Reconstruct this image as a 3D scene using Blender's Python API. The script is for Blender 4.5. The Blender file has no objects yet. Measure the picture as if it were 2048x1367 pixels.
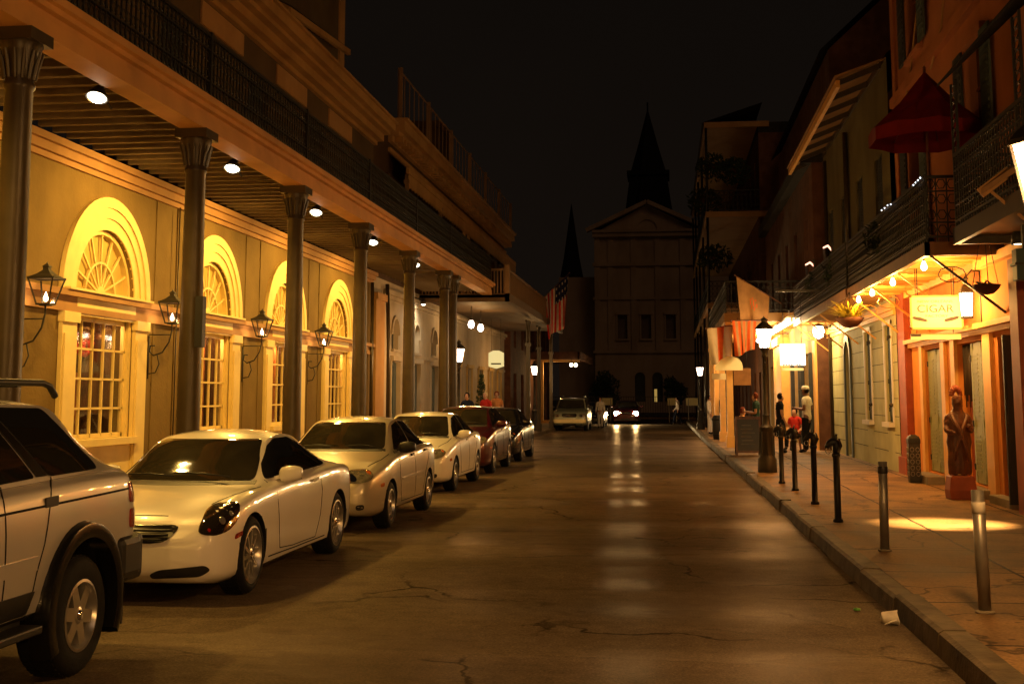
import bpy, bmesh, math, random
from mathutils import Vector, Matrix, geometry
from mathutils.bvhtree import BVHTree
random.seed(11)
SC = bpy.context.scene
COL = SC.collection
R = math.radians
PI = math.pi
ORG = {}

# ------------------------------------------------------------------ objects
def props(o, label=None, cat=None, group=None, kind=None):
    if label: o['label'] = label
    if cat: o['category'] = cat
    if group: o['group'] = group
    if kind: o['kind'] = kind
    return o

def thing(name, label, cat, loc=(0, 0, 0), group=None, rz=0.0):
    o = bpy.data.objects.new(name, None)
    o.empty_display_size = .2
    COL.objects.link(o)
    o.location = loc
    o.rotation_euler = (0, 0, rz)
    ORG[o] = Vector(loc)
    return props(o, label, cat, group)

def part_copy(src, root):
    c = src.copy(); COL.objects.link(c); c.parent = root
    for ch in list(src.children):
        d = ch.copy(); COL.objects.link(d); d.parent = c
    return c

def dup(root, loc, rz=0.0, label=None, group=None):
    r = root.copy(); COL.objects.link(r)
    r.location = loc; r.rotation_euler = (0, 0, rz)
    if label: r['label'] = label
    if group: r['group'] = group
    for ch in list(root.children):
        part_copy(ch, r)
    return r

class MB:
    """collects shapes in world space and links them as one mesh"""
    def __init__(s):
        s.v = []; s.f = []; s.sm = []; s.mi = []
    def add(s, vs, fs, smooth=False, mi=0):
        b = len(s.v)
        s.v += [tuple(p) for p in vs]
        for f in fs:
            s.f.append([b + i for i in f]); s.sm.append(smooth); s.mi.append(mi)
        return s
    def box(s, x0, x1, y0, y1, z0, z1, mi=0):
        if x0 > x1: x0, x1 = x1, x0
        if y0 > y1: y0, y1 = y1, y0
        if z0 > z1: z0, z1 = z1, z0
        vs = [(x0,y0,z0),(x1,y0,z0),(x1,y1,z0),(x0,y1,z0),(x0,y0,z1),(x1,y0,z1),(x1,y1,z1),(x0,y1,z1)]
        fs = [(0,3,2,1),(4,5,6,7),(0,1,5,4),(1,2,6,5),(2,3,7,6),(3,0,4,7)]
        return s.add(vs, fs, False, mi)
    def bar(s, p, q, w, h, up=(0,0,1), mi=0):
        p = Vector(p); q = Vector(q); d = (q-p).normalized(); up = Vector(up)
        if abs(d.dot(up)) > .98: up = Vector((1,0,0))
        a = d.cross(up).normalized(); b = a.cross(d).normalized()
        vs = []
        for c in (p, q):
            for i, j in ((-1,-1),(1,-1),(1,1),(-1,1)):
                vs.append(c + a*(i*w/2) + b*(j*h/2))
        return s.add(vs, [(0,1,2,3),(7,6,5,4),(0,4,5,1),(1,5,6,2),(2,6,7,3),(3,7,4,0)], False, mi)
    def tube(s, pts, r, n=8, cap=True, mi=0):
        pts = [Vector(p) for p in pts]
        rs = r if isinstance(r, (list, tuple)) else [r]*len(pts)
        vs = []; fs = []; prev = None
        for i, p in enumerate(pts):
            d = (pts[min(i+1, len(pts)-1)] - pts[max(i-1, 0)])
            d = d.normalized() if d.length > 1e-9 else Vector((0,0,1))
            if prev is None:
                up = Vector((0,0,1)) if abs(d.z) < .9 else Vector((1,0,0))
                a = d.cross(up).normalized()
            else:
                a = (prev - d*prev.dot(d))
                a = a.normalized() if a.length > 1e-6 else d.orthogonal().normalized()
            prev = a; b = d.cross(a)
            for k in range(n):
                t = 2*PI*k/n
                vs.append(p + (a*math.cos(t) + b*math.sin(t))*rs[i])
        for i in range(len(pts)-1):
            for k in range(n):
                k2 = (k+1) % n
                fs.append((i*n+k, i*n+k2, (i+1)*n+k2, (i+1)*n+k))
        s.add(vs, fs, True, mi)
        if cap:
            L = (len(pts)-1)*n
            s.add(vs[:n], [tuple(range(n))[::-1]], False, mi)
            s.add(vs[L:], [tuple(range(n))], False, mi)
        return s
    def lathe(s, prof, c=(0,0,0), n=20, axis='z', smooth=True, mi=0, ph=0.0, cap=True):
        c = Vector(c); vs = []; fs = []
        for (r, z) in prof:
            for k in range(n):
                t = 2*PI*k/n + ph
                if axis == 'z': q = Vector((r*math.cos(t), r*math.sin(t), z))
                elif axis == 'y': q = Vector((r*math.cos(t), z, r*math.sin(t)))
                else: q = Vector((z, r*math.cos(t), r*math.sin(t)))
                vs.append(c + q)
        m = len(prof)
        for i in range(m-1):
            for k in range(n):
                k2 = (k+1) % n
                fs.append((i*n+k, i*n+k2, (i+1)*n+k2, (i+1)*n+k))
        s.add(vs, fs, smooth, mi)
        if cap and prof[0][0] > 1e-4: s.add(vs[:n], [tuple(range(n))], False, mi)
        if cap and prof[-1][0] > 1e-4: s.add(vs[-n:], [tuple(range(n))], False, mi)
        return s
    def prism(s, poly, fn, d0, d1, mi=0, smooth=False):
        """poly: 2-D outline, fn(a,b,d) -> point"""
        n = len(poly)
        A = [fn(a, b, d0) for a, b in poly]; B = [fn(a, b, d1) for a, b in poly]
        s.add(A, [tuple(range(n))], False, mi); s.add(B, [tuple(range(n))[::-1]], False, mi)
        s.add(A+B, [(i, (i+1) % n, n+(i+1) % n, n+i) for i in range(n)], smooth, mi)
        return s
    def build(s, name, mat, parent=None, org=None, sharp=None, bevel=0.0):
        me = bpy.data.meshes.new(name)
        o0 = Vector(org) if org is not None else (ORG[parent] if parent in ORG else Vector())
        me.from_pydata([(p[0]-o0.x, p[1]-o0.y, p[2]-o0.z) for p in s.v], [], s.f)
        bm = bmesh.new(); bm.from_mesh(me)
        for i, f in enumerate(bm.faces):
            f.smooth = s.sm[i]; f.material_index = s.mi[i]
        bmesh.ops.remove_doubles(bm, verts=bm.verts, dist=1e-5)
        bmesh.ops.recalc_face_normals(bm, faces=bm.faces)
        bm.to_mesh(me); bm.free()
        if sharp: me.set_sharp_from_angle(angle=R(sharp))
        for m in (mat if isinstance(mat, (list, tuple)) else [mat]): me.materials.append(m)
        o = bpy.data.objects.new(name, me); COL.objects.link(o)
        if bevel:
            md = o.modifiers.new('bevel', 'BEVEL'); md.width = bevel; md.segments = 2
            md.limit_method = 'ANGLE'; md.angle_limit = R(40)
        if parent: o.parent = parent; ORG[o] = o0
        elif org is not None: o.location = o0
        return o

def evaluated(o, name):
    dg = bpy.context.evaluated_depsgraph_get()
    dg.update()
    return bpy.data.meshes.new_from_object(o.evaluated_get(dg))

def text_mesh(body, size, name, mat, parent, loc, rot, align='CENTER', depth=.004, sx=1.0):
    cu = bpy.data.curves.new(name, 'FONT'); cu.body = body; cu.size = size
    cu.align_x = align; cu.align_y = 'CENTER'; cu.extrude = depth
    t = bpy.data.objects.new(name, cu); COL.objects.link(t)
    me = evaluated(t, name)
    bpy.data.objects.remove(t)
    o = bpy.data.objects.new(name, me); COL.objects.link(o)
    me.materials.clear(); me.materials.append(mat)
    o.location = loc; o.rotation_euler = rot; o.scale = (sx, 1, 1); o.parent = parent
    return o

def point(name, loc, power, col, radius=.05, parent=None):
    l = bpy.data.lights.new(name, 'POINT'); l.energy = power; l.color = col; l.shadow_soft_size = radius
    o = bpy.data.objects.new(name, l); COL.objects.link(o); o.location = loc
    if parent:
        o.parent = parent; o.location = Vector(loc) - ORG.get(parent, Vector())
    return o

def spot(name, loc, target, power, col, size, blend=.6, radius=.05, parent=None):
    l = bpy.data.lights.new(name, 'SPOT'); l.energy = power; l.color = col
    l.spot_size = R(size); l.spot_blend = blend; l.shadow_soft_size = radius
    o = bpy.data.objects.new(name, l); COL.objects.link(o)
    d = Vector(target) - Vector(loc)
    o.rotation_euler = d.to_track_quat('-Z', 'Y').to_euler()
    o.location = loc
    if parent:
        o.parent = parent; o.location = Vector(loc) - ORG.get(parent, Vector())
    return o

# ------------------------------------------------------------------ materials
def newmat(name):
    m = bpy.data.materials.new(name); m.use_nodes = True
    nt = m.node_tree
    return m, nt, nt.nodes['Principled BSDF']

def mat(name, col, rough=.6, metal=0.0, var=.15, scale=3.0, bump=0.0, bscale=40.0, coat=0.0, spec=.5, detail=4.0, stain=0.0):
    m, nt, b = newmat(name)
    N = nt.nodes; L = nt.links
    tc = N.new('ShaderNodeTexCoord')
    b.inputs['Roughness'].default_value = rough
    b.inputs['Metallic'].default_value = metal
    b.inputs['Coat Weight'].default_value = coat
    b.inputs['Coat Roughness'].default_value = .04
    b.inputs['Specular IOR Level'].default_value = spec if rough < .65 else .15
    c = tuple(col) + (1,)
    if var > 0:
        n = N.new('ShaderNodeTexNoise'); n.inputs['Scale'].default_value = scale; n.inputs['Detail'].default_value = detail
        L.new(tc.outputs['Object'], n.inputs['Vector'])
        r = N.new('ShaderNodeValToRGB')
        r.color_ramp.elements[0].position = .3; r.color_ramp.elements[1].position = .72
        r.color_ramp.elements[0].color = tuple(max(0, x*(1-var)) for x in col) + (1,)
        r.color_ramp.elements[1].color = tuple(min(1, x*(1+var*.7)) for x in col) + (1,)
        L.new(n.outputs['Fac'], r.inputs['Fac'])
        out = r.outputs['Color']
        if stain > 0:
            n2 = N.new('ShaderNodeTexNoise'); n2.inputs['Scale'].default_value = .55; n2.inputs['Detail'].default_value = 7
            mp = N.new('ShaderNodeMapping'); mp.inputs['Scale'].default_value = (1, 1, .35)
            L.new(tc.outputs['Object'], mp.inputs['Vector']); L.new(mp.outputs['Vector'], n2.inputs['Vector'])
            r2 = N.new('ShaderNodeValToRGB'); r2.color_ramp.elements[0].position = .45; r2.color_ramp.elements[1].position = .7
            r2.color_ramp.elements[0].color = (1,1,1,1); k = 1-stain; r2.color_ramp.elements[1].color = (k, k*.95, k*.88, 1)
            L.new(n2.outputs['Fac'], r2.inputs['Fac'])
            mx = N.new('ShaderNodeMix'); mx.data_type = 'RGBA'; mx.blend_type = 'MULTIPLY'; mx.inputs['Factor'].default_value = 1
            L.new(out, mx.inputs['A']); L.new(r2.outputs['Color'], mx.inputs['B']); out = mx.outputs['Result']
        L.new(out, b.inputs['Base Color'])
    else:
        b.inputs['Base Color'].default_value = c
    if bump > 0:
        n = N.new('ShaderNodeTexNoise'); n.inputs['Scale'].default_value = bscale; n.inputs['Detail'].default_value = 5
        L.new(tc.outputs['Object'], n.inputs['Vector'])
        bp = N.new('ShaderNodeBump'); bp.inputs['Strength'].default_value = bump; bp.inputs['Distance'].default_value = .02
        L.new(n.outputs['Fac'], bp.inputs['Height']); L.new(bp.outputs['Normal'], b.inputs['Normal'])
    return m

def emit(name, col, strength):
    m, nt, b = newmat(name)
    b.inputs['Base Color'].default_value = (.02, .02, .02, 1)
    b.inputs['Emission Color'].default_value = tuple(col) + (1,)
    b.inputs['Emission Strength'].default_value = strength
    return m

def glass(name, tint=(1, 1, 1), gl=.12):
    """thin see-through pane: transparent with a clear reflection"""
    m = bpy.data.materials.new(name); m.use_nodes = True
    nt = m.node_tree; N = nt.nodes; L = nt.links
    N.remove(N['Principled BSDF'])
    t = N.new('ShaderNodeBsdfTransparent'); t.inputs['Color'].default_value = tuple(tint) + (1,)
    g = N.new('ShaderNodeBsdfGlossy'); g.inputs['Roughness'].default_value = .03
    lw = N.new('ShaderNodeLayerWeight'); lw.inputs['Blend'].default_value = gl
    mx = N.new('ShaderNodeMixShader')
    pw = N.new('ShaderNodeMath'); pw.operation = 'POWER'; pw.inputs[1].default_value = 4; L.new(lw.outputs['Facing'], pw.inputs[0])
    ma = N.new('ShaderNodeMath'); ma.operation = 'MULTIPLY_ADD'; ma.inputs[1].default_value = .55; ma.inputs[2].default_value = .04; L.new(pw.outputs[0], ma.inputs[0])
    lw.inputs['Blend'].default_value = .5
    L.new(ma.outputs[0], mx.inputs['Fac']); L.new(t.outputs['BSDF'], mx.inputs[1]); L.new(g.outputs['BSDF'], mx.inputs[2])
    L.new(mx.outputs['Shader'], N['Material Output'].inputs['Surface'])
    return m

M = {}
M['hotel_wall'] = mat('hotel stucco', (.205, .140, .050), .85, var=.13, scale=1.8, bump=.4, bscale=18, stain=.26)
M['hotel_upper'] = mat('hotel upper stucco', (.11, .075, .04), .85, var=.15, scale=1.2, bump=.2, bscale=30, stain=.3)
M['trim'] = mat('cream trim paint', (.80, .63, .25), .6, var=.06, scale=5, bump=.05, bscale=60)
M['fascia'] = mat('buff beam paint', (.56, .28, .085), .6, var=.14, scale=2.2, bump=.08, bscale=25, stain=.25)
M['panel'] = mat('buff panel', (.40, .23, .10), .7, var=.1, scale=3, stain=.2)
M['ceiling'] = mat('porch ceiling boards', (.10, .085, .06), .7, var=.2, scale=4)
M['joist'] = mat('porch joists', (.17, .13, .08), .65, var=.2, scale=5)
M['iron_col'] = mat('brown painted iron column', (.050, .035, .017), .38, var=.18, scale=6, bump=.06, bscale=30)
M['iron'] = mat('black wrought iron', (.012, .011, .010), .45, var=.2, scale=10, metal=.2)
M['dark_iron'] = mat('dark cast iron', (.022, .019, .016), .5, var=.3, scale=8, bump=.1, bscale=60)
M['slate'] = mat('roof slate', (.03, .027, .024), .75, var=.3, scale=6, bump=.3, bscale=12)
M['shutter_dark'] = mat('dark shutter paint', (.018, .022, .02), .5, var=.2)
M['shutter_teal'] = mat('slate teal shutter paint', (.05, .075, .075), .5, var=.2)
M['shutter_olive'] = mat('olive shutter paint', (.27, .28, .125), .5, var=.15, scale=6, bump=.05)
M['pane'] = glass('window glass')
M['dark_glass'] = mat('dark window glass', (.006, .006, .006), .06, var=0, spec=.6)
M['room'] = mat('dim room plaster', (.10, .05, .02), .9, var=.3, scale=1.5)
M['blind'] = mat('cream blind', (.6, .46, .15), .8, var=.12, scale=3)
M['curtain'] = mat('rust curtain cloth', (.42, .16, .05), .85, var=.35, scale=2.5)
M['curtain_white'] = mat('white curtain cloth', (.75, .68, .5), .85, var=.1)
M['asphalt_dark'] = mat('tyre rubber', (.012, .012, .012), .75, var=.25, scale=20, bump=.15, bscale=90)
M['brick'] = mat('old brick', (.13, .06, .035), .85, var=.3, scale=3, bump=.3, bscale=20, stain=.3)
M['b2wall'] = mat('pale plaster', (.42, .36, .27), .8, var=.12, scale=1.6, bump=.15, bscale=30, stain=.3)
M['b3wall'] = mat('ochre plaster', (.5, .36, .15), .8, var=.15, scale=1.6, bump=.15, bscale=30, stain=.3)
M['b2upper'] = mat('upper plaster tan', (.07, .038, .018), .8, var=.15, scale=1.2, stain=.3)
M['cornice'] = mat('tan cornice', (.39, .225, .085), .7, var=.12, scale=2, stain=.25)
M['white_paint'] = mat('white wood paint', (.7, .66, .58), .55, var=.08, scale=6, stain=.15)
M['grey_iron'] = mat('galvanised steel', (.33, .31, .28), .42, metal=.7, var=.15, scale=9)
M['green_shaded'] = mat('shaded pale green board', (.13, .115, .055), .75, var=.15, scale=1.5, stain=.35)  # darker copy of the green board; upper wall's dimness is put in the colour
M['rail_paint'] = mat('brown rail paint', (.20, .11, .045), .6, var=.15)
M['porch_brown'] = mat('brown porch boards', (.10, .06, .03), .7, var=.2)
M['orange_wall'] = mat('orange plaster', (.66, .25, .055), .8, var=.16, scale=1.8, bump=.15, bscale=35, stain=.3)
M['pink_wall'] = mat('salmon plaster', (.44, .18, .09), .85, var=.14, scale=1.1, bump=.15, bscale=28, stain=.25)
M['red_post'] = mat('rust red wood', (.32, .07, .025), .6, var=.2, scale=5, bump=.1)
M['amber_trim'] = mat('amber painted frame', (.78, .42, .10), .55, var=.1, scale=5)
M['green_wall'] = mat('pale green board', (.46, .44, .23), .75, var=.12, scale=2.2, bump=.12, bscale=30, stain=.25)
M['cream_sign'] = mat('cream sign board', (.85, .74, .38), .5, var=.05)
M['ink'] = mat('dark sign ink', (.06, .035, .015), .6, var=.1)
M['faded_ink'] = mat('faded sign ink', (.34, .25, .10), .6, var=.1)
M['red_cloth'] = mat('crimson canvas', (.16, .008, .008), .8, var=.2, scale=4)
M['black_cloth'] = mat('black canvas', (.012, .011, .012), .85, var=.2)
M['teal_box'] = mat('teal painted metal', (.03, .06, .06), .5, var=.2)
M['wood'] = mat('carved brown wood', (.13, .045, .02), .5, var=.45, scale=9, bump=.5, bscale=26)
M['concrete'] = mat('concrete', (.26, .22, .16), .8, var=.2, scale=4, bump=.2, bscale=30)
M['leaf_dark'] = mat('dark leaves', (.03, .05, .018), .6, var=.4, scale=4)
M['leaf_lime'] = mat('yellow green fern', (.55, .47, .04), .6, var=.35, scale=6)
M['terracotta'] = mat('dark basket', (.07, .03, .02), .8, var=.3, scale=10, bump=.4, bscale=50)
M['cathedral'] = mat('cathedral stucco', (.42, .31, .22), .9, var=.12, scale=.35, stain=.25)
M['cath_window'] = mat('dull church window', (.13, .09, .06), .6, var=.2, scale=1)
M['cath_dark'] = mat('cathedral slate', (.012, .012, .013), .8, var=.2, scale=.5)
M['chrome'] = mat('chrome', (.75, .75, .75), .08, metal=1, var=0)
M['alloy'] = mat('alloy wheel', (.55, .53, .5), .28, metal=.85, var=.08, scale=12)
M['black_plastic'] = mat('black plastic', (.012, .012, .012), .5, var=.15, scale=14)
M['gloss_black'] = mat('gloss black trim', (.008, .008, .008), .18, var=0)
M['car_glass'] = mat('tinted car glass', (.010, .010, .009), .035, var=0, spec=.75, coat=.0)
M['edge_shaded'] = mat('shaded balcony edge', (.17, .085, .035), .6, var=.2, scale=4, stain=.2)  # darker than the floor boards; shade on the unlit outer face put in colour
M['windscreen'] = mat('windscreen glass', (.030, .026, .016), .05, var=.5, scale=2.2, spec=.9)
M['lens_dark'] = mat('smoked lamp lens', (.016, .012, .009), .07, var=.3, scale=9, coat=1, spec=.8)
M['lens_clear'] = mat('clear lamp lens', (.42, .38, .30), .10, var=.5, scale=14, metal=.6, coat=1)
M['lens_red'] = mat('red lamp lens', (.32, .01, .006), .12, var=.2, scale=12, coat=1)
M['lens_amber'] = mat('amber lamp lens', (.55, .12, .01), .15, var=.1, coat=1)
M['seam'] = mat('panel gap', (.012, .011, .010), .8, var=0)
M['paint_white'] = mat('pearl white car paint', (.85, .82, .77), .32, var=.03, scale=2, coat=1)
M['paint_silver'] = mat('silver car paint', (.56, .49, .38), .34, metal=.35, var=.05, scale=2, coat=1)
M['paint_beige'] = mat('beige silver car paint', (.47, .455, .44), .36, metal=.35, var=.05, scale=2, coat=1)
M['paint_red'] = mat('dark red car paint', (.065, .004, .007), .3, metal=.2, var=.05, scale=2, coat=1)
M['paint_black'] = mat('black car paint', (.008, .008, .009), .25, var=.1, scale=2, coat=1)
M['paint_green'] = mat('grey green car paint', (.30, .34, .25), .36, metal=.3, var=.05, scale=2, coat=1)
M['skin'] = mat('skin', (.50, .26, .16), .55, var=.08, scale=20)
M['skin_dark'] = mat('brown skin', (.22, .10, .06), .55, var=.08, scale=20)
def cloth(name, c): 
    M[name] = mat(name, c, .85, var=.18, scale=14, bump=.1, bscale=90)
    return M[name]
for nm, c in (('cloth_black', (.012,.012,.013)), ('cloth_white', (.75,.7,.62)), ('cloth_red', (.5,.03,.02)), ('cloth_orange', (.6,.26,.09)),
              ('cloth_green', (.03,.06,.045)), ('cloth_navy', (.015,.02,.045)), ('cloth_grey', (.2,.19,.18)), ('cloth_brown', (.09,.045,.025)),
              ('hair_dark', (.012,.008,.006)), ('hair_red', (.16,.035,.015)), ('hair_fair', (.62,.48,.28))):
    cloth(nm, c)
WARM = (1.0, .55, .105)
AMBER = (1.0, .56, .17)
LAMPW = (1.0, .49, .135)
COOL = (1.0, .80, .52)
def glow(name, col, strength):
    # lit glass: glows itself and lets the lamp inside shine through
    m = bpy.data.materials.new(name); m.use_nodes = True
    nt = m.node_tree; N = nt.nodes; L = nt.links; N.remove(N['Principled BSDF'])
    t = N.new('ShaderNodeBsdfTransparent'); e = N.new('ShaderNodeEmission'); e.inputs['Color'].default_value = tuple(col)+(1,); e.inputs['Strength'].default_value = strength
    a = N.new('ShaderNodeAddShader'); L.new(t.outputs['BSDF'], a.inputs[0]); L.new(e.outputs['Emission'], a.inputs[1])
    L.new(a.outputs['Shader'], N['Material Output'].inputs['Surface'])
    return m
M['flood_lens'] = glow('floodlight lens', (1, .84, .58), 8)
M['flame'] = glow('gas flame', (1, .74, .42), 7)
M['lamp_white'] = glow('street lamp glass', (1, .74, .58), 5.5)
M['bulb'] = glow('bare bulb', (1, .80, .48), 6)
M['lantern_white'] = glow('wall lantern glass', (1, .84, .52), 5)
M['tube'] = glow('lit tube', (1, .80, .60), 8)
M['sign_lit'] = emit('lit sign face', (1, .93, .66), 2.6)
M['sign_lit_dim'] = emit('lit hanging sign face', (1, .78, .32), .85)
M['headlamp'] = emit('headlamp', (1, .72, .36), 420)
M['led'] = emit('cold led', (.85, .9, 1), 3)
M['neon'] = emit('warm neon', (1, .45, .30), 2.6)
M['window_lit'] = emit('lit slit window', (1, .62, .15), .35)
M['red_lamp'] = emit('red shade lamp', (1, .38, .22), 2.2)
# ================================================================== camera, world, sky glow
cam = bpy.data.cameras.new('camera'); co = bpy.data.objects.new('camera', cam); COL.objects.link(co)
cam.sensor_width = 36; cam.lens = 43.594; cam.shift_y = -.0952; cam.clip_end = 3000
co.location = (0, 0, 1.72); co.rotation_euler = (R(90+7.012), 0, R(7.095))
SC.camera = co
SC.view_settings.view_transform = 'Standard'; SC.view_settings.look = 'None'; SC.view_settings.gamma = 1; SC.view_settings.exposure = 0
SC.cycles.use_denoising = True
SC.cycles.sample_clamp_indirect = 4
SC.cycles.max_bounces = 6; SC.cycles.transparent_max_bounces = 12
w = bpy.data.worlds.new('World'); SC.world = w; w.use_nodes = True
nt = w.node_tree; bg = nt.nodes['Background']
tc = nt.nodes.new('ShaderNodeTexCoord'); sx = nt.nodes.new('ShaderNodeSeparateXYZ'); rp = nt.nodes.new('ShaderNodeValToRGB')
nz = nt.nodes.new('ShaderNodeTexNoise'); nz.inputs['Scale'].default_value = 2.2; nz.inputs['Detail'].default_value = 5
nt.links.new(tc.outputs['Generated'], nz.inputs['Vector'])
nt.links.new(tc.outputs['Generated'], sx.inputs['Vector']); nt.links.new(sx.outputs['Z'], rp.inputs['Fac'])
rp.color_ramp.elements[0].color = (.0080, .0052, .0036, 1); rp.color_ramp.elements[0].position = .02
rp.color_ramp.elements[1].color = (.0040, .0030, .0022, 1); rp.color_ramp.elements[1].position = .42
mx = nt.nodes.new('ShaderNodeMix'); mx.data_type = 'RGBA'; mx.blend_type = 'MULTIPLY'; mx.inputs['Factor'].default_value = .45
nt.links.new(rp.outputs['Color'], mx.inputs['A']); nt.links.new(nz.outputs['Fac'], mx.inputs['B'])
nt.links.new(mx.outputs['Result'], bg.inputs['Color']); bg.inputs['Strength'].default_value = 1.15
sl = bpy.data.lights.new('sky_glow', 'SUN'); sl.energy = .085; sl.angle = R(25); sl.color = (1, .55, .28)
so = bpy.data.objects.new('sky_glow', sl); COL.objects.link(so)
so.rotation_euler = Vector((-.42, .75, -.62)).to_track_quat('-Z', 'Y').to_euler()

# ================================================================== ground materials
def asphalt():
    m, nt, b = newmat('worn asphalt'); N = nt.nodes; L = nt.links
    tc = N.new('ShaderNodeTexCoord'); P = tc.outputs['Object']
    def noise(scale, detail=5, stretch=None, rough=.55):
        n = N.new('ShaderNodeTexNoise'); n.inputs['Scale'].default_value = scale; n.inputs['Detail'].default_value = detail
        n.inputs['Roughness'].default_value = rough
        if stretch:
            mp = N.new('ShaderNodeMapping'); mp.inputs['Scale'].default_value = stretch
            L.new(P, mp.inputs['Vector']); L.new(mp.outputs['Vector'], n.inputs['Vector'])
        else: L.new(P, n.inputs['Vector'])
        return n.outputs['Fac']
    def ramp(f, a, b_, ca, cb):
        r = N.new('ShaderNodeValToRGB'); e = r.color_ramp.elements
        e[0].position = a; e[1].position = b_; e[0].color = ca; e[1].color = cb
        L.new(f, r.inputs['Fac']); return r.outputs['Color']
    def mix(a, b_, mode='MULTIPLY', fac=1.0):
        x = N.new('ShaderNodeMix'); x.data_type = 'RGBA'; x.blend_type = mode
        if isinstance(fac, float): x.inputs['Factor'].default_value = fac
        else: L.new(fac, x.inputs['Factor'])
        L.new(a, x.inputs['A']); L.new(b_, x.inputs['B']); return x.outputs['Result']
    g = lambda v: (v, v, v, 1)
    base = ramp(noise(.35, 6, (1, .8, 1)), .32, .68, (.112, .086, .060, 1), (.186, .143, .100, 1))
    base = mix(base, ramp(noise(1.0, 4, (.12, 1.1, 1)), .34, .70, g(.80), g(1.10)))      # transverse repair bands
    base = mix(base, ramp(noise(48, 3), .3, .7, g(.62), g(1.3)))                          # stone chips
    base = mix(base, ramp(noise(130, 2), .60, .72, g(1), g(2.2)))
    base = mix(base, ramp(noise(1.3, 5, None, .7), .60, .72, g(1), g(.55)))                 # oil stains
    base = mix(base, ramp(noise(7, 4, None, .7), .35, .7, g(.78), g(1.12)))
    # cracks
    v = N.new('ShaderNodeTexVoronoi'); v.feature = 'DISTANCE_TO_EDGE'; v.inputs['Scale'].default_value = .42
    wn = N.new('ShaderNodeTexNoise'); wn.inputs['Scale'].default_value = 1.6; wn.inputs['Detail'].default_value = 6
    L.new(P, wn.inputs['Vector'])
    va = N.new('ShaderNodeVectorMath'); va.operation = 'SCALE'; va.inputs['Scale'].default_value = .9
    L.new(wn.outputs['Color'], va.inputs[0])
    vb = N.new('ShaderNodeVectorMath'); vb.operation = 'ADD'; L.new(P, vb.inputs[0]); L.new(va.outputs['Vector'], vb.inputs[1])
    L.new(vb.outputs['Vector'], v.inputs['Vector'])
    crack = ramp(v.outputs['Distance'], .004, .013, g(1), g(0))
    msk = ramp(noise(.5, 3), .47, .56, g(0), g(1))
    cm = mix(crack, msk)
    base = mix(base, ramp(cm, 0, 1, g(1), g(.25)))
    N.remove(b)
    df = N.new('ShaderNodeBsdfDiffuse'); L.new(base, df.inputs['Color'])
    gs = N.new('ShaderNodeBsdfGlossy'); gs.inputs['Color'].default_value = (1, .86, .70, 1)
    L.new(ramp(noise(.7, 5, (.35, 1.0, 1)), .34, .66, g(.18), g(.40)), gs.inputs['Roughness'])
    ms = N.new('ShaderNodeMixShader'); L.new(ramp(noise(.45, 6, (.45, 1.0, 1), .6), .42, .72, g(.012), g(.072)), ms.inputs['Fac'])
    L.new(df.outputs['BSDF'], ms.inputs[1]); L.new(gs.outputs['BSDF'], ms.inputs[2]); L.new(ms.outputs['Shader'], N['Material Output'].inputs['Surface'])
    bp = N.new('ShaderNodeBump'); bp.inputs['Strength'].default_value = .45; bp.inputs['Distance'].default_value = .008
    h = N.new('ShaderNodeMath'); h.operation = 'MULTIPLY_ADD'; L.new(noise(85, 4), h.inputs[0]); h.inputs[1].default_value = .7
    L.new(noise(2.0, 4, (.6, 1.1, 1)), h.inputs[2])
    h2 = N.new('ShaderNodeMath'); h2.operation = 'SUBTRACT'; L.new(h.outputs[0], h2.inputs[0]); L.new(cm, h2.inputs[1])
    L.new(h2.outputs[0], bp.inputs['Height']); L.new(bp.outputs['Normal'], df.inputs['Normal']); L.new(bp.outputs['Normal'], gs.inputs['Normal'])
    return m
M['road'] = asphalt()

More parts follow.
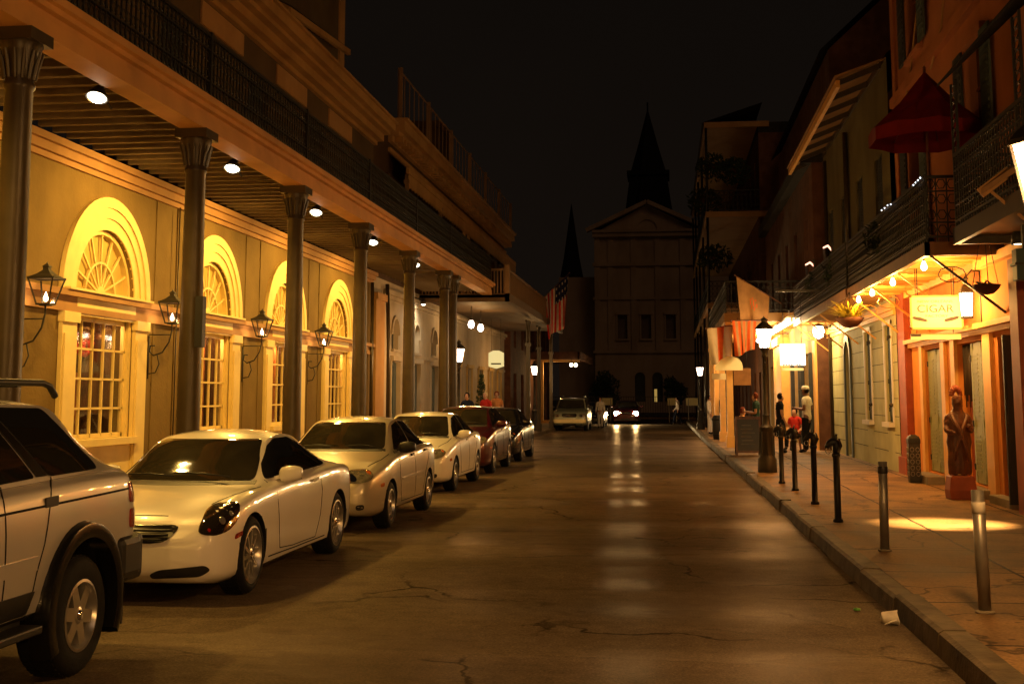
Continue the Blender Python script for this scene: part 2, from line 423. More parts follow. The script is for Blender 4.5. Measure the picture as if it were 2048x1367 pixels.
def paving():
    m, nt, b = newmat('sidewalk slabs'); N = nt.nodes; L = nt.links
    tc = N.new('ShaderNodeTexCoord'); P = tc.outputs['Object']
    br = N.new('ShaderNodeTexBrick'); br.inputs['Scale'].default_value = 1.0; br.offset = .0
    br.inputs['Brick Width'].default_value = 1.55; br.inputs['Row Height'].default_value = 1.7
    br.inputs['Mortar Size'].default_value = .02; br.inputs['Mortar Smooth'].default_value = .3
    br.inputs['Color1'].default_value = (.345, .220, .112, 1); br.inputs['Color2'].default_value = (.265, .168, .086, 1)
    br.inputs['Mortar'].default_value = (.02, .014, .009, 1)
    wn = N.new('ShaderNodeTexNoise'); wn.inputs['Scale'].default_value = 2.2
    L.new(P, wn.inputs['Vector'])
    vs = N.new('ShaderNodeVectorMath'); vs.operation = 'SCALE'; vs.inputs['Scale'].default_value = .05; L.new(wn.outputs['Color'], vs.inputs[0])
    va = N.new('ShaderNodeVectorMath'); va.operation = 'ADD'; L.new(P, va.inputs[0]); L.new(vs.outputs['Vector'], va.inputs[1])
    L.new(va.outputs['Vector'], br.inputs['Vector'])
    n = N.new('ShaderNodeTexNoise'); n.inputs['Scale'].default_value = 1.1; n.inputs['Detail'].default_value = 8; L.new(P, n.inputs['Vector'])
    r = N.new('ShaderNodeValToRGB'); r.color_ramp.elements[0].position = .3; r.color_ramp.elements[1].position = .7
    r.color_ramp.elements[0].color = (.38, .36, .33, 1); r.color_ramp.elements[1].color = (1.2, 1.15, 1.05, 1); L.new(n.outputs['Fac'], r.inputs['Fac'])
    mx = N.new('ShaderNodeMix'); mx.data_type = 'RGBA'; mx.blend_type = 'MULTIPLY'; mx.inputs['Factor'].default_value = 1
    L.new(br.outputs['Color'], mx.inputs['A']); L.new(r.outputs['Color'], mx.inputs['B'])
    def mul(a, src, p0, p1, lo, hi):
        rr = N.new('ShaderNodeValToRGB'); rr.color_ramp.elements[0].position = p0; rr.color_ramp.elements[1].position = p1
        rr.color_ramp.elements[0].color = (lo, lo, lo, 1); rr.color_ramp.elements[1].color = (hi, hi, hi, 1); L.new(src, rr.inputs['Fac'])
        m2 = N.new('ShaderNodeMix'); m2.data_type = 'RGBA'; m2.blend_type = 'MULTIPLY'; m2.inputs['Factor'].default_value = 1
        L.new(a, m2.inputs['A']); L.new(rr.outputs['Color'], m2.inputs['B']); return m2.outputs['Result']
    gv = N.new('ShaderNodeTexVoronoi'); gv.inputs['Scale'].default_value = 3.2; L.new(P, gv.inputs['Vector'])          # chewing gum spots
    cv = N.new('ShaderNodeTexVoronoi'); cv.feature = 'DISTANCE_TO_EDGE'; cv.inputs['Scale'].default_value = .38            # cracks
    w2 = N.new('ShaderNodeTexNoise'); w2.inputs['Scale'].default_value = 2.5; w2.inputs['Detail'].default_value = 6; L.new(P, w2.inputs['Vector'])
    w3 = N.new('ShaderNodeVectorMath'); w3.operation = 'SCALE'; w3.inputs['Scale'].default_value = .6; L.new(w2.outputs['Color'], w3.inputs[0])
    w4 = N.new('ShaderNodeVectorMath'); w4.operation = 'ADD'; L.new(P, w4.inputs[0]); L.new(w3.outputs['Vector'], w4.inputs[1]); L.new(w4.outputs['Vector'], cv.inputs['Vector'])
    sp = N.new('ShaderNodeTexNoise'); sp.inputs['Scale'].default_value = 34; sp.inputs['Detail'].default_value = 3; L.new(P, sp.inputs['Vector'])
    res = mul(mx.outputs['Result'], gv.outputs['Distance'], .07, .10, .45, 1)
    res = mul(res, cv.outputs['Distance'], .003, .010, .3, 1); res = mul(res, sp.outputs['Fac'], .3, .7, .72, 1.2)
    L.new(res, b.inputs['Base Color'])
    b.inputs['Specular IOR Level'].default_value = .10
    r2 = N.new('ShaderNodeValToRGB'); r2.color_ramp.elements[0].color = (.55,.55,.55,1); r2.color_ramp.elements[1].color = (.85,.85,.85,1)
    L.new(n.outputs['Fac'], r2.inputs['Fac']); L.new(r2.outputs['Color'], b.inputs['Roughness'])
    n3 = N.new('ShaderNodeTexNoise'); n3.inputs['Scale'].default_value = 45; n3.inputs['Detail'].default_value = 5; L.new(P, n3.inputs['Vector'])
    sb = N.new('ShaderNodeMath'); sb.operation = 'MULTIPLY_ADD'; L.new(br.outputs['Fac'], sb.inputs[0]); sb.inputs[1].default_value = -.9; L.new(n3.outputs['Fac'], sb.inputs[2])
    bp = N.new('ShaderNodeBump'); bp.inputs['Strength'].default_value = .4; bp.inputs['Distance'].default_value = .012
    L.new(sb.outputs[0], bp.inputs['Height']); L.new(bp.outputs['Normal'], b.inputs['Normal'])
    return m
M['paving'] = paving()
M['kerb'] = mat('granite kerb', (.15, .118, .078), .7, var=.45, scale=4, bump=.6, bscale=22, stain=.35)
M['earth'] = mat('dark ground', (.035, .03, .024), .9, var=.3, scale=.2)

# ------------------------------------------------------------------ ground sheets
def kx(y):                        # right kerb line
    pts = [(-30, 1.80), (9, 1.80), (16, 1.72), (23, 1.66), (53, 1.36), (90, 1.2)]
    for (a, xa), (b, xb) in zip(pts, pts[1:]):
        if y <= b: return xa + (xb-xa)*(y-a)/(b-a)
    return pts[-1][1]
LK = -5.75
mb = MB(); S = 700
mb.add([(-S,-S,-.012),(S,-S,-.012),(S,S,-.012),(-S,S,-.012)], [(0,1,2,3)])
props(mb.build('ground', M['earth']), kind='structure')
mb = MB()
ys = [-30 + i*3 for i in range(41)]        # to y = 90
n = 8
vs = []; fs = []
for y in ys:
    a, b = LK - .05, kx(y) + .05
    for k in range(n+1):
        t = k/n; crown = 0.0
        vs.append((a+(b-a)*t, y, crown-.0))
for i in range(len(ys)-1):
    for k in range(n):
        fs.append((i*(n+1)+k, i*(n+1)+k+1, (i+1)*(n+1)+k+1, (i+1)*(n+1)+k))
mb.add(vs, fs, True)
props(mb.build('road', M['road']), kind='structure')
mb = MB(); mb.add([(-80,90,.0),(80,90,.0),(80,99,.0),(-80,99,.0)], [(0,1,2,3)])
props(mb.build('cross_street', M['road']), kind='structure')

def walk(name, xin, xout, y0, y1, step=3):
    """raised pavement: flat top and a low rise to the wall side"""
    mb = MB(); ys = []; y = y0
    while y < y1: ys.append(y); y += step
    ys.append(y1)
    vs = []; fs = []
    for y in ys:
        vs += [(xin(y), y, .15), (xout(y), y, .17)]
    for i in range(len(ys)-1): fs.append((2*i, 2*i+1, 2*i+3, 2*i+2))
    mb.add(vs, fs)
    y = ys[-1]; mb.add([(xin(y), y, .15), (xout(y), y, .17), (xout(y), y, -.01), (xin(y), y, -.01)], [(0,1,2,3)])
    return props(mb.build(name, M['paving']), kind='structure')
walk('pavement_left', lambda y: LK-.14, lambda y: -12, -30, 89)
walk('pavement_right', lambda y: kx(y)+.16, lambda y: 9, -30, 89)
props(MB().box(-80, 80, 99, 102, -.01, .15).build('far_pavement', M['paving']), kind='structure')

def kerb(name, fx, side, y0, y1):
    mb = MB(); y = y0
    while y < y1:
        l = random.uniform(1.5, 2.3); dx = random.uniform(-.012, .012); dz = random.uniform(-.012, .014); w = .17
        a = fx(y) + dx; b = fx(y+l) + dx + random.uniform(-.01, .01)
        A = [(a, y+.006), (a + side*w, y+.006), (b + side*w, y+l-.006), (b, y+l-.006)]
        z = .156 + dz; c = .02
        vs = [(p[0] - (side*.03 if i in (0,3) else 0), p[1], -.02) for i, p in enumerate(A)] + \
             [(p[0] - (side*.012 if i in (0,3) else 0), p[1], z-c) for i, p in enumerate(A)] + \
             [(p[0] + (side*c if i in (0,3) else 0), p[1], z) for i, p in enumerate(A)]
        fs = [(0,1,5,4),(1,2,6,5),(2,3,7,6),(3,0,4,7),(4,5,9,8),(5,6,10,9),(6,7,11,10),(7,4,8,11),(8,9,10,11)]
        mb.add(vs, fs); y += l
    return props(mb.build(name, M['kerb']), kind='structure')
kerb('kerb_right', kx, 1, -20, 89)
kerb('kerb_left', lambda y: LK, -1, -20, 89)

# ------------------------------------------------------------------ facade helper
class Fac:
    """left walls face +x (s = 1), right walls face -x (s = -1); u = along the street, v = height, d = towards the street"""
    def __init__(f, X, s): f.X = X; f.s = s
    def p(f, u, v, d): return (f.X + f.s*d, u, v)
    def box(f, mb, u0, u1, v0, v1, d0, d1, mi=0):
        return mb.box(f.X+f.s*d0, f.X+f.s*d1, u0, u1, v0, v1, mi)
    def prism(f, mb, poly, d0, d1, mi=0, smooth=False):
        return mb.prism(poly, f.p, d0, d1, mi, smooth)
    def wall(f, mb, u0, u1, v0, v1, holes=(), depth=.25, seg=18):
        us = {u0, u1}; vs = {v0, v1}; bb = []
        for (a, b, c, d, arch) in holes:
            top = d + ((b-a)/2 if arch else 0)
            us |= {a, b}; vs |= {c, d, top}; bb.append((a, b, c, top))
        us = sorted(x for x in us if u0 <= x <= u1); vs = sorted(x for x in vs if v0 <= x <= v1)
        for i in range(len(us)-1):
            for j in range(len(vs)-1):
                cu, cv = (us[i]+us[i+1])/2, (vs[j]+vs[j+1])/2
                if any(a < cu < b and c < cv < d for a, b, c, d in bb): continue
                mb.add([f.p(us[i],vs[j],0), f.p(us[i+1],vs[j],0), f.p(us[i+1],vs[j+1],0), f.p(us[i],vs[j+1],0)], [(0,1,2,3)])
        for (a, b, c, d, arch) in holes:
            if arch:
                r = (b-a)/2; m = (a+b)/2
                arc = [(m - r*math.cos(PI*k/seg), d + r*math.sin(PI*k/seg)) for k in range(seg+1)]
                for k in range(seg):
                    (p0, q0), (p1, q1) = arc[k], arc[k+1]
                    mb.add([f.p(p0,q0,0), f.p(p1,q1,0), f.p(p1,d+r,0), f.p(p0,d+r,0)], [(0,1,2,3)])
                loop = [(a, c)] + arc + [(b, c)]
            else:
                loop = [(a, c), (a, d), (b, d), (b, c)]
            for k in range(len(loop)):
                p, q = loop[k], loop[(k+1) % len(loop)]
                mb.add([f.p(*p,0), f.p(*q,0), f.p(*q,-depth), f.p(*p,-depth)], [(0,1,2,3)])
        return mb

def band(mb, f, m, s, r0, r1, d0, d1, a0=0.0, a1=PI, seg=28):
    """arched moulding between radii r0 and r1"""
    P = []
    for k in range(seg+1):
        t = a0 + (a1-a0)*k/seg; c, q = -math.cos(t), math.sin(t)
        P.append([f.p(m+r*c, s+r*q, d) for r, d in ((r0,d0),(r0,d1),(r1,d1),(r1,d0))])
    vs = [p for q in P for p in q]; fs = []
    for k in range(seg):
        for j in range(4):
            j2 = (j+1) % 4; fs.append((4*k+j, 4*k+j2, 4*k+4+j2, 4*k+4+j))
    fs.append((0,1,2,3)); fs.append((4*seg+3, 4*seg+2, 4*seg+1, 4*seg))
    mb.add(vs, fs)

def railing(mb, fn, u0, u1, z0, h, lace=True, step=.125, r=.012):
    """fn(u,z) -> point; verticals, rails and scroll rows"""
    for z, hh in ((z0+.08, .03), (z0+h, .045)) + (((z0+h*.78, .02), (z0+h*.30, .02)) if lace else ()):
        mb.bar(fn(u0, z), fn(u1, z), .04, hh)
    n = max(1, int((u1-u0)/step))
    for i in range(n+1):
        u = u0 + (u1-u0)*i/n
        mb.bar(fn(u, z0+.0), fn(u, z0+h), r*1.6, r*1.6)
        if lace and i < n:
            c = u + (u1-u0)/n/2; q = (u1-u0)/n*.42
            for zc in (z0+h*.89, z0+h*.66, z0+h*.42, z0+h*.19):
                pts = [fn(c+q*math.cos(2*PI*k/6), zc+q*1.15*math.sin(2*PI*k/6)) for k in range(7)]
                mb.tube(pts, .009, 4, False)
# ================================================================== arcaded hotel (left)
HX = -8.5
F = Fac(HX, 1)
hotel = thing('hotel_building', 'long arcaded hotel with yellow arched windows behind iron columns', 'building', (HX, 20, 0))
WIN = [18.0, 22.5, 27.0, 31.5]
DEP = .16
mb = MB()
holes = [(c-1.0, c+1.0, 1.02, 3.26, True) for c in WIN]
F.wall(mb, -4, 35.2, .15, 5.34, holes, DEP)
F.box(mb, -4, 35.2, .15, .42, 0, .05)
for c in (20.25, 24.75, 29.25, 33.75):                 # thin vertical joints between the bays
    for s in (-.45, .45): F.box(mb, c+s-.02, c+s+.02, 3.24, 5.0, 0, .018); F.box(mb, c+s-.02, c+s+.02, .42, 2.93, 0, .018)
mb.build('wall', M['hotel_wall'], hotel)
# upper storey, with flush panels over the shuttered doors
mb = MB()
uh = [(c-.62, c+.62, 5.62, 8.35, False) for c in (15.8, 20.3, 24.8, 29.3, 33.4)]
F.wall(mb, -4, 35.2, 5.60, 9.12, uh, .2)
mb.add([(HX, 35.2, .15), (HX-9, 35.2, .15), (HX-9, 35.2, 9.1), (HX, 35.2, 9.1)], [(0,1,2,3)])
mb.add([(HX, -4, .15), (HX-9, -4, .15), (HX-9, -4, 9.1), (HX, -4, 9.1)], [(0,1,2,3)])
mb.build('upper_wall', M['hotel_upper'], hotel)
for c in (15.8, 20.3, 24.8, 29.3, 33.4):
    mb = MB()
    for s in (-1, 1):
        F.box(mb, c+s*.01, c+s*.61, 5.63, 8.33, -.15, -.11)
        for k in range(26):
            z = 5.75 + k*.098
            F.box(mb, c+s*.07, c+s*.55, z, z+.05, -.11, -.09)
    mb.build('shutter', M['shutter_dark'], hotel)
for c in (18.05, 22.6, 27.1, 31.4):
    mb = MB(); F.box(mb, c-1.15, c+1.15, 8.60, 9.05, .0, .035)
    mb.build('lintel_panel', M['panel'], hotel)
mb = MB()
for z0, z1, d in ((9.10, 9.22, .10), (9.22, 9.42, .28), (9.42, 9.52, .46), (9.52, 9.74, .62), (9.74, 9.80, .70)):
    F.box(mb, -4, 35.25+d*.3, z0, z1, -.2, d)
mb.build('cornice', M['cornice'], hotel)
mb = MB()
mb.add([(HX+.66,-4,9.80),(HX+.66,35.4,9.80),(HX-4.6,35.4,12.6),(HX-4.6,-4,12.6),(HX-9.6,35.4,9.8),(HX-9.6,-4,9.8)],
       [(0,1,2,3),(3,2,4,5),(1,4,2),(0,3,5),(0,5,4,1)])
rf = mb.build('roof', M['slate'], hotel)
# setback attic storey
AX = HX-.95
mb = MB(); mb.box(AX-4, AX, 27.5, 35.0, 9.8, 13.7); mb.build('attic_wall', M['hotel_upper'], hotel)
mb = MB(); mb.box(AX-.02, AX+.06, 34.55, 35.06, 9.8, 13.7); mb.box(AX-4, AX+.45, 27.2, 35.4, 13.7, 13.95); mb.build('attic_corner_board', M['cornice'], hotel)
mb = MB(); mb.bar((AX+.5, 28.2, 11.0), (AX+.5, 33.9, 11.55), .10, .16); mb.bar((AX, 28.2, 11.3), (AX+.5, 28.2, 11.02), .06, .14); mb.bar((AX, 33.9, 11.85), (AX+.5, 33.9, 11.57), .06, .14); mb.build('attic_eave', M['cornice'], hotel)
mb = MB(); mb.add([(AX,28.1,11.35),(AX,34.0,11.9),(AX+.56,34.0,11.64),(AX+.56,28.1,11.1)], [(0,1,2,3)]); mb.build('attic_eave_roof', M['slate'], hotel)
for k in range(12):
    y = 28.6+k*.45; z = 11.0+.55*(y-28.2)/5.7
    MB().bar((AX+.02, y, z+.26), (AX+.48, y, z+.03), .05, .09).build('attic_rafter', M['panel'], hotel)
for c in (29.6, 32.4):
    mb = MB(); mb.box(AX+.0, AX+.05, c-.6, c+.6, 9.9, 10.95)
    for k in range(9): mb.box(AX+.05, AX+.075, c-.52, c+.52, 9.98+k*.105, 10.03+k*.105)
    mb.build('attic_shutter', M['shutter_dark'], hotel)
mb = MB(); mb.box(HX-3.2, HX-2.2, 33.2, 34.6, 10.5, 14.2); mb.box(HX-3.3, HX-2.1, 33.1, 34.7, 13.9, 14.15); mb.build('chimney', M['brick'], hotel)

# string course between the windows and cove under the porch ceiling
mb = MB()
for z0, z1, d in ((2.93, 3.02, .07), (3.02, 3.15, .045), (3.15, 3.24, .13)):
    F.box(mb, -4, 35.2, z0, z1, 0, d)
for z0, z1, d in ((5.00, 5.08, .06), (5.08, 5.2, .13), (5.2, 5.30, .2)):
    F.box(mb, -4, 35.2, z0, z1, 0, d)
mb.build('string_course', M['panel'], hotel)
for wi, c in enumerate(WIN):
    s = 3.26
    mb = MB()
    for r0, r1, d in ((1.34, 1.50, .07), (1.18, 1.36, .045), (1.0, 1.20, .02)):
        band(mb, F, c, s, r0, r1, -.02, d)
    band(mb, F, c, s, .93, 1.0, -DEP, -.06)
    for sg in (-1, 1):                                  # jamb pilasters
        a, b = c+sg*1.0, c+sg*1.44
        F.box(mb, a, b, .15, 2.93, -.0, .06)
        F.box(mb, c+sg*1.04, c+sg*1.40, .55, 2.62, .06, .085)
        F.box(mb, a-sg*.02, b+sg*.03, 2.78, 2.93, 0, .10)
        F.box(mb, a-sg*.02, b+sg*.03, .15, .42, 0, .10)
        F.box(mb, c+sg*.92, c+sg*1.0, 1.10, 2.9, -DEP, -.02)
    F.box(mb, c-1.0, c+1.0, 2.90, 3.26, -DEP, .05)      # transom
    F.box(mb, c-1.44, c+1.44, 3.24, 3.275, 0, .16)
    win = mb.build('window', M['trim'], hotel)
    mb = MB(); F.box(mb, c-1.12, c+1.12, 1.0, 1.10, -DEP, .16); F.box(mb, c-1.06, c+1.06, .42, 1.0, 0, .03)
    mb.build('sill', M['trim'], win)
    mb = MB(); d0, d1 = -.12, -.08                      # sash bars
    for k in range(1, 5): F.box(mb, c-.92+k*.368-.014, c-.92+k*.368+.014, 1.12, 2.9, d0, d1)
    for z in (1.55, 1.99, 2.43): F.box(mb, c-.92, c+.92, z-.016, z+.016, d0, d1)
    for z in (1.14, 2.87): F.box(mb, c-.92, c+.92, z-.035, z+.035, d0, d1)
    for k in (-.905, .905): F.box(mb, c+k-.03, c+k+.03, 1.1, 2.9, d0, d1)
    mb.build('sash', M['trim'], win)
    mb = MB()                                           # fanlight bars
    for k in range(0, 9):
        t = PI*k/8
        if k in (0, 8): continue
        mb.bar(F.p(c-.12*math.cos(t), s+.02+.12*math.sin(t), -.10), F.p(c-.93*math.cos(t), s+.93*math.sin(t), -.10), .03, .03)
    for r_ in (.50,): band(mb, F, c, s, r_-.018, r_+.018, -.12, -.08)
    band(mb, F, c, s, .0001, .14, -.12, -.08)
    F.box(mb, c-.93, c+.93, s, s+.05, -.12, -.08)
    mb.build('fanlight', M['trim'], win)
    mb = MB(); F.box(mb, c-.93, c+.93, 1.1, 2.9, -.108, -.103); mb.build('pane', M['pane'], win)
    mb = MB()
    arc = [(c-.96*math.cos(PI*k/20), s+.96*math.sin(PI*k/20)) for k in range(21)]
    F.prism(mb, arc, -.158, -.150); mb.build('blind', M['blind'], win)
    # shallow room with curtains behind the glass
    mb = MB()
    X0, X1 = HX-DEP-1.6, HX-DEP
    a, b, z0, z1 = c-1.25, c+1.25, .4, 3.2
    P = [(X1,a,z0),(X0,a,z0),(X0,b,z0),(X1,b,z0),(X1,a,z1),(X0,a,z1),(X0,b,z1),(X1,b,z1)]
    mb.add(P, [(0,1,2,3),(4,5,6,7),(0,1,5,4),(1,2,6,5),(2,3,7,6)])
    mb.build('room', M['room'], win)
    point('room_light', (HX-.34, c+.72, 2.78), 22 if wi else 12, (1, .50, .18), .08, hotel)
    if wi:
        for side, (u0, u1), m in ((0, (c-.95, c-.25), 'curtain'), (1, (c+.30, c+.95), 'curtain'), (2, (c-.28, c-.14), 'curtain_white')):
            if side == 2 and wi != 1: continue
            mb = MB(); vs = []; fs = []; nn = 36; top, bot = 2.95, (1.05 if side < 2 else 1.5)
            for k in range(nn+1):
                u = u0+(u1-u0)*k/nn; d = -.50+.05*math.sin(k*1.9+side)
                pin = .25 if side == 0 else -.25
                vs += [F.p(u, bot, d), F.p(u+(pin*.0), (top+bot)/2, d), F.p(u, top, d)]
            for k in range(nn): fs += [(3*k,3*k+1,3*k+4,3*k+3), (3*k+1,3*k+2,3*k+5,3*k+4)]
            mb.add(vs, fs, True); mb.build('curtain', M[m], win)
    else:
        mb = MB(); vs = []; fs = []
        for k in range(25):
            u = c-.30+.75*k/24; d = -.60+.05*math.sin(k*1.7)
            vs += [F.p(u, 1.05, d), F.p(u, 2.1, d)]
        for k in range(24): fs.append((2*k, 2*k+1, 2*k+3, 2*k+2))
        mb.add(vs, fs, True); mb.build('curtain', M['curtain'], win)

# gallery: beam, joists, boards
GX0, GX1 = -6.25, -5.92
GA, GB = 2.0, 42.0
mb = MB()
mb.box(GX0, GX1, GA, GB, 5.19, 5.36); mb.box(GX0+.03, GX1-.03, GA, GB, 5.36, 5.44); mb.box(GX0+.0, GX1+.05, GA, GB, 5.44, 5.50)
mb.box(GX0, GX1+.12, GA, GB, 5.50, 5.585)
mb.build('gallery_beam', M['fascia'], hotel)
mb = MB(); mb.box(HX, GX0, GA, GB, 5.50, 5.56); mb.build('gallery_floor', M['ceiling'], hotel)
y = GA+.2; j0 = None
while y < GB-.1:
    if j0 is None: j0 = MB().box(HX+.2, GX0, y-.045, y+.045, 5.32, 5.50).build('joist', M['joist'], hotel); yj = y
    else: j = j0.copy(); COL.objects.link(j); j.location.y += y-yj
    y += .40
COLY = [6.4, 10.9, 15.4, 19.85, 24.3, 29.1, 33.8, 35.15]
for y in COLY:
    mb = MB()
    mb.lathe([(.22,.15),(.22,.34),(.20,.36),(.185,.42),(.165,.45),(.158,.5),(.15,1.2),(.14,3.2),(.128,4.62),(.145,4.64),(.145,4.68),(.13,4.70),
              (.135,4.76),(.150,4.86),(.175,4.98),(.205,5.06),(.20,5.08)], (-6.1, y, 0), 28)
    mb.box(-6.1-.215, -6.1+.215, y-.215, y+.215, 5.075, 5.19)
    for k in range(14):                                 # leafed bell of the capital
        t = 2*PI*k/14
        mb.tube([(-6.1+.14*math.cos(t), y+.14*math.sin(t), 4.72), (-6.1+.165*math.cos(t), y+.165*math.sin(t), 4.86), (-6.1+.205*math.cos(t), y+.205*math.sin(t), 4.99)], [.016, .02, .012], 6)
    mb.build('column', M['iron_col'], hotel, sharp=50)
cols = sorted([GA] + COLY[:7] + [GB])
for a, b in zip(cols, cols[1:]):
    mb = MB(); railing(mb, lambda u, z: (-5.95, u, z), a+.03, b-.03, 5.585, .88)
    mb.bar((-5.95, a, 5.58), (-5.95, a, 6.52), .06, .06)
    mb.build('gallery_railing', M['iron'], hotel)
# downspout, conduit and fuse box on a column
mb = MB(); mb.box(-5.97, -5.87, 15.2, 15.32, 2.35, 3.0); mb.build('meter_box', M['black_plastic'], hotel)
mb = MB(); mb.tube([(-8.40, 20.55, .2), (-8.40, 20.55, 5.0)], .012, 6); mb.build('conduit', M['iron_col'], hotel)
mb = MB(); mb.tube([(-8.40, 34.9, .2), (-8.40, 34.9, 5.0)], .05, 8); mb.build('downpipe', M['iron_col'], hotel)

# ------------------------------------------------------------------ floodlights under the gallery beam
FL = [8.75, 13.19, 17.66, 22.16, 26.67, 31.39]
fl_lab = ['floodlight under the gallery beam left of the frame',
          'floodlight under the gallery between the first and second iron columns', 'floodlight under the gallery between the second and third iron columns',
          'floodlight under the gallery between the third and fourth iron columns', 'floodlight under the gallery between the fourth and fifth iron columns',
          'floodlight under the gallery between the fifth and sixth iron columns']
for y, lb in zip(FL, fl_lab):
    if y < 10: continue
    t = thing('floodlight', lb, 'floodlight', (-6.42, y, 5.1), 'floodlights under the gallery')
    d = Vector((-.02, -.42, -1)).normalized()
    c = Vector((-6.42, y, 5.16))
    q = d.to_track_quat('Z', 'Y').to_matrix()
    prof = [(.05,-.09),(.07,-.06),(.10,.0),(.128,.05),(.132,.055),(.122,.055),(.115,.045)]
    mb = MB(); n = 18; vs = []; fs = []
    for r_, z in prof:
        for k in range(n): vs.append(c + q @ Vector((r_*math.cos(2*PI*k/n), r_*math.sin(2*PI*k/n), z)))
    for i in range(len(prof)-1):
        for k in range(n): fs.append((i*n+k, i*n+(k+1)%n, (i+1)*n+(k+1)%n, (i+1)*n+k))
    fs.append(tuple(range(n)))
    mb.add(vs, fs, True); mb.build('housing', M['dark_iron'], t, sharp=40)
    mb = MB(); vs = [c + q @ Vector((.108*math.cos(2*PI*k/n), .108*math.sin(2*PI*k/n), .048)) for k in range(n)]
    vs += [c + q @ Vector((.068*math.cos(2*PI*k/n), .068*math.sin(2*PI*k/n), .085)) for k in range(n)]
    mb.add(vs, [(k, (k+1)%n, n+(k+1)%n, n+k) for k in range(n)] + [tuple(range(n, 2*n))], True)
    mb.build('lens', M['flood_lens'], t)
    mb = MB(); mb.bar((-6.40, y, 5.20), (-6.26, y+.0, 5.30), .03, .03); mb.bar((-6.40, y+.1, 5.14), (-6.36, y+.24, 5.04), .02, .02)
    mb.build('bracket', M['dark_iron'], t)
for y in FL:
    spot('flood_beam', (-6.46, y-.01, 5.03), (-6.46-.52, y-.10, 4.0), 520, WARM, 172, .55, .08)

# ------------------------------------------------------------------ gas lanterns
def lantern_parts(t, cx, cy, z0, w0, w1, h, glow, mframe='dark_iron', n=4, sphere=.035, ph=PI/4):
    """tapering glazed lantern: frame, glass, flame"""
    mb = MB()
    q = math.sqrt(2) if n == 4 else 1.0
    b = [(cx+w0/2*q*math.cos(2*PI*k/n+ph), cy+w0/2*q*math.sin(2*PI*k/n+ph), z0) for k in range(n)]
    tp = [(cx+w1/2*q*math.cos(2*PI*k/n+ph), cy+w1/2*q*math.sin(2*PI*k/n+ph), z0+h) for k in range(n)]
    for k in range(n):
        mb.bar(b[k], tp[k], .018, .018); mb.bar(b[k], b[(k+1)%n], .022, .022); mb.bar(tp[k], tp[(k+1)%n], .03, .03)
    mb.lathe([(w0*.5, z0-.02), (w0*.45, z0), (.0, z0)], (cx, cy, 0), 12)
    ch = h*.42
    mb.build('frame', M[mframe], t)
    mb = MB(); tr = w1*.62
    mb.lathe([(tr*q*.9, z0+h), (tr*.62, z0+h+ch*.42), (tr*.26, z0+h+ch*.8), (tr*.26, z0+h+ch*1.05), (tr*.34, z0+h+ch*1.08), (tr*.2, z0+h+ch*1.25), (.018, z0+h+ch*1.35), (.0, z0+h+ch*1.6)],
             (cx, cy, 0), n if n > 4 else 4, smooth=False, ph=ph)
    mb.build('cap', M[mframe], t)
    return b, tp

lab = ['black gas lantern on the wall left of the first arched window', 'black gas lantern half hidden behind the second column',
       'black gas lantern between the second and third arched windows', 'black gas lantern between the third and fourth arched windows']
for y, lb in zip((15.4, 19.63, 24.23, 28.81), lab):
    t = thing('gas_lantern', lb, 'lantern', (-8.1, y, 2.9), 'gas lanterns on the hotel wall')
    lantern_parts(t, -8.1, y, 2.93, .17, .34, .34, None)
    q = math.sqrt(2)
    mb = MB()
    for k in range(4):
        a0, a1 = PI/4+k*PI/2, PI/4+(k+1)*PI/2
        P = [(-8.1+w/2*q*math.cos(a), y+w/2*q*math.sin(a), z) for w, a, z in ((.165, a0, 2.94), (.165, a1, 2.94), (.33, a1, 3.26), (.33, a0, 3.26))]
        mb.add(P, [(0,1,2,3)])
    mb.build('pane', M['pane'], t)
    mb = MB(); mb.lathe([(0, 2.96), (.026, 2.985), (.032, 3.01), (.018, 3.05), (0, 3.10)], (-8.1, y, 0), 10); mb.build('flame', M['flame'], t)
    mb = MB()
    mb.tube([(-8.1, y, 2.92), (-8.1, y, 2.80), (-8.14, y, 2.62), (-8.25, y, 2.45), (-8.40, y, 2.40), (-8.47, y, 2.46), (-8.46, y, 2.56), (-8.38, y, 2.56)], .013, 6)
    mb.tube([(-8.49, y, 2.02), (-8.49, y, 2.72)], .016, 6)
    mb.tube([(-8.47, y, 2.1), (-8.36, y, 2.12), (-8.30, y, 2.26), (-8.34, y, 2.42)], .010, 6)
    mb.tube([(-8.12, y, 2.74), (-8.3, y, 2.74), (-8.49, y, 2.74)], .010, 6)
    mb.build('bracket', M['dark_iron'], t)
    point('gas_light', (-8.1, y, 3.0), 9, (1, .55, .2), .03, t)
# flowers inside the first window
FX, FY, FZ = HX-.27, 17.93, 2.52
t = thing('flower_bouquet', 'red and pink flower bouquet behind the first arched window', 'flowers', (FX, FY, 1.1))
mb = MB(); mb.lathe([(.07,1.12),(.09,1.2),(.06,1.9),(.09,2.28)], (FX, FY, 0), 14); mb.build('vase', M['terracotta'], t)
M['petal'] = mat('red petals', (.80, .035, .06), .6, var=.3, scale=7)
M['petal_pale'] = mat('pale pink petals', (.9, .55, .38), .6, var=.2, scale=7)
for nm_, m_, n_, u0, v0 in (('bloom', 'petal', 26, -.10, -.03), ('bloom', 'petal_pale', 13, .12, .06)):
    mb = MB()
    for k in range(n_):
        c = (FX+random.uniform(-.06,.07), FY+u0+random.gauss(0, .10), FZ+v0+random.gauss(0, .07))
        mb.lathe([(0,-.05),(.05,-.03),(.06,.01),(.03,.04),(0,.045)], c, 7)
    mb.build(nm_, M[m_], t)
mb = MB()
for k in range(12): mb.tube([(FX, FY, 2.25), (FX+random.uniform(-.05,.05), FY+random.gauss(0,.12), FZ)], .008, 5)
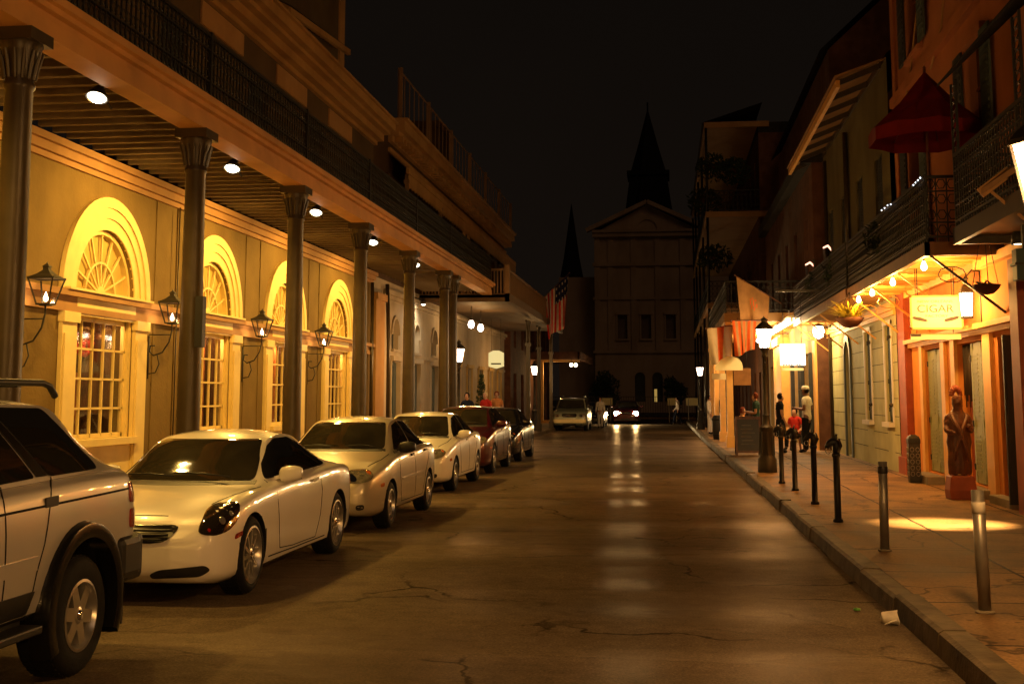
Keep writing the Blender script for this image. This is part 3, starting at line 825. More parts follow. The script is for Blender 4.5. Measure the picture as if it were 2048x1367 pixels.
mb.build('stem', M['leaf_dark'], t)
# ================================================================== second building on the left
bal = thing('balcony_building', 'three storey building with roof railing and scalloped awnings beyond the hotel', 'building', (HX, 50, 0))
mb = MB()
dy = [38.4, 41.7, 45.0]
holes = []
for c in dy: holes += [(c-.62, c+.62, .18, 2.82, False), (c-.5, c+.5, 3.2, 3.66, True)]
d2 = [50.0, 53.2, 56.4, 59.6, 62.8]
for c in d2: holes += [(c-.6, c+.6, .18, 2.95, False)]
F.wall(mb, 35.2, 65.0, .15, 5.25, holes, .25)
mb.add([(HX,65,.15),(HX-9,65,.15),(HX-9,65,10.3),(HX,65,10.3)], [(0,1,2,3)])
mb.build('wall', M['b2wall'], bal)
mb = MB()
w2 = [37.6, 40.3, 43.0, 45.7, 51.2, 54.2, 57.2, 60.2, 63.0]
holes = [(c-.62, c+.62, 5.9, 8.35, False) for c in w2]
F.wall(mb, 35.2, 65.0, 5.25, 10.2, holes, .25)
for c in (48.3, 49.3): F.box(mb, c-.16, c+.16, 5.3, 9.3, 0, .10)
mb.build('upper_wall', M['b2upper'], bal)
mb = MB()
F.box(mb, 35.25, 36.35, .15, 4.6, 0, .14); F.box(mb, 35.2, 36.45, 4.55, 4.75, 0, .2)
mb.build('pilaster', M['panel'], bal)
mb = MB(); mb.tube([(HX+.22, 36.55, .2), (HX+.22, 36.55, 3.3), (HX+.16, 36.55, 5.1)], .06, 8); mb.build('downpipe', M['iron_col'], bal)
mb = MB()
for z0, z1, d in ((4.72, 4.84, .06), (4.84, 4.98, .16), (3.0, 3.12, .05)): F.box(mb, 36.7, 65, z0, z1, 0, d)
mb.build('string_course', M['b2wall'], bal)
for c in dy:
    mb = MB()
    for s in (-1, 1):
        F.box(mb, c+s*.01, c+s*.60, .2, 2.8, -.12, -.08)
        for a, b in ((.32, 1.05), (1.2, 2.68)): F.box(mb, c+s*.10, c+s*.52, a, b, -.08, -.06)
    mb.build('door', M['shutter_teal'], bal)
    mb = MB(); F.box(mb, c-.75, c+.75, 2.84, 2.99, 0, .14); F.box(mb, c-.70, c-.62, .15, 2.84, 0, .06); F.box(mb, c+.62, c+.70, .15, 2.84, 0, .06)
    band(mb, F, c, 3.66, .5, .6, 0, .06); F.box(mb, c-.6, c+.6, 3.12, 3.2, 0, .10)
    mb.build('door_frame', M['b2wall'], bal)
    mb = MB(); F.prism(mb, [(c-.5, 3.2)] + [(c-.5*math.cos(PI*k/14), 3.66+.5*math.sin(PI*k/14)) for k in range(15)] + [(c+.5, 3.2)], -.18, -.16)
    mb.build('fanlight', M['shutter_dark'], bal)
for c in d2:
    mb = MB()
    for s in (-1, 1):
        F.box(mb, c+s*.01, c+s*.58, .2, 2.92, -.14, -.10); F.box(mb, c+s*.1, c+s*.5, 1.0, 2.8, -.10, -.085)
    mb.build('door', M['shutter_dark'], bal)
    mb = MB()
    for s in (-1, 1): F.box(mb, c+s*.6, c+s*.72, .15, 2.95, 0, .07)
    F.box(mb, c-.8, c+.8, 2.95, 3.1, 0, .12); mb.build('door_frame', M['b3wall'], bal)
for c in w2:
    mb = MB(); F.box(mb, c-.62, c+.62, 5.9, 8.35, -.22, -.2)
    wn_ = mb.build('window', M['dark_glass'], bal)
    mb = MB()
    for s in (-1, 1): F.box(mb, c+s*.62, c+s*.74, 5.9, 8.45, 0, .05)
    F.box(mb, c-.8, c+.8, 8.42, 8.55, 0, .12); F.box(mb, c-.02, c+.02, 5.9, 8.35, -.2, -.16)
    mb.build('frame', M['b2upper'], wn_)
# scalloped valance hanging along the eave of the upper gallery
out = HX+.62
mb = MB(); u = 37.3; st = .46
while u < 64.6:
    m_ = u+st/2
    arc = [(out, u+st*(.5-.5*math.cos(PI*k/6)), 8.42-.26*math.sin(PI*k/6)) for k in range(7)]
    mb.add([(out,u,8.62)] + arc + [(out,u+st,8.62)], [tuple(range(9))]); mb.add([(p[0]-.03,p[1],p[2]) for p in [(out,u,8.62)] + arc + [(out,u+st,8.62)]], [tuple(range(9))])
    u += st
mb.box(out-.06, out+.03, 37.2, 64.8, 8.60, 8.78)
mb.add([(out,37.2,8.70),(out,64.8,8.70),(HX,64.8,9.25),(HX,37.2,9.25)], [(0,1,2,3)])
mb.build('scalloped_valance', M['cornice'], bal)
for y in (37.4, 43.2, 48.4, 49.5, 55.2, 60.8):
    mb = MB(); mb.box(out-.12, out-.02, y-.07, y+.07, 5.3, 8.6); mb.box(out-.15, out+.01, y-.1, y+.1, 8.3, 8.42); mb.build('upper_gallery_post', M['cornice'] if y in (48.4, 49.5) else M['rail_paint'], bal)
mb = MB()
for z0, z1, d in ((9.3, 9.42, .08), (9.6, 9.8, .14), (9.8, 9.95, .34), (9.95, 10.25, .52), (10.25, 10.34, .62)):
    F.box(mb, 37.1, 65.2, z0, z1, -.1, d)
y = 37.4
while y < 65: F.box(mb, y, y+.16, 9.62, 9.8, .14, .40); y += .5
mb.build('cornice', M['cornice'], bal)
mb = MB(); railing(mb, lambda u, z: (HX+.35, u, z), 37.1, 65, 10.34, 1.5, lace=False, step=.75, r=.016)
for k in range(7): mb.box(HX+.28, HX+.42, 37.2+k*4.6-.05, 37.2+k*4.6+.05, 10.34, 11.95)
mb.build('roof_railing', M['rail_paint'], bal)
mb = MB(); mb.box(HX-9, HX+.1, 35.2, 65, 10.2, 10.3); mb.build('roof', M['slate'], bal)
mb = MB(); mb.box(HX-2.2, HX-.9, 50.4, 53.6, 10.3, 13.2); mb.box(HX-2.3, HX-.8, 50.3, 53.7, 13.0, 13.25)
mb.build('chimney', M['b2upper'], bal)
# lower balcony with white balusters, on bracketed posts
mb = MB(); mb.box(HX, -5.35, 42.2, 64, 5.12, 5.22); mb.box(-5.5, -5.32, 42.2, 64, 4.98, 5.26)
mb.box(HX, -5.35, 42.2, 42.32, 4.98, 5.26)
mb.build('balcony_floor', M['porch_brown'], bal)
mb = MB(); n = 26
for k in range(n+1):
    x = -8.4+(8.4-5.42)*k/n; mb.box(x-.02, x+.02, 42.26, 42.30, 5.26, 6.05)
for k in range(110):
    y = 42.3+k*.197; mb.box(-5.44, -5.40, y-.02, y+.02, 5.26, 6.05)
mb.box(-8.45, -5.38, 42.24, 42.32, 6.05, 6.13); mb.box(-5.46, -5.38, 42.3, 64, 6.05, 6.13)
mb.box(-5.50, -5.34, 42.2, 42.36, 5.2, 6.25); mb.box(-5.50, -5.34, 63.9, 64.06, 5.2, 6.25)
mb.build('balcony_railing', M['rail_paint'], bal)
for y in (53.0, 57.5, 63.6):
    mb = MB(); mb.box(-5.98, -5.82, y-.08, y+.08, .15, 4.98); mb.box(-6.02, -5.78, y-.12, y+.12, .15, .5); mb.box(-6.02, -5.78, y-.12, y+.12, 3.9, 4.02)
    for s in (-1, 1):
        pts = [(-5.9, y+s*(.08+.75*(1-math.cos(a))), 4.02+.92*math.sin(a)) for a in [PI/2*k/8 for k in range(9)]]
        mb.tube(pts, .045, 6)
    mb.build('balcony_post', M['iron_col'], bal)
# floodlight washing the pale wall
t = thing('floodlight', 'small white floodlight on the pale wall beyond the hotel', 'floodlight', (-8.2, 41.2, 4.9))
mb = MB(); mb.lathe([(.04,5.02),(.09,4.95),(.11,4.84),(.10,4.83)], (-8.15, 41.2, 0), 14); mb.build('housing', M['dark_iron'], t)
mb = MB(); mb.lathe([(.095,4.845),(.05,4.80),(0,4.79)], (-8.15, 41.2, 0), 14); mb.build('lens', M['lamp_white'], t)
mb = MB(); mb.bar((-8.15, 41.2, 5.0), (-8.45, 41.2, 5.05), .04, .04); mb.build('bracket', M['dark_iron'], t)
spot('wall_wash', (-7.9, 41.2, 4.78), (-8.45, 41.1, 3.2), 140, COOL, 165, .6, .06)
# paired ceiling lamps under the second balcony
for y, lb in ((46.2, 'nearer of the two bright globes under the white balcony'), (48.6, 'farther of the two bright globes under the white balcony')):
    t = thing('ceiling_lamp', lb, 'lamp', (-7.3, y, 4.5), 'globe lamps under the white balcony')
    mb = MB(); mb.tube([(-7.3, y, 5.12), (-7.3, y, 4.55)], .015, 6); mb.lathe([(.09,4.58),(.07,4.62),(.02,4.66)], (-7.3, y, 0), 12); mb.build('stem', M['dark_iron'], t)
    mb = MB(); mb.lathe([(0,4.28),(.08,4.31),(.125,4.41),(.10,4.52),(.06,4.58)], (-7.3, y, 0), 14); mb.build('globe', M['lamp_white'], t)
    point('globe_light', (-7.15, y, 4.32), 60, AMBER, .18, t)
# hanging lit sign
t = thing('hanging_sign', 'lit cream box sign hanging under the white balcony', 'sign', (-7.35, 53.5, 3.0))
mb = MB(); cx, yy = -7.35, 53.5
sh = [(-.33,3.04),(.0,2.94),(.33,3.04),(.33,3.62),(.12,3.72),(-.12,3.72),(-.33,3.62)]
mb.prism(sh, lambda a, b, d: (cx+a, yy+d, b), -.05, .05); mb.build('board', M['sign_lit_dim'], t)
mb = MB(); mb.box(cx-.22, cx+.22, yy-.056, yy-.052, 3.12, 3.18); mb.build('lettering', M['ink'], t)
mb = MB()
for s in (-.2, .2): mb.tube([(cx+s, yy, 3.68), (cx+s, yy, 5.1)], .008, 5)
mb.build('chain', M['dark_iron'], t)
# potted plants
def leaf_clump(mb, c, r, n, size, squash=1.0, drop=0.0):
    for k in range(n):
        while True:
            v = Vector((random.uniform(-1,1), random.uniform(-1,1), random.uniform(-1,1)))
            if .15 < v.length < 1: break
        p = Vector(c) + Vector((v.x*r, v.y*r, v.z*r*squash - drop*v.length*r))
        a = Vector((random.gauss(0,1), random.gauss(0,1), random.gauss(0,1))).normalized()
        b = a.orthogonal().normalized(); s = size*random.uniform(.6, 1.3)
        mb.add([p - a*s*.5, p + b*s*.22, p + a*s*.6, p - b*s*.22], [(0,1,2,3)])
t = thing('potted_plant', 'round green potted shrub beside the teal doors', 'plant', (-7.6, 43.3, .17))
mb = MB(); mb.lathe([(.15,.17),(.21,.55),(.23,.57),(.2,.58),(0,.56)], (-7.6, 43.3, 0), 14); mb.build('pot', M['terracotta'], t)
mb = MB(); leaf_clump(mb, (-7.6, 43.3, 1.0), .48, 420, .11); mb.build('foliage', M['leaf_dark'], t)
t = thing('potted_plant', 'tall dark cypress shrub in a pot beside the paired lamps', 'plant', (-7.5, 50.2, .17))
mb = MB(); mb.lathe([(.18,.17),(.26,.65),(.28,.68),(.2,.66),(0,.66)], (-7.5, 50.2, 0), 14); mb.build('pot', M['terracotta'], t)
mb = MB()
for k in range(9): leaf_clump(mb, (-7.5, 50.2, .95+k*.2), .38*(1-k/10.5), 70, .11)
mb.build('foliage', M['leaf_dark'], t)

# ================================================================== corner building before the cross street
cb = thing('corner_building', 'dark brick corner building with a lit canopy at the cross street', 'building', (HX, 76, 0))
mb = MB(); F2 = Fac(-8.3, 1)
hs = [(c-.7, c+.7, .2, 3.0, False) for c in (68, 71.5, 75, 78.5, 82, 85.5)] + [(c-.5, c+.5, 4.4, 6.3, False) for c in (68, 71.5, 75, 78.5, 82, 85.5)]
F2.wall(mb, 66, 88, .15, 7.2, hs, .2)
mb.add([(-8.3,66,.15),(-17,66,.15),(-17,66,7.2),(-8.3,66,7.2)], [(0,1,2,3)])
mb.build('wall', M['brick'], cb)
mb = MB(); F2.box(mb, 65.9, 88.2, 7.2, 7.6, -8, .35); mb.build('roof', M['slate'], cb)
for c in (68, 71.5, 75, 78.5, 82, 85.5):
    mb = MB(); F2.box(mb, c-.7, c+.7, .2, 3.0, -.19, -.16); mb.build('door', M['shutter_dark'], cb)
    mb = MB(); F2.box(mb, c-.5, c+.5, 4.4, 6.3, -.19, -.16); mb.build('window', M['dark_glass'], cb)
mb = MB()
mb.box(-8.3, -5.2, 74.2, 87, 4.05, 4.25); mb.box(-8.3, -5.2, 74.1, 74.2, 3.95, 4.40); mb.box(-5.28, -5.12, 74.1, 87, 3.95, 4.40)
mb.build('canopy', M['brick'], cb)
mb = MB()
for z in (.15,): mb.box(-7.72, -7.52, 75.9, 76.1, .15, 4.05); mb.box(-7.72, -6.3, 75.95, 76.05, .15, .32); mb.box(-7.72, -5.3, 75.95, 76.05, 3.85, 4.0)
mb.build('shop_frame', M['amber_trim'], cb)
for x, lb in ((-5.65, 'left small lamp under the dark canopy at the corner'), (-5.42, 'right small lamp under the dark canopy at the corner')):
    y = 74.4 if x > -5.5 else 73.9
    t = thing('canopy_lamp', lb, 'lamp', (x, y, 3.6), 'small lamps under the corner canopy')
    mb = MB(); mb.tube([(x, y+.3, 3.98), (x, y, 3.8), (x, y, 3.7)], .012, 5); mb.lathe([(.06,3.72),(.03,3.76)], (x, y, 0), 8); mb.build('stem', M['dark_iron'], t)
    zz = 3.28 if x > -5.5 else 3.14
    mb = MB(); mb.lathe([(0,3.50),(.08,3.54),(.11,3.63),(.06,3.72)], (x, y, 0), 10); mb.build('globe', M['bulb'], t)
point('canopy_light', (-6.9, 76.6, 3.3), 120, AMBER, .2)

# ================================================================== American flag on a slanting pole
def flag_mesh(mb, root, tip, drop, nst, fn_mi, folds=3, amp=.08, side=(0,1,0), nu=26, nv=20, f0=.15, f1=.97, pl_=.30):
    """cloth hanging from a pole between f0 and f1 of its length; material index by fn_mi(s, t)"""
    root = Vector(root); tip = Vector(tip); sd = Vector(side)
    P = []
    for i in range(nu+1):
        s = i/nu
        a = root.lerp(tip, f0+(f1-f0)*s)
        row = []
        for j in range(nv+1):
            t = j/nv
            pull = pl_*t
            ctr = root.lerp(tip, (f0+f1)/2)
            p = a.lerp(Vector((ctr.x, ctr.y, a.z)), pull*.8)
            p = p + Vector((0,0,-drop*t*(1-.10*math.cos(s*PI))))
            p += sd*(amp*(.35+.65*t)*math.sin(s*folds*2*PI + t*1.3))
            p += Vector((amp*.5*t*math.sin(s*9+1), 0, 0))
            row.append(p)
        P.append(row)
    base = len(mb.v)
    mb.v += [tuple(p) for r in P for p in r]
    for i in range(nu):
        for j in range(nv):
            mb.f.append([base+i*(nv+1)+j, base+i*(nv+1)+j+1, base+(i+1)*(nv+1)+j+1, base+(i+1)*(nv+1)+j])
            mb.sm.append(True); mb.mi.append(fn_mi((i+.5)/nu, (j+.5)/nv))
FR = mat('flag red', (.62, .04, .03), .85, var=.15, scale=6); FW = mat('flag white', (.68, .6, .5), .85, var=.1, scale=6); FB = mat('flag blue', (.02, .03, .10), .85, var=.1)
FO = mat('flag orange', (.55, .085, .012), .85, var=.15, scale=6); FT = mat('flag tan', (.30, .15, .048), .85, var=.25, scale=4)
def usa(s, t):
    if s > 6/13 and t < .4:
        i, j = int((s-6/13)*26), int(t*20)
        return 1 if (i % 3 == 1 and j % 3 == 1) else 2
    return 0 if int(s*13) % 2 == 0 else 1
def flag(lb, root, tip, drop, fn, mats, f0=.3, folds=3, amp=.08, side=(0,1,0), nu=26, group=None):
    t = thing('flag', lb, 'flag', root, group)
    mb = MB(); mb.tube([root, tip], [.022, .016], 8); v = Vector(tip); mb.lathe([(0,-.03),(.035,0),(0,.05)], v, 8); mb.build('pole', M['wood'], t)
    mb = MB(); flag_mesh(mb, root, tip, drop, 13, fn, folds, amp, side, nu=nu, f0=f0); mb.build('cloth', mats, t)
    return t
flag('american flag hanging from a slanted pole off the white balcony', (-6.2, 56.0, 5.55), (-4.35, 56.3, 7.35), 2.1, usa, [FR, FW, FB], f0=.36, folds=2.5, amp=.16, nu=52)

# ================================================================== cathedral
ct = thing('cathedral', 'dark cathedral with a tall central spire closing the end of the street', 'church', (-2.4, 140, 0))
cxx = -2.3
mb = MB(); Y = 140
def FC(u, v, d): return (u, Y-d, v)
class FacY(Fac):
    def __init__(f, Y): f.Y = Y
    def p(f, u, v, d): return (u, f.Y-d, v)
    def box(f, mb, u0, u1, v0, v1, d0, d1, mi=0): return mb.box(u0, u1, f.Y-d0, f.Y-d1, v0, v1, mi)
G = FacY(140)
hs = [(c-.55, c+.55, 8.2, 10.9, False) for c in (-5.2, -2.55, .2)] + [(-3.9, -2.75, 1.2, 3.9, True), (-1.95, -.8, 1.2, 3.9, True)]
G.wall(mb, -8.3, 3.9, 0, 20.2, hs, .5)
mb.box(-8.3, 3.9, 140.6, 185, 0, 20.2)
mb.add([(-8.3,140,20.2),(3.9,140,20.2),(cxx,140,23.4)], [(0,1,2)])
mb.add([(-8.3,185,20.2),(3.9,185,20.2),(cxx,185,23.4)], [(0,1,2)])
mb.build('wall', M['cathedral'], ct)
mb = MB(); mb.box(-12.6, -8.3, 143, 185, 0, 15.5); mb.box(3.9, 8.2, 143, 185, 0, 15.5); mb.build('side_aisle', M['cathedral'], ct)
mb = MB()
for z0, z1, d in ((6.6, 6.9, .25), (12.6, 12.9, .2), (16.4, 16.8, .3), (19.7, 20.2, .5), (20.2, 20.5, .7)): G.box(mb, -8.5, 4.1, z0, z1, -.1, d)
for s in (-1, 1): mb.bar((cxx, 139.6, 23.65), (cxx+s*6.9, 139.6, 20.45), .9, .45)
for c in (-8.0, -6.5, -3.9, -1.2, 1.6, 3.5): G.box(mb, c-.3, c+.3, 6.9, 19.7, 0, .15)
band(mb, G, cxx, 20.55, 1.1, 1.4, 0, .15)
mb.build('cornice', M['cathedral'], ct)
for c in (-5.2, -2.55, .2):
    mb = MB(); G.box(mb, c-.55, c+.55, 8.2, 10.9, -.5, -.45); wn_ = mb.build('window', M['cath_window'], ct)
    mb = MB(); G.box(mb, c-.75, c+.75, 10.9, 11.15, 0, .2); G.box(mb, c-.75, c+.75, 8.0, 8.2, 0, .2); G.box(mb, c-.72, c-.55, 8.2, 10.9, 0, .1); G.box(mb, c+.55, c+.72, 8.2, 10.9, 0, .1); mb.build('surround', M['cathedral'], wn_)
mb = MB(); mb.add([(-8.6,139.4,20.5),(cxx,139.4,23.8),(cxx,185,23.8),(-8.6,185,20.5),(4.2,139.4,20.5),(4.2,185,20.5)], [(0,1,2,3),(1,4,5,2)]); mb.build('roof', M['cath_dark'], ct)
mb = MB(); mb.box(-4.9, .1, 163, 168, 20, 31.2); mb.box(-5.2, .4, 162.7, 168.3, 30.9, 31.5)
mb.lathe([(4.0,22),(2.6,31.4),(0.02,40.0)], (-2.4, 165.5, 0), 8, smooth=False, ph=PI/8)
mb.lathe([(2.5,31.4),(2.0,33),(1.1,36.5),(.05,40.3)], (-2.4, 165.5, 0), 8, smooth=False, ph=PI/8)
mb.tube([(-2.4,165.5,40),(-2.4,165.5,41.3)], .12, 6)
mb.build('spire', M['cath_dark'], ct)
mb = MB()
mb.box(-13.7, -11.6, 162, 164.6, 0, 17.5); mb.lathe([(1.6,17.5),(1.1,20),(.03,27.3)], (-12.65, 163.4, 0), 8, smooth=False, ph=PI/8); mb.build('side_spire', M['cath_dark'], ct)
mb = MB(); mb.box(7.4, 9.8, 162, 165, 0, 18.5); mb.lathe([(1.9,18.5),(1.3,21),(.03,28.3)], (8.6, 163.5, 0), 8, smooth=False, ph=PI/8); mb.build('side_spire', M['cath_dark'], ct)
mb = MB(); G.prism(mb, [(-3.9,1.2)] + [(-3.325-.575*math.cos(PI*k/10), 3.9+.575*math.sin(PI*k/10)) for k in range(11)] + [(-2.75,1.2)], -.5, -.45); mb.build('door', M['shutter_dark'], ct)
mb = MB(); G.prism(mb, [(-1.95,1.2)] + [(-1.375-.575*math.cos(PI*k/10), 3.9+.575*math.sin(PI*k/10)) for k in range(11)] + [(-.8,1.2)], -.5, -.45); dd = mb.build('door', M['shutter_dark'], ct)
mb = MB(); G.box(mb, -1.75, -1.45, .9, 2.6, -.44, -.40); mb.build('lit_window', M['window_lit'], ct)
ct.location.x += .3
# garden hedge, fence and two round trees before it
t = thing('iron_fence', 'black iron fence along the garden before the cathedral', 'fence', (-2, 104, 0))
mb = MB(); railing(mb, lambda u, z: (u, 104, z), -24, 20, .15, 1.6, lace=False, step=.2, r=.02); mb.build('fence_rail', M['iron'], t)
def tree(lb, x, y, z, rx, rz, n=900):
    t = thing('round_tree', lb, 'tree', (x, y, 0), 'clipped trees before the cathedral')
    mb = MB(); mb.tube([(x, y, 0), (x+.05, y, z*.6), (x, y, z)], [.22, .16, .08], 8)
    for k in range(7):
        a = 2*PI*k/7; mb.tube([(x, y, z*.62), (x+.5*rx*math.cos(a), y+.5*rx*math.sin(a), z*1.0+.3*rz*math.sin(k*2.1))], [.08, .03], 5)
    mb.build('trunk', M['wood'], t)
    mb = MB()
    for k in range(16):
        a = random.uniform(0, 2*PI); q = random.uniform(.1, .72); zz = random.uniform(-.7, .75)
        leaf_clump(mb, (x+q*rx*math.cos(a)*math.sqrt(1-zz*zz), y+q*rx*math.sin(a), z+zz*rz), rx*.48, n//16, .34)
    mb.build('crown', M['leaf_dark'], t)
tree('larger rounded dark tree before the left side of the cathedral', -5.5, 112, 2.6, 1.45, 1.75, 1700)
tree('smaller rounded dark tree before the right side of the cathedral', .75, 112, 2.1, 1.35, 1.3, 1400)
# ================================================================== cigar shop with the tall salmon storeys
CX = 4.95
K = Fac(CX, -1)
cig = thing('cigar_shop', 'tall salmon corner building with an orange shopfront and olive shutters', 'building', (CX, 22, 0))
mb = MB()
ch = [(23.55, 24.85, .32, 2.62, False), (20.25, 22.15, .32, 2.62, False), (18.55, 19.5, .2, 2.62, False)]
K.wall(mb, 17.4, 26.9, .15, 3.98, ch, .22)
mb.build('wall', M['orange_wall'], cig)
mb = MB()
up = [(24.3, 25.5, 4.0, 7.35, False), (19.5, 20.6, 4.0, 7.35, False), (24.0, 25.2, 8.45, 11.4, False), (19.4, 20.5, 8.45, 11.4, False), (24.0, 25.2, 12.5, 14.9, False), (19.4, 20.5, 12.5, 14.9, False)]
K.wall(mb, 17.4, 26.9, 3.98, 17.0, up, .2)
for y in (17.4, 26.9): mb.add([(CX,y,.15),(CX+9,y,.15),(CX+9,y,17),(CX,y,17)], [(0,1,2,3)])
mb.build('upper_wall', M['pink_wall'], cig)
mb = MB(); K.box(mb, 17.2, 27.1, 17, 17.5, -9, .5); mb.build('roof', M['slate'], cig)
mb = MB()
K.box(mb, 17.4, 17.78, 3.98, 17, 0, .07); K.box(mb, 26.55, 26.9, 3.98, 17, 0, .05)
K.box(mb, 17.4, 26.9, 7.85, 8.05, 0, .12); K.box(mb, 17.4, 26.9, 12.0, 12.2, 0, .12)
mb.build('quoin', M['pink_wall'], cig)
for (a, b, z0, z1, _) in up:
    mb = MB(); K.box(mb, a, b, z0, z1, -.19, -.16)
    wn_ = mb.build('window', M['dark_glass'], cig)
    mb = MB()
    for u in (a, b): K.box(mb, u-.06, u+.06, z0, z1+.08, -.0, .05)
    K.box(mb, a-.15, b+.15, z1, z1+.14, 0, .09); K.box(mb, a-.1, b+.1, z0-.1, z0, 0, .1)
    K.box(mb, (a+b)/2-.025, (a+b)/2+.025, z0, z1, -.16, -.12)
    for k in range(1, 5): K.box(mb, a, b, z0+(z1-z0)*k/5-.015, z0+(z1-z0)*k/5+.015, -.16, -.13)
    mb.build('frame', M['pink_wall'], wn_)
for (a, b, z0, z1, _) in up:
    for s, u in ((-1, a), (1, b)):
        mb = MB(); w_ = (b-a)/2
        u0, u1 = (u-.06-w_, u-.06) if s < 0 else (u+.06, u+.06+w_)
        K.box(mb, u0, u1, z0, z1, .055, .09)
        n = int((z1-z0-.3)/.11)
        for k in range(n): K.box(mb, u0+.06, u1-.06, z0+.15+k*.11, z0+.15+k*.11+.055, .09, .105)
        mb.build('shutter', M['shutter_dark'] if s > 0 else M['shutter_teal'], cig)
mb = MB()
mb.tube([(CX-.06, 23.4, 16), (CX-.06, 23.5, 10.5), (CX-.06, 23.9, 9.2), (CX-.06, 24.8, 8.2), (CX-.06, 25.8, 7.4), (CX-.06, 26.4, 7.0)], .022, 6)
mb.tube([(CX-.06, 20.8, 11.9), (CX-.06, 21.2, 9.6), (CX-.06, 22.0, 8.2), (CX-.06, 23.0, 7.7)], .02, 6)
mb.build('cable', M['panel'], cig)
# shopfront
mb = MB()
K.box(mb, 17.45, 26.2, 2.78, 2.86, 0, .16); K.box(mb, 17.45, 26.2, 2.70, 2.78, 0, .08); K.box(mb, 17.45, 26.2, 3.72, 3.86, 0, .12)
for a, b in ((22.15, 22.45), (22.95, 23.25), (19.75, 20.2), (24.9, 25.15)): K.box(mb, a, b, .15, 2.70, 0, .06)
mb.build('shopfront_trim', M['amber_trim'], cig)
mb = MB()
K.box(mb, 26.15, 26.9, .15, 3.9, 0, .14); K.box(mb, 26.1, 26.95, .15, .5, 0, .2); mb.build('corner_post', M['red_post'], cig)
mb = MB(); K.box(mb, 17.38, 17.78, .15, 3.6, 0, .26); mb.build('corner_post', M['red_post'], cig)
def shutter_pair(f, u0, u1, z0, z1, d, m, parent, name='shutter', leaves=2):
    for k in range(leaves):
        a = u0+(u1-u0)*k/leaves+.008; b = u0+(u1-u0)*(k+1)/leaves-.008; mb = MB()
        f.box(mb, a, b, z0, z1, d, d+.04)
        st = min(.09, (b-a)*.16)
        zm = z0+(z1-z0)*.42
        for p, q in ((z0+.12, zm-.06), (zm+.06, z1-.1)):
            f.box(mb, a+st, b-st, p, q, d+.04, d+.048)
            n = int((q-p-.1)/.07)
            for j in range(n): f.box(mb, a+st+.03, b-st-.03, p+.06+j*.07, p+.06+j*.07+.035, d+.048, d+.06)
        for (p, q) in ((a, a+st), (b-st, b)): f.box(mb, p, q, z0, z1, d+.04, d+.056)
        sh = mb.build(name, m, parent)
        mb = MB()
        for z in (z0+.25, zm, z1-.25): f.box(mb, (a if k == 0 else b-.03), (a+.03 if k == 0 else b), z-.05, z+.05, d+.056, d+.075)
        mb.build('hinge', M['dark_iron'], sh)
shutter_pair(K, 23.56, 24.84, .34, 2.6, -.10, M['shutter_olive'], cig)
shutter_pair(K, 20.26, 21.40, .34, 2.6, -.10, M['shutter_olive'], cig)
mb = MB(); K.box(mb, 21.40, 22.15, .34, 2.6, -.20, -.17); mb.build('doorway', M['red_post'], cig)
mb = MB()
for k in range(7): mb.tube([(CX+.08, 21.5+k*.095, 2.6), (CX+.08, 21.5+k*.095, 1.75-.1*(k % 3))], .012, 5)
mb.build('bead_string', M['ink'], cig)
mb = MB(); K.box(mb, 18.56, 19.49, .2, 2.6, -.2, -.16); mb.build('door', M['shutter_dark'], cig)
mb = MB(); mb.box(CX-.20, CX-.02, 18.44, 18.49, .22, 2.60)
for z0, z1 in ((.4, 1.2), (1.35, 2.5)): mb.box(CX-.17, CX-.05, 18.425, 18.44, z0, z1)
mb.build('open_shutter', M['shutter_dark'], cig)
for a, b, z, d in ((23.4, 25.0, .30, .34), (20.1, 22.2, .30, .26), (18.5, 19.6, .28, .2)): mb = MB(); K.box(mb, a, b, .15, z, 0, d); mb.build('step', M['concrete'], cig, bevel=.012)
# balcony shared floor
def balcony(parent, xo, xw, y0, y1, z, m_f, near_end=True, rail_h=.98, joist_m=None):
    mb = MB(); mb.box(xo, xw, y0, y1, z, z+.05); mb.build('balcony_floor', m_f, parent)
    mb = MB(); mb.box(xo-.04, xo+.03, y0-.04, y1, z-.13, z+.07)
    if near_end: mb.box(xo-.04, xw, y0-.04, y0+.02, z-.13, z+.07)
    mb.build('balcony_edge', M['edge_shaded'], parent)
    y = y0+.35
    while y < y1: MB().box(xo+.03, xw, y-.035, y+.035, z-.11, z).build('balcony_joist', joist_m or m_f, parent); y += .55
    mb = MB(); railing(mb, lambda u, v: (xo, u, v), y0, y1, z+.07, rail_h, step=.14)
    if near_end: railing(mb, lambda u, v: (u, y0, v), xo, xw, z+.07, rail_h, step=.14)
    mb.build('balcony_railing', M['iron'], parent)
balcony(cig, 3.86, CX, 18.9, 26.9, 3.93, M['amber_trim'], joist_m=M['amber_trim'])
def brace(parent, y, xo, xw, zt, zb, m):
    mb = MB(); mb.bar((xo+.05, y, zt), (xw, y, zb), .035, .035)
    pts = [(xo+.35+.2*math.cos(a), y, zt-.28+.12*math.sin(a)) for a in [2*PI*k/10 for k in range(11)]]
    mb.tube(pts, .009, 5, False); mb.build('balcony_brace', m, parent)
for y in (18.95, 21.6, 24.3, 26.8): brace(cig, y, 3.86, CX, 3.80, 2.95, M['dark_iron'] if y < 19 else M['amber_trim'])  # same brace, dark where unlit and amber where lit: lamplight put in the colour

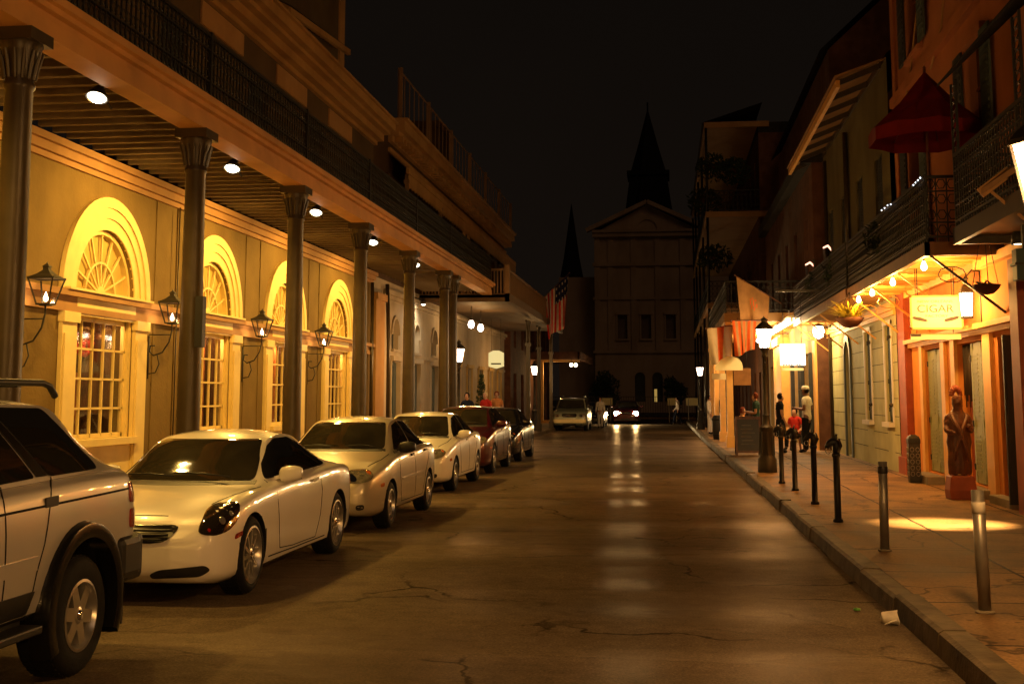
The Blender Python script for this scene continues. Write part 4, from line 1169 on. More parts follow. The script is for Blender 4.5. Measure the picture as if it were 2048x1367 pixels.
# CIGAR sign
t = thing('shop_sign', 'cream board lettered CIGAR hanging under the balcony', 'sign', (4.4, 21.0, 2.8))
mb = MB(); mb.box(3.99, 4.79, 20.98, 21.02, 2.83, 3.36); mb.build('board', M['cream_sign'], t, bevel=.006)
mb = MB()
for x0, x1, z0, z1 in ((3.97,4.81,3.345,3.375),(3.97,4.81,2.815,2.845),(3.97,4.0,2.82,3.37),(4.78,4.81,2.82,3.37)): mb.box(x0,x1,20.972,21.028,z0,z1)
mb.build('frame', M['amber_trim'], t)
rt = (PI/2, 0, 0)
text_mesh('CIGAR', .175, 'lettering', M['ink'], t, (0-.03, -.026, .35), rt, sx=1.12)
text_mesh('NEW ORLEANS', .062, 'lettering', M['faded_ink'], t, (0-.03, -.026, .47), rt, sx=1.3)
text_mesh('FACTORY', .062, 'lettering', M['faded_ink'], t, (0-.01, -.026, .235), rt, sx=1.3)
for s in (-1, 1):
    mb = MB()
    pts = [(-.12,0),(-.10,.022),(.0,.030),(.10,.022),(.13,.0),(.10,-.02),(0,-.028),(-.10,-.02)]
    a = R(14)*s
    mb.prism([(4.37+s*.25+x*math.cos(a)-y*math.sin(a), 2.985+x*math.sin(a)+y*math.cos(a)) for x, y in pts], lambda u, v, d: (u, 20.978+d, v), 0, -.006)
    mb.build('cigar_emblem', M['ink'], t)
mb = MB()
for x in (4.1, 4.68): mb.tube([(x, 21, 3.36), (x, 21, 3.9)], .009, 5)
mb.build('chain', M['dark_iron'], t)
t = thing('sign_strip', 'narrow cream board hanging just below the CIGAR sign', 'sign', (4.4, 21.15, 2.68))
mb = MB(); mb.box(4.0, 4.80, 21.14, 21.17, 2.66, 2.76); mb.build('board', M['cream_sign'], t)
mb = MB(); mb.box(4.0, 4.16, 21.135, 21.14, 2.71, 2.75); mb.build('lettering', M['ink'], t)
mb = MB()
for x in (4.1, 4.68): mb.tube([(x, 21.155, 2.76), (x, 21.155, 3.9)], .006, 5)
mb.build('chain', M['dark_iron'], t)
# wall lantern beside the sign
t = thing('wall_lantern', 'bright box lantern on the orange wall right of the CIGAR sign', 'lantern', (4.72, 20.35, 2.95))
x, y = 4.72, 20.35
mb = MB()
for a in (-.09, .09):
    for b in (-.09, .09): mb.bar((x+a*.8, y+b*.8, 2.98), (x+a, y+b, 3.36), .014, .014)
mb.lathe([(.14,3.36),(.10,3.44),(.04,3.5),(.04,3.56),(.06,3.58),(0,3.64)], (x, y, 0), 4, smooth=False, ph=PI/4); mb.box(x-.08, x+.08, y-.08, y+.08, 2.95, 2.985)
mb.tube([(x, y, 3.6), (x+.1, y, 3.72), (x+.23, y, 3.7)], .014, 6); mb.tube([(x+.22, y, 2.75), (x+.22, y, 3.7)], .012, 6)
mb.build('frame', M['dark_iron'], t)
mb = MB(); q = math.sqrt(2); mb.lathe([(.066*q,2.99),(.082*q,3.35)], (x, y, 0), 4, smooth=False, ph=PI/4); mb.build('glazing', M['lantern_white'], t)
point('lantern_light', (4.50, 20.2, 3.15), 110, (1, .52, .13), .1, t)
# bare bulbs along the balcony edge
for i, (y, lb) in enumerate(((19.49, 'bare bulb under the near corner of the balcony above the CIGAR sign'), (22.15, 'second bare bulb from the near balcony corner'),
                   (24.35, 'third bare bulb from the near balcony corner'), (26.06, 'bare bulb just above the hanging fern basket'))):
    t = thing('bare_bulb', lb, 'light bulb', (3.92, y, 3.7), 'bare bulbs under the balcony edge')
    mb = MB(); mb.tube([(3.92, y, 3.84), (3.92, y, 3.78)], .018, 8); mb.build('socket', M['black_plastic'], t)
    mb = MB(); mb.lathe([(.016,3.785),(.03,3.75),(.048,3.70),(.045,3.665),(.025,3.64),(0,3.632)], (3.92, y, 0), 12); mb.build('glass_bulb', M['bulb'], t)
    point('bulb_light', (3.95, y, 3.56), 88, (1, .48, .10), .06, t)
mb = MB(); pts = []
for y0, y1 in ((18.9, 19.49), (19.49, 22.15), (22.15, 24.35), (24.35, 26.06)):
    for k in range(8):
        s = k/8; pts.append((3.92, y0+(y1-y0)*s, 3.84-.03*math.sin(PI*s)))
mb.tube(pts, .006, 5); props(mb.build('light_cable', M['black_plastic'], None), 'thin black cable linking the bare bulbs under the balcony', 'cable')
# hanging baskets
def basket(lb, x, y, z, r, fern, ztop):
    t = thing('hanging_basket', lb, 'hanging basket', (x, y, z))
    mb = MB(); mb.lathe([(0,z-r*.72),(r*.5,z-r*.6),(r*.85,z-r*.28),(r,z),(r*.94,z),(0,z-.04)], (x, y, 0), 16); mb.build('basket', M['terracotta'], t)
    mb = MB()
    for k in range(3):
        a = 2*PI*k/3+.4; mb.tube([(x+r*math.cos(a), y+r*math.sin(a), z), (x, y, ztop)], .006, 4)
    mb.build('chain', M['dark_iron'], t)
    mb = MB()
    for k in range(130 if fern else 40):
        a = random.uniform(0, 2*PI); l = random.uniform(.8, 1.9)*r*(1.2 if fern else .7); up = random.uniform(.4, 1.5) if fern else random.uniform(.3, .9)
        p0 = Vector((x+random.uniform(-.4,.4)*r, y+random.uniform(-.4,.4)*r, z-.03)); d = Vector((math.cos(a), math.sin(a), 0)); s = d.cross(Vector((0,0,1)))
        prev = p0; w_ = .026
        for j in range(1, 5):
            q = j/4; p = p0 + d*l*q + Vector((0,0,1))*(l*up*q*(1-.62*q))
            w2_ = w_*(1-q*.85); w1_ = w_*(1-(q-.25)*.85)
            mb.add([prev-s*w1_, prev+s*w1_, p+s*w2_, p-s*w2_], [(0,1,2,3)]); prev = p
    mb.build('foliage', M['leaf_lime'] if fern else M['leaf_dark'], t)
basket('yellow green fern in a hanging basket beneath the bare bulbs', 3.80, 26.55, 3.36, .30, True, 3.90)
basket('dark bowl shaped hanging basket right of the wall lantern', 4.52, 18.25, 3.30, .20, False, 4.3)
# red parasol on the balcony
t = thing('parasol', 'crimson parasol standing open on the balcony', 'parasol', (4.15, 20.0, 3.98))
ux, uy = 4.15, 20.0
mb = MB(); n = 8; r = .92; rim = []; za, zr = 6.88, 5.92
for k in range(n): a = 2*PI*(k+.5)/n; rim.append((ux+r*math.cos(a), uy+r*math.sin(a), zr))
mid = [(ux+r*.5*math.cos(2*PI*(k+.5)/n), uy+r*.5*math.sin(2*PI*(k+.5)/n), za-.56*(za-zr)) for k in range(n)]
val = [(p[0], p[1], zr-.20) for p in rim]
sag = [((rim[k][0]+rim[(k+1)%n][0])/2*.985+ux*.015, (rim[k][1]+rim[(k+1)%n][1])/2*.985+uy*.015, zr+.05) for k in range(n)]
for k in range(n):
    k2 = (k+1) % n
    mb.add([(ux,uy,za), mid[k], mid[k2]], [(0,1,2)]); mb.add([mid[k], rim[k], sag[k], rim[k2], mid[k2]], [(0,1,2,3,4)])
    sv = (sag[k][0], sag[k][1], zr-.19); mb.add([rim[k], val[k], sv, sag[k]], [(0,1,2,3)]); mb.add([sag[k], sv, val[k2], rim[k2]], [(0,1,2,3)])
mb.build('canopy', M['red_cloth'], t)
mb = MB(); mb.tube([(ux,uy,4.02),(ux,uy,za+.06)], .022, 8); mb.lathe([(0,za+.1),(.03,za+.06),(0,za)], (ux,uy,0), 8)
for k in range(n): mb.tube([(ux,uy,za-.04), (mid[k][0],mid[k][1],mid[k][2]-.02), (rim[k][0],rim[k][1],zr-.02)], .008, 4)
mb.build('pole', M['wood'], t)
mb = MB(); mb.lathe([(.24,3.99),(.24,4.05),(.05,4.10),(.04,4.2)], (ux,uy,0), 14); mb.build('base', M['dark_iron'], t)
# cold LED strings on the balcony rail
for (ya, yb, lb) in ((18.85, 19.55, 'short string of cold white lights at the near rail corner'), (21.3, 22.5, 'short string of cold white lights along the middle of the rail')):
    t = thing('string_lights', lb, 'string lights', (3.84, ya, 4.95), 'cold light strings on the balcony rail')
    mb = MB(); mb.tube([(3.83, ya, 5.0), (3.80, (ya+yb)/2, 4.95), (3.83, yb, 5.0)], .005, 4); mb.build('wire', M['black_plastic'], t)
    for k in range(4):
        s = (k+.3)/4; MB().lathe([(0,-.016),(.014,0),(0,.016)], (3.80, ya+(yb-ya)*s, 4.97+random.uniform(-.02,.02)), 6).build('light', M['led'], t)
# plants crowding the rail
for i, (y, lb) in enumerate(((23.3, 'dark leafy planter box on the salmon building balcony rail'), (29.6, 'dark leafy planter box nearer on the green house balcony'), (33.4, 'dark leafy planter box farther on the green house balcony'))):
    t = thing('planter_box', lb, 'planter', (4.0, y, 4.0), 'planters along the balconies')
    mb = MB(); mb.box(3.92, 4.16, y-.5, y+.5, 4.02, 4.30); mb.build('box', M['terracotta'], t)
    mb = MB()
    for k in range(4): leaf_clump(mb, (4.02, y-.45+k*.3, 4.62+random.uniform(-.1,.15)), .36, 120, .12)
    mb.build('foliage', M['leaf_dark'], t)

# carved figure, bin, step
t = thing('carved_statue', 'carved brown wooden figure standing on a red block by the olive shutters', 'statue', (4.50, 20.2, .16))
x, y = 4.48, 20.2
mb = MB(); mb.lathe([(.27,.16),(.29,.3),(.25,.50),(.23,.52),(0,.52)], (x, y, 0), 4, smooth=False, ph=PI/4); mb.build('base', M['red_post'], t, bevel=.015)
def skin_mesh(name, verts, edges, radii, root=0, sub=2):
    me = bpy.data.meshes.new(name); me.from_pydata(verts, edges, [])
    o = bpy.data.objects.new(name, me); COL.objects.link(o)
    bm = bmesh.new(); bm.from_mesh(me); ly = bm.verts.layers.skin.verify(); bm.verts.ensure_lookup_table()
    for i, v in enumerate(bm.verts):
        rr = radii[i]; v[ly].radius = rr if isinstance(rr, tuple) else (rr, rr); v[ly].use_root = (i == root)
    bm.to_mesh(me); bm.free()
    o.modifiers.new('skin', 'SKIN'); s = o.modifiers.new('sub', 'SUBSURF'); s.levels = sub; s.render_levels = sub
    out = evaluated(o, name); bpy.data.objects.remove(o); bpy.data.meshes.remove(me)
    for p in out.polygons: p.use_smooth = True
    return out
V = [(0,0,.55),(0,0,.95),(0,0,1.25),(0,0,1.43),(0,.0,1.52),(0,-.02,1.62),(0,-.0,1.76), (-.15,0,1.40),(-.19,-.05,1.2),(-.07,-.17,1.16), (.15,0,1.40),(.19,-.04,1.18),(.10,-.16,1.30)]
E_ = [(0,1),(1,2),(2,3),(3,4),(4,5),(5,6),(3,7),(7,8),(8,9),(3,10),(10,11),(11,12)]
rd = [(.11,.10),(.12,.10),(.14,.11),(.12,.09),.06,.085,.09,.06,.05,.04,.06,.05,.04]
me = skin_mesh('figure', [(x+a, y+b, c) for a, b, c in V], E_, rd, 1, 3)
me.transform(Matrix.Translation(-ORG[t]))
o = bpy.data.objects.new('figure', me); COL.objects.link(o); o.parent = t; me.materials.append(M['wood'])
tx = bpy.data.textures.new('carving', 'CLOUDS'); tx.noise_scale = .07
dm = o.modifiers.new('carve', 'DISPLACE'); dm.texture = tx; dm.strength = .05; dm.mid_level = .5
mb = MB(); n = 36; vs = []; fs = []                    # carved robe with folds
rp = [(.13,.53),(.15,.56),(.165,.72),(.15,.9),(.165,1.02),(.15,1.14),(.17,1.26),(.165,1.36),(.10,1.46)]
for i, (r_, z) in enumerate(rp):
    for k_ in range(n):
        a = 2*PI*k_/n; q = 1+.13*math.sin(9*a+z*3)*(1-i/12)+.05*math.sin(4*a-z*9)
        vs.append((x+r_*q*math.cos(a)*1.05, y+r_*q*math.sin(a)*.85, z+.012*math.sin(6*a+i)))
for i in range(len(rp)-1):
    for k_ in range(n): fs.append((i*n+k_, i*n+(k_+1)%n, (i+1)*n+(k_+1)%n, (i+1)*n+k_))
mb.add(vs, fs, True)
for s_ in (-1, 1): mb.tube([(x+s_*.12, y-.10, 1.44), (x+s_*.02, y-.17, 1.2), (x-s_*.06, y-.17, .95), (x-s_*.10, y-.15, .75)], [.03,.034,.03,.02], 7)
mb.build('robe', M['wood'], t)
mb = MB()
for k in range(9):
    a = PI*(k-4)/8; p = Vector((x, y+.03, 1.76)); d = Vector((math.sin(a)*.6, .25, math.cos(a)))
    mb.tube([p+d*.05, p+d*.12, p+d*.16+Vector((0,.02,-.01))], [.03,.034,.012], 6)
mb.build('headdress', M['red_post'], t)
t = thing('litter_bin', 'narrow dark patterned litter bin beside the rust red post', 'bin', (4.55, 23.9, .16))
mb = MB(); mb.lathe([(.135,.16),(.145,.22),(.145,.86),(.155,.88),(.155,.95),(.12,1.0),(.06,1.03),(0,1.03)], (4.5, 23.95, 0), 4, smooth=False, ph=PI/4); mb.build('body', M['dark_iron'], t, bevel=.01)
mb = MB()
for k in range(5):
    for j in range(2): mb.tube([(4.5-.105-.004, 23.95-.05+j*.1+.035*math.cos(a), .32+k*.11+.04*math.sin(a)) for a in [2*PI*i/8 for i in range(9)]], .006, 4, False)
    for j in range(2): mb.tube([(4.45+j*.1+.035*math.cos(a), 23.95-.109, .32+k*.11+.04*math.sin(a)) for a in [2*PI*i/8 for i in range(9)]], .006, 4, False)
mb.build('grille', M['grey_iron'], t)
mb = MB(); mb.box(4.41, 4.59, 23.83, 23.845, .9, .97); mb.build('flap', M['black_plastic'], t)

# ================================================================== pale green house
GXw = 4.80
Q = Fac(GXw, -1)
gh = thing('green_house', 'pale green house with narrow shuttered windows and a raftered eave', 'building', (GXw, 32, 0))
mb = MB()
hs = [(27.55, 28.35, 1.18, 3.28, False), (30.25, 31.15, 1.18, 3.28, False), (33.65, 34.55, .2, 2.75, True)]
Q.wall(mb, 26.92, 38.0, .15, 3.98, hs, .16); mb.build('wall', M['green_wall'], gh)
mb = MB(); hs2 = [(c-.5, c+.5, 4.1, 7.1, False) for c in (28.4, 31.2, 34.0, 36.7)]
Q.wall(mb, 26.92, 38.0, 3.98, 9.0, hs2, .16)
mb.add([(GXw,38,.15),(GXw+9,38,.15),(GXw+9,38,9),(GXw,38,9)], [(0,1,2,3)]); mb.build('upper_wall', M['green_shaded'], gh)
mb = MB()
for k in range(9):
    z = .55+k*.38
    for a, b in ((26.95, 27.53), (28.37, 30.22), (31.17, 33.4), (34.8, 37.95)): Q.box(mb, a, b, z-.006, z+.006, 0, .004)
mb.build('board_joint', M['seam'], gh)
mb = MB(); Q.box(mb, 26.95, 38, 3.55, 3.72, 0, .10); Q.box(mb, 26.95, 38, 3.45, 3.55, 0, .05); mb.build('string_course', M['amber_trim'], gh)
for a, b in ((27.55, 28.35), (30.25, 31.15)):
    shutter_pair(Q, a, b, 1.2, 3.26, -.11, M['shutter_teal'], gh)
    mb = MB(); Q.box(mb, a-.08, b+.08, 1.08, 1.18, -.1, .12); Q.box(mb, a-.1, a, 1.18, 3.36, 0, .03); Q.box(mb, b, b+.1, 1.18, 3.36, 0, .03); Q.box(mb, a-.1, b+.1, 3.28, 3.38, 0, .04)
    mb.build('window_frame', M['white_paint'], gh)
    mb = MB()
    for z in (1.55, 3.0): mb.lathe([(0,-.05),(.05,-.02),(.05,.02),(0,.05)], (GXw-.06, a-.06, z), 8)
    mb.build('shutter_dog', M['dark_iron'], gh)
mb = MB(); Q.box(mb, 33.67, 34.53, .2, 2.75, -.15, -.11); Q.prism(mb, [(34.1-.43*math.cos(PI*k/12), 2.75+.43*math.sin(PI*k/12)) for k in range(13)], -.15, -.11); Q.box(mb, 33.8, 34.4, .4, 1.2, -.11, -.095); Q.box(mb, 33.8, 34.4, 1.35, 2.5, -.11, -.095)
dr = mb.build('door', M['white_paint'], gh)
mb = MB(); mb.lathe([(0,-.03),(.03,0),(0,.03)], (GXw+.08, 33.78, 1.25), 8); mb.build('handle', M['dark_iron'], dr)
mb = MB(); band(mb, Q, 34.1, 2.75, .45, .62, 0, .05); Q.box(mb, 33.48, 33.65, .15, 2.75, 0, .05); Q.box(mb, 34.55, 34.72, .15, 2.75, 0, .05); mb.build('door_frame', M['shutter_teal'], gh)
for (a, b, z0, z1, _) in hs2: shutter_pair(Q, a, b, z0, z1, -.1, M['shutter_dark'], gh)
balcony(gh, 3.82, GXw, 26.95, 38.0, 3.93, M['panel'], near_end=False)
for y in (29.5, 32.2, 35, 37.8): brace(gh, y, 3.82, GXw, 3.80, 3.05, M['amber_trim'])
# raftered eave
mb = MB(); mb.bar((3.86, 27.6, 8.62), (3.86, 38.6, 8.62), .09, .17); mb.build('eave_edge', M['amber_trim'], gh)
mb = MB(); mb.bar((GXw, 27.6, 9.02), (GXw, 38.6, 9.02), .08, .15)
y = 27.7
while y < 38.7: mb.bar((3.88, y, 8.66), (GXw, y, 9.02), .06, .12); y += 1.55
mb.build('eave_rafter', M['iron_col'], gh)
mb = MB(); mb.add([(3.78,27.5,8.74),(3.78,38.7,8.74),(GXw+.1,38.7,9.13),(GXw+.1,27.5,9.13),(3.78,27.5,8.78),(3.78,38.7,8.78),(GXw+.1,38.7,9.17),(GXw+.1,27.5,9.17)], [(0,1,2,3),(4,5,6,7),(0,1,5,4),(1,2,6,5),(2,3,7,6),(3,0,4,7)])
mb.build('eave_boards', M['panel'], gh)
mb = MB(); mb.add([(GXw,26.95,9.1),(GXw,38,9.1),(GXw+4.5,38,13.2),(GXw+4.5,26.95,13.2),(GXw+9,38,9.1),(GXw+9,26.95,9.1)], [(0,1,2,3),(3,2,4,5)]); mb.build('roof', M['slate'], gh)
mb = MB(); mb.tube([(GXw-.05, 37.3, .3), (GXw-.05, 37.3, 8.7)], .05, 8); mb.build('downpipe', M['iron_col'], gh)
mb = MB(); mb.tube([(GXw-.08, 32.8, 4.2), (GXw-.08, 32.8, 8.6)], .07, 8); mb.build('downpipe', M['iron_col'], gh)
for (ya, yb, lb) in ((28.9, 30.3, 'nearer glowing warm tube on the dark balcony rail'), (32.4, 34.2, 'farther glowing warm tube on the dark balcony rail')):
    t = thing('glowing_tube', lb, 'tube light', (3.78, ya, 5.1), 'glowing tubes on the balcony rail')
    mb = MB(); mb.tube([(3.78, ya, 5.06), (3.76, ya+.35*(yb-ya), 5.22), (3.78, yb, 5.28)], .022, 8); mb.build('tube', M['neon'], t)
    for y in (ya, yb): MB().bar((3.80, y, 5.0), (3.78, y, 5.24), .03, .05).build('clip', M['dark_iron'], t)

# ================================================================== near dark building at the right edge
nb = thing('near_building', 'dark brick building with a railed balcony and lean-to canopy beside the cigar shop', 'building', (4.95, 12, 0))
mb = MB(); Z = Fac(4.98, -1)
Z.wall(mb, -6, 17.38, .15, 9.5, [(15.0, 16.4, .2, 2.8, False), (11, 12.4, .2, 2.8, False)], .2)
mb.add([(4.98,17.38,.15),(13,17.38,.15),(13,17.38,9.5),(4.98,17.38,9.5)], [(0,1,2,3)])
mb.build('wall', M['brick'], nb)
for c in (15.7, 11.7): mb = MB(); Z.box(mb, c-.68, c+.68, .2, 2.8, -.18, -.14); mb.build('door', M['shutter_dark'], nb)
mb = MB(); Z.box(mb, -6, 17.4, 9.5, 9.9, -8, .3); mb.build('roof', M['slate'], nb)
mb = MB(); mb.box(3.9, 4.98, 6, 17.2, 3.86, 3.93); mb.box(3.86, 3.93, 6, 17.2, 3.76, 3.98); mb.box(3.86, 4.98, 17.14, 17.22, 3.76, 3.98); mb.build('balcony_floor', M['iron_col'], nb)
mb = MB(); railing(mb, lambda u, v: (3.9, u, v), 8, 17.15, 3.98, .98); railing(mb, lambda u, v: (u, 17.15, v), 3.9, 4.98, 3.98, .98)
for y in (14.1, 17.15):
    for s in (0, .28): mb.bar((3.9, y-s, 3.98), (3.9, y-s, 5.95), .03, .03)
    for k in range(7): mb.tube([(3.9, y-.14+.11*math.cos(a), 5.1+k*.125+.055*math.sin(a)) for a in [2*PI*i/7 for i in range(8)]], .009, 4, False)
mb.build('balcony_railing', M['iron'], nb)
mb = MB()
mb.add([(3.75,9,5.95),(3.75,17.3,5.95),(4.98,17.3,7.1),(4.98,9,7.1),(3.75,9,5.99),(3.75,17.3,5.99),(4.98,17.3,7.14),(4.98,9,7.14)], [(0,1,2,3),(4,5,6,7),(0,1,5,4),(1,2,6,5),(2,3,7,6),(3,0,4,7)])
mb.build('balcony_canopy', M['black_cloth'], nb)
mb = MB()
a = [(3.60,14.6,4.02),(3.60,10.5,4.02),(4.98,10.5,5.05),(4.98,14.6,5.05)]
mb.add(a + [(p[0],p[1],p[2]+.07) for p in a], [(0,1,2,3),(4,5,6,7),(0,1,5,4),(1,2,6,5),(2,3,7,6),(3,0,4,7)])
mb.bar((3.6,14.62,4.04),(4.98,14.62,5.07),.05,.12)
mb.build('lean_to_roof', M['panel'], nb)
mb = MB(); mb.bar((3.72,14.6,4.05),(4.96,14.6,2.9),.03,.03); mb.build('strut', M['panel'], nb)
t = thing('sign_box', 'dark teal box sign under the dark brick building balcony', 'sign', (4.5, 15.6, 3.1))
mb = MB(); mb.box(4.20, 4.96, 15.5, 15.7, 3.12, 3.50); mb.build('box', M['teal_box'], t, bevel=.01)
mb = MB(); mb.box(4.18, 4.97, 15.48, 15.72, 3.30, 3.33); mb.box(4.3, 4.36, 15.56, 15.62, 3.5, 3.8); mb.box(4.8, 4.86, 15.56, 15.62, 3.5, 3.8); mb.build('trim', M['dark_iron'], t)

t = thing('downlight', 'small downlight under the dark building balcony throwing a pool on the sidewalk', 'lamp', (4.35, 15.95, 3.6))
mb = MB(); mb.lathe([(.05,3.76),(.07,3.72),(.08,3.60),(.075,3.60)], (4.35, 15.95, 0), 14, cap=False); mb.build('housing', M['dark_iron'], t)
mb = MB(); mb.lathe([(.07,3.62),(.04,3.60),(0,3.595)], (4.35, 15.95, 0), 12); mb.build('lens', M['bulb'], t)
spot('downlight_beam', (4.35, 15.95, 3.57), (3.42, 16.3, .15), 6500, (1, .60, .22), 30, 1.0, .06, t)
# ================================================================== bar building with a street gallery
BX = 4.45
B = Fac(BX, -1)
bar_ = thing('bar_building', 'bar with a dark lantern lit doorway under a street gallery', 'building', (BX, 46, 0))
mb = MB()
hs = [(38.9, 41.4, .2, 3.1, False), (42.1, 44.6, .2, 3.1, False), (50.6, 52.6, .2, 3.0, False), (53.6, 55.2, .2, 3.0, False)]
B.wall(mb, 38.02, 56, .15, 4.3, hs, .5); mb.build('wall', M['b3wall'], bar_)
mb = MB(); B.wall(mb, 38.02, 56, 4.3, 8.8, [(c-.5, c+.5, 4.5, 7.3, False) for c in (40, 43.2, 46.4, 49.6, 52.8)], .2)
mb.add([(BX,38.02,.15),(BX+9,38.02,.15),(BX+9,38.02,8.8),(BX,38.02,8.8)], [(0,1,2,3)]); mb.build('upper_wall', M['brick'], bar_)
for c in (40, 43.2, 46.4, 49.6, 52.8): mb = MB(); B.box(mb, c-.5, c+.5, 4.5, 7.3, -.2, -.15); mb.build('shutter', M['shutter_dark'], bar_)
mb = MB(); B.box(mb, 38, 56.1, 8.8, 9.2, -9, .3); mb.build('roof', M['slate'], bar_)
mb = MB(); B.box(mb, 46.6, 49.8, .15, 4.0, 0, .30); B.box(mb, 46.4, 50.0, 3.6, 3.9, 0, .42); mb.build('pilaster', M['amber_trim'], bar_)
for a, b, d in ((41.45, 42.05, .08), (38.1, 38.8, .05)): mb = MB(); B.box(mb, a, b, .15, 3.4, 0, d); mb.build('pilaster', M['amber_trim'], bar_)
for a, b in ((38.9, 41.4), (42.1, 44.6)):
    mb = MB(); X0 = BX+.5; X1 = BX+4.5
    P = [(X0,a,.2),(X1,a,.2),(X1,b,.2),(X0,b,.2),(X0,a,3.1),(X1,a,3.1),(X1,b,3.1),(X0,b,3.1)]
    mb.add(P, [(0,1,2,3),(4,5,6,7),(0,1,5,4),(1,2,6,5),(2,3,7,6)]); mb.build('doorway', M['room'], bar_)
    for u, s in ((a, 1), (b, -1)):
        mb = MB(); B.box(mb, u, u+s*.05, .2, 3.05, 0.02, .16); B.box(mb, u-s*.004, u, .5, 2.8, .05, .13); mb.build('open_shutter', M['shutter_dark'], bar_)
for a, b in ((38.9, 41.4), (42.1, 44.6)):                # glazed doors set back in the openings
    for u in (a+.62, (a+b)/2, b-.62):
        mb = MB(); B.box(mb, u-.04, u+.04, .2, 3.1, -.45, -.38); mb.build('door_post', M['amber_trim'], bar_)
    mb = MB(); B.box(mb, a, b, 2.42, 2.52, -.45, -.38); B.box(mb, a, b, .2, .75, -.44, -.40); mb.build('door_panel', M['red_post'], bar_)
for c in (51.6, 54.4): mb = MB(); B.box(mb, c-.8, c+.8, .2, 3.0, -.4, -.36); mb.build('door', M['red_post'], bar_)
GZ = 4.25
mb = MB(); mb.box(1.85, BX, 40, 56, GZ, GZ+.08); mb.box(1.82, 1.95, 40, 56, GZ-.16, GZ+.12); mb.box(1.82, BX, 39.95, 40.05, GZ-.16, GZ+.12); mb.build('gallery_floor', M['cornice'], bar_)
mb = MB(); y = 40.5
while y < 56: mb.box(1.95, BX, y-.04, y+.04, GZ-.14, GZ); y += .7
mb.build('gallery_joist', M['amber_trim'], bar_)
for y in (40.1, 45.3, 50.6, 55.8):
    mb = MB(); mb.box(1.86, 2.06, y-.1, y+.1, .15, GZ-.16); mb.box(1.82, 2.10, y-.14, y+.14, .15, .5); mb.box(1.82, 2.10, y-.14, y+.14, 3.7, 3.85); mb.build('gallery_post', M['amber_trim'], bar_)
mb = MB(); railing(mb, lambda u, v: (1.9, u, v), 40, 56, GZ+.12, 1.0, step=.16); railing(mb, lambda u, v: (u, 40, v), 1.9, BX, GZ+.12, 1.0, step=.16); mb.build('gallery_railing', M['iron'], bar_)
mb = MB(); mb.lathe([(.16,.0),(.20,.25),(.14,.35)], (BX, 45.6, 3.15), 8); mb.build('wall_box', M['iron_col'], bar_)
# lit tubes under the gallery
ty = [36.6+i*1.95 for i in range(7)]
nm = ['nearest', 'second', 'third', 'fourth', 'fifth', 'sixth', 'farthest']
for y, n_ in zip(ty, nm):
    t = thing('tube_light', '%s of the row of bright white tubes above the bar sidewalk' % n_, 'tube light', (3.6, y, 3.95), 'bright tubes above the bar sidewalk')
    mb = MB(); mb.tube([(3.6, y, 3.93), (3.6, y+1.7, 3.93)], .085, 10); mb.build('tube', M['tube'], t)
    mb = MB(); mb.box(3.52, 3.68, y-.04, y+1.74, 3.99, 4.06)
    for q in (y, y+1.7): mb.box(3.56, 3.64, q-.03, q+.03, 3.87, 3.99)
    mb.bar((3.6, y+.8, 4.06), (3.6, y+.8, 4.25), .03, .03)
    if y < 40: mb.bar((3.6, y+.8, 4.05), (4.8, y+.8, 4.05), .03, .03)
    mb.build('fitting', M['white_paint'], t)
    if int((y-36)/1.95) % 2 == 0: point('tube_glow', (3.5, y+.85, 3.75), 230, (1, .62, .26), .3, t)
# warm wall lamp
t = thing('wall_lamp', 'yellow glowing wall lamp beside the pale green house', 'lamp', (4.3, 36.2, 3.4), None)
mb = MB(); mb.tube([(4.72, 36.2, 3.75), (4.5, 36.2, 3.9), (4.3, 36.2, 3.85), (4.3, 36.2, 3.78)], .018, 6); mb.lathe([(.05,3.8),(.16,3.74),(.17,3.72)], (4.3, 36.2, 0), 12); mb.build('bracket', M['dark_iron'], t)
mb = MB(); mb.lathe([(0,3.36),(.12,3.42),(.17,3.56),(.14,3.70),(.05,3.74)], (4.3, 36.2, 0), 12); mb.build('globe', M['bulb'], t)
point('wall_lamp_light', (4.1, 36.2, 3.5), 130, (1, .62, .18), .2, t)
# lit hanging sign
t = thing('hanging_sign', 'glowing white box sign hanging before the bar doorway', 'sign', (3.05, 31.5, 2.4))
sc_ = 31.5/30
x0, x1 = 2.66*sc_, 3.24*sc_; zz = lambda z: 1.72+(z-1.72)*sc_
mb = MB(); mb.box(x0, x1, 31.42, 31.58, zz(2.46), zz(2.97)); mb.build('box', M['sign_lit'], t, bevel=.012)
mb = MB(); c = (x0+x1)/2
mb.tube([(c+.045*math.cos(a), 31.415, zz(2.74)+.045*math.sin(a)) for a in [2*PI*k/14 for k in range(15)]], .006, 4, False)
mb.tube([(c-.03, 31.415, zz(2.69)), (c+.04, 31.415, zz(2.70))], .006, 4)
mb.build('emblem', M['faded_ink'], t)
mb = MB(); mb.box(x0+.03, x1-.05, 31.46, 31.54, zz(2.34), zz(2.40)); mb.build('lower_board', M['cream_sign'], t)
mb = MB()
for k in range(7):
    if k == 4: continue
    mb.box(x0+.05+k*.065, x0+.10+k*.065, 31.41, 31.42, zz(2.463), zz(2.493))
mb.build('lettering', M['ink'], t)
mb = MB()
for x in (x0+.08, x1-.08): mb.tube([(x, 31.5, zz(2.97)), (x, 31.5, 4.35)], .008, 5); mb.tube([(x, 31.5, zz(2.40)), (x, 31.5, zz(2.46))], .006, 4)
mb.bar((x0-.05, 31.5, 4.35), (3.86, 31.5, 4.35), .05, .05); mb.build('hanger', M['dark_iron'], t)
point('sign_glow', (c, 31.2, 2.7), 18, (1, .8, .45), .2, t)
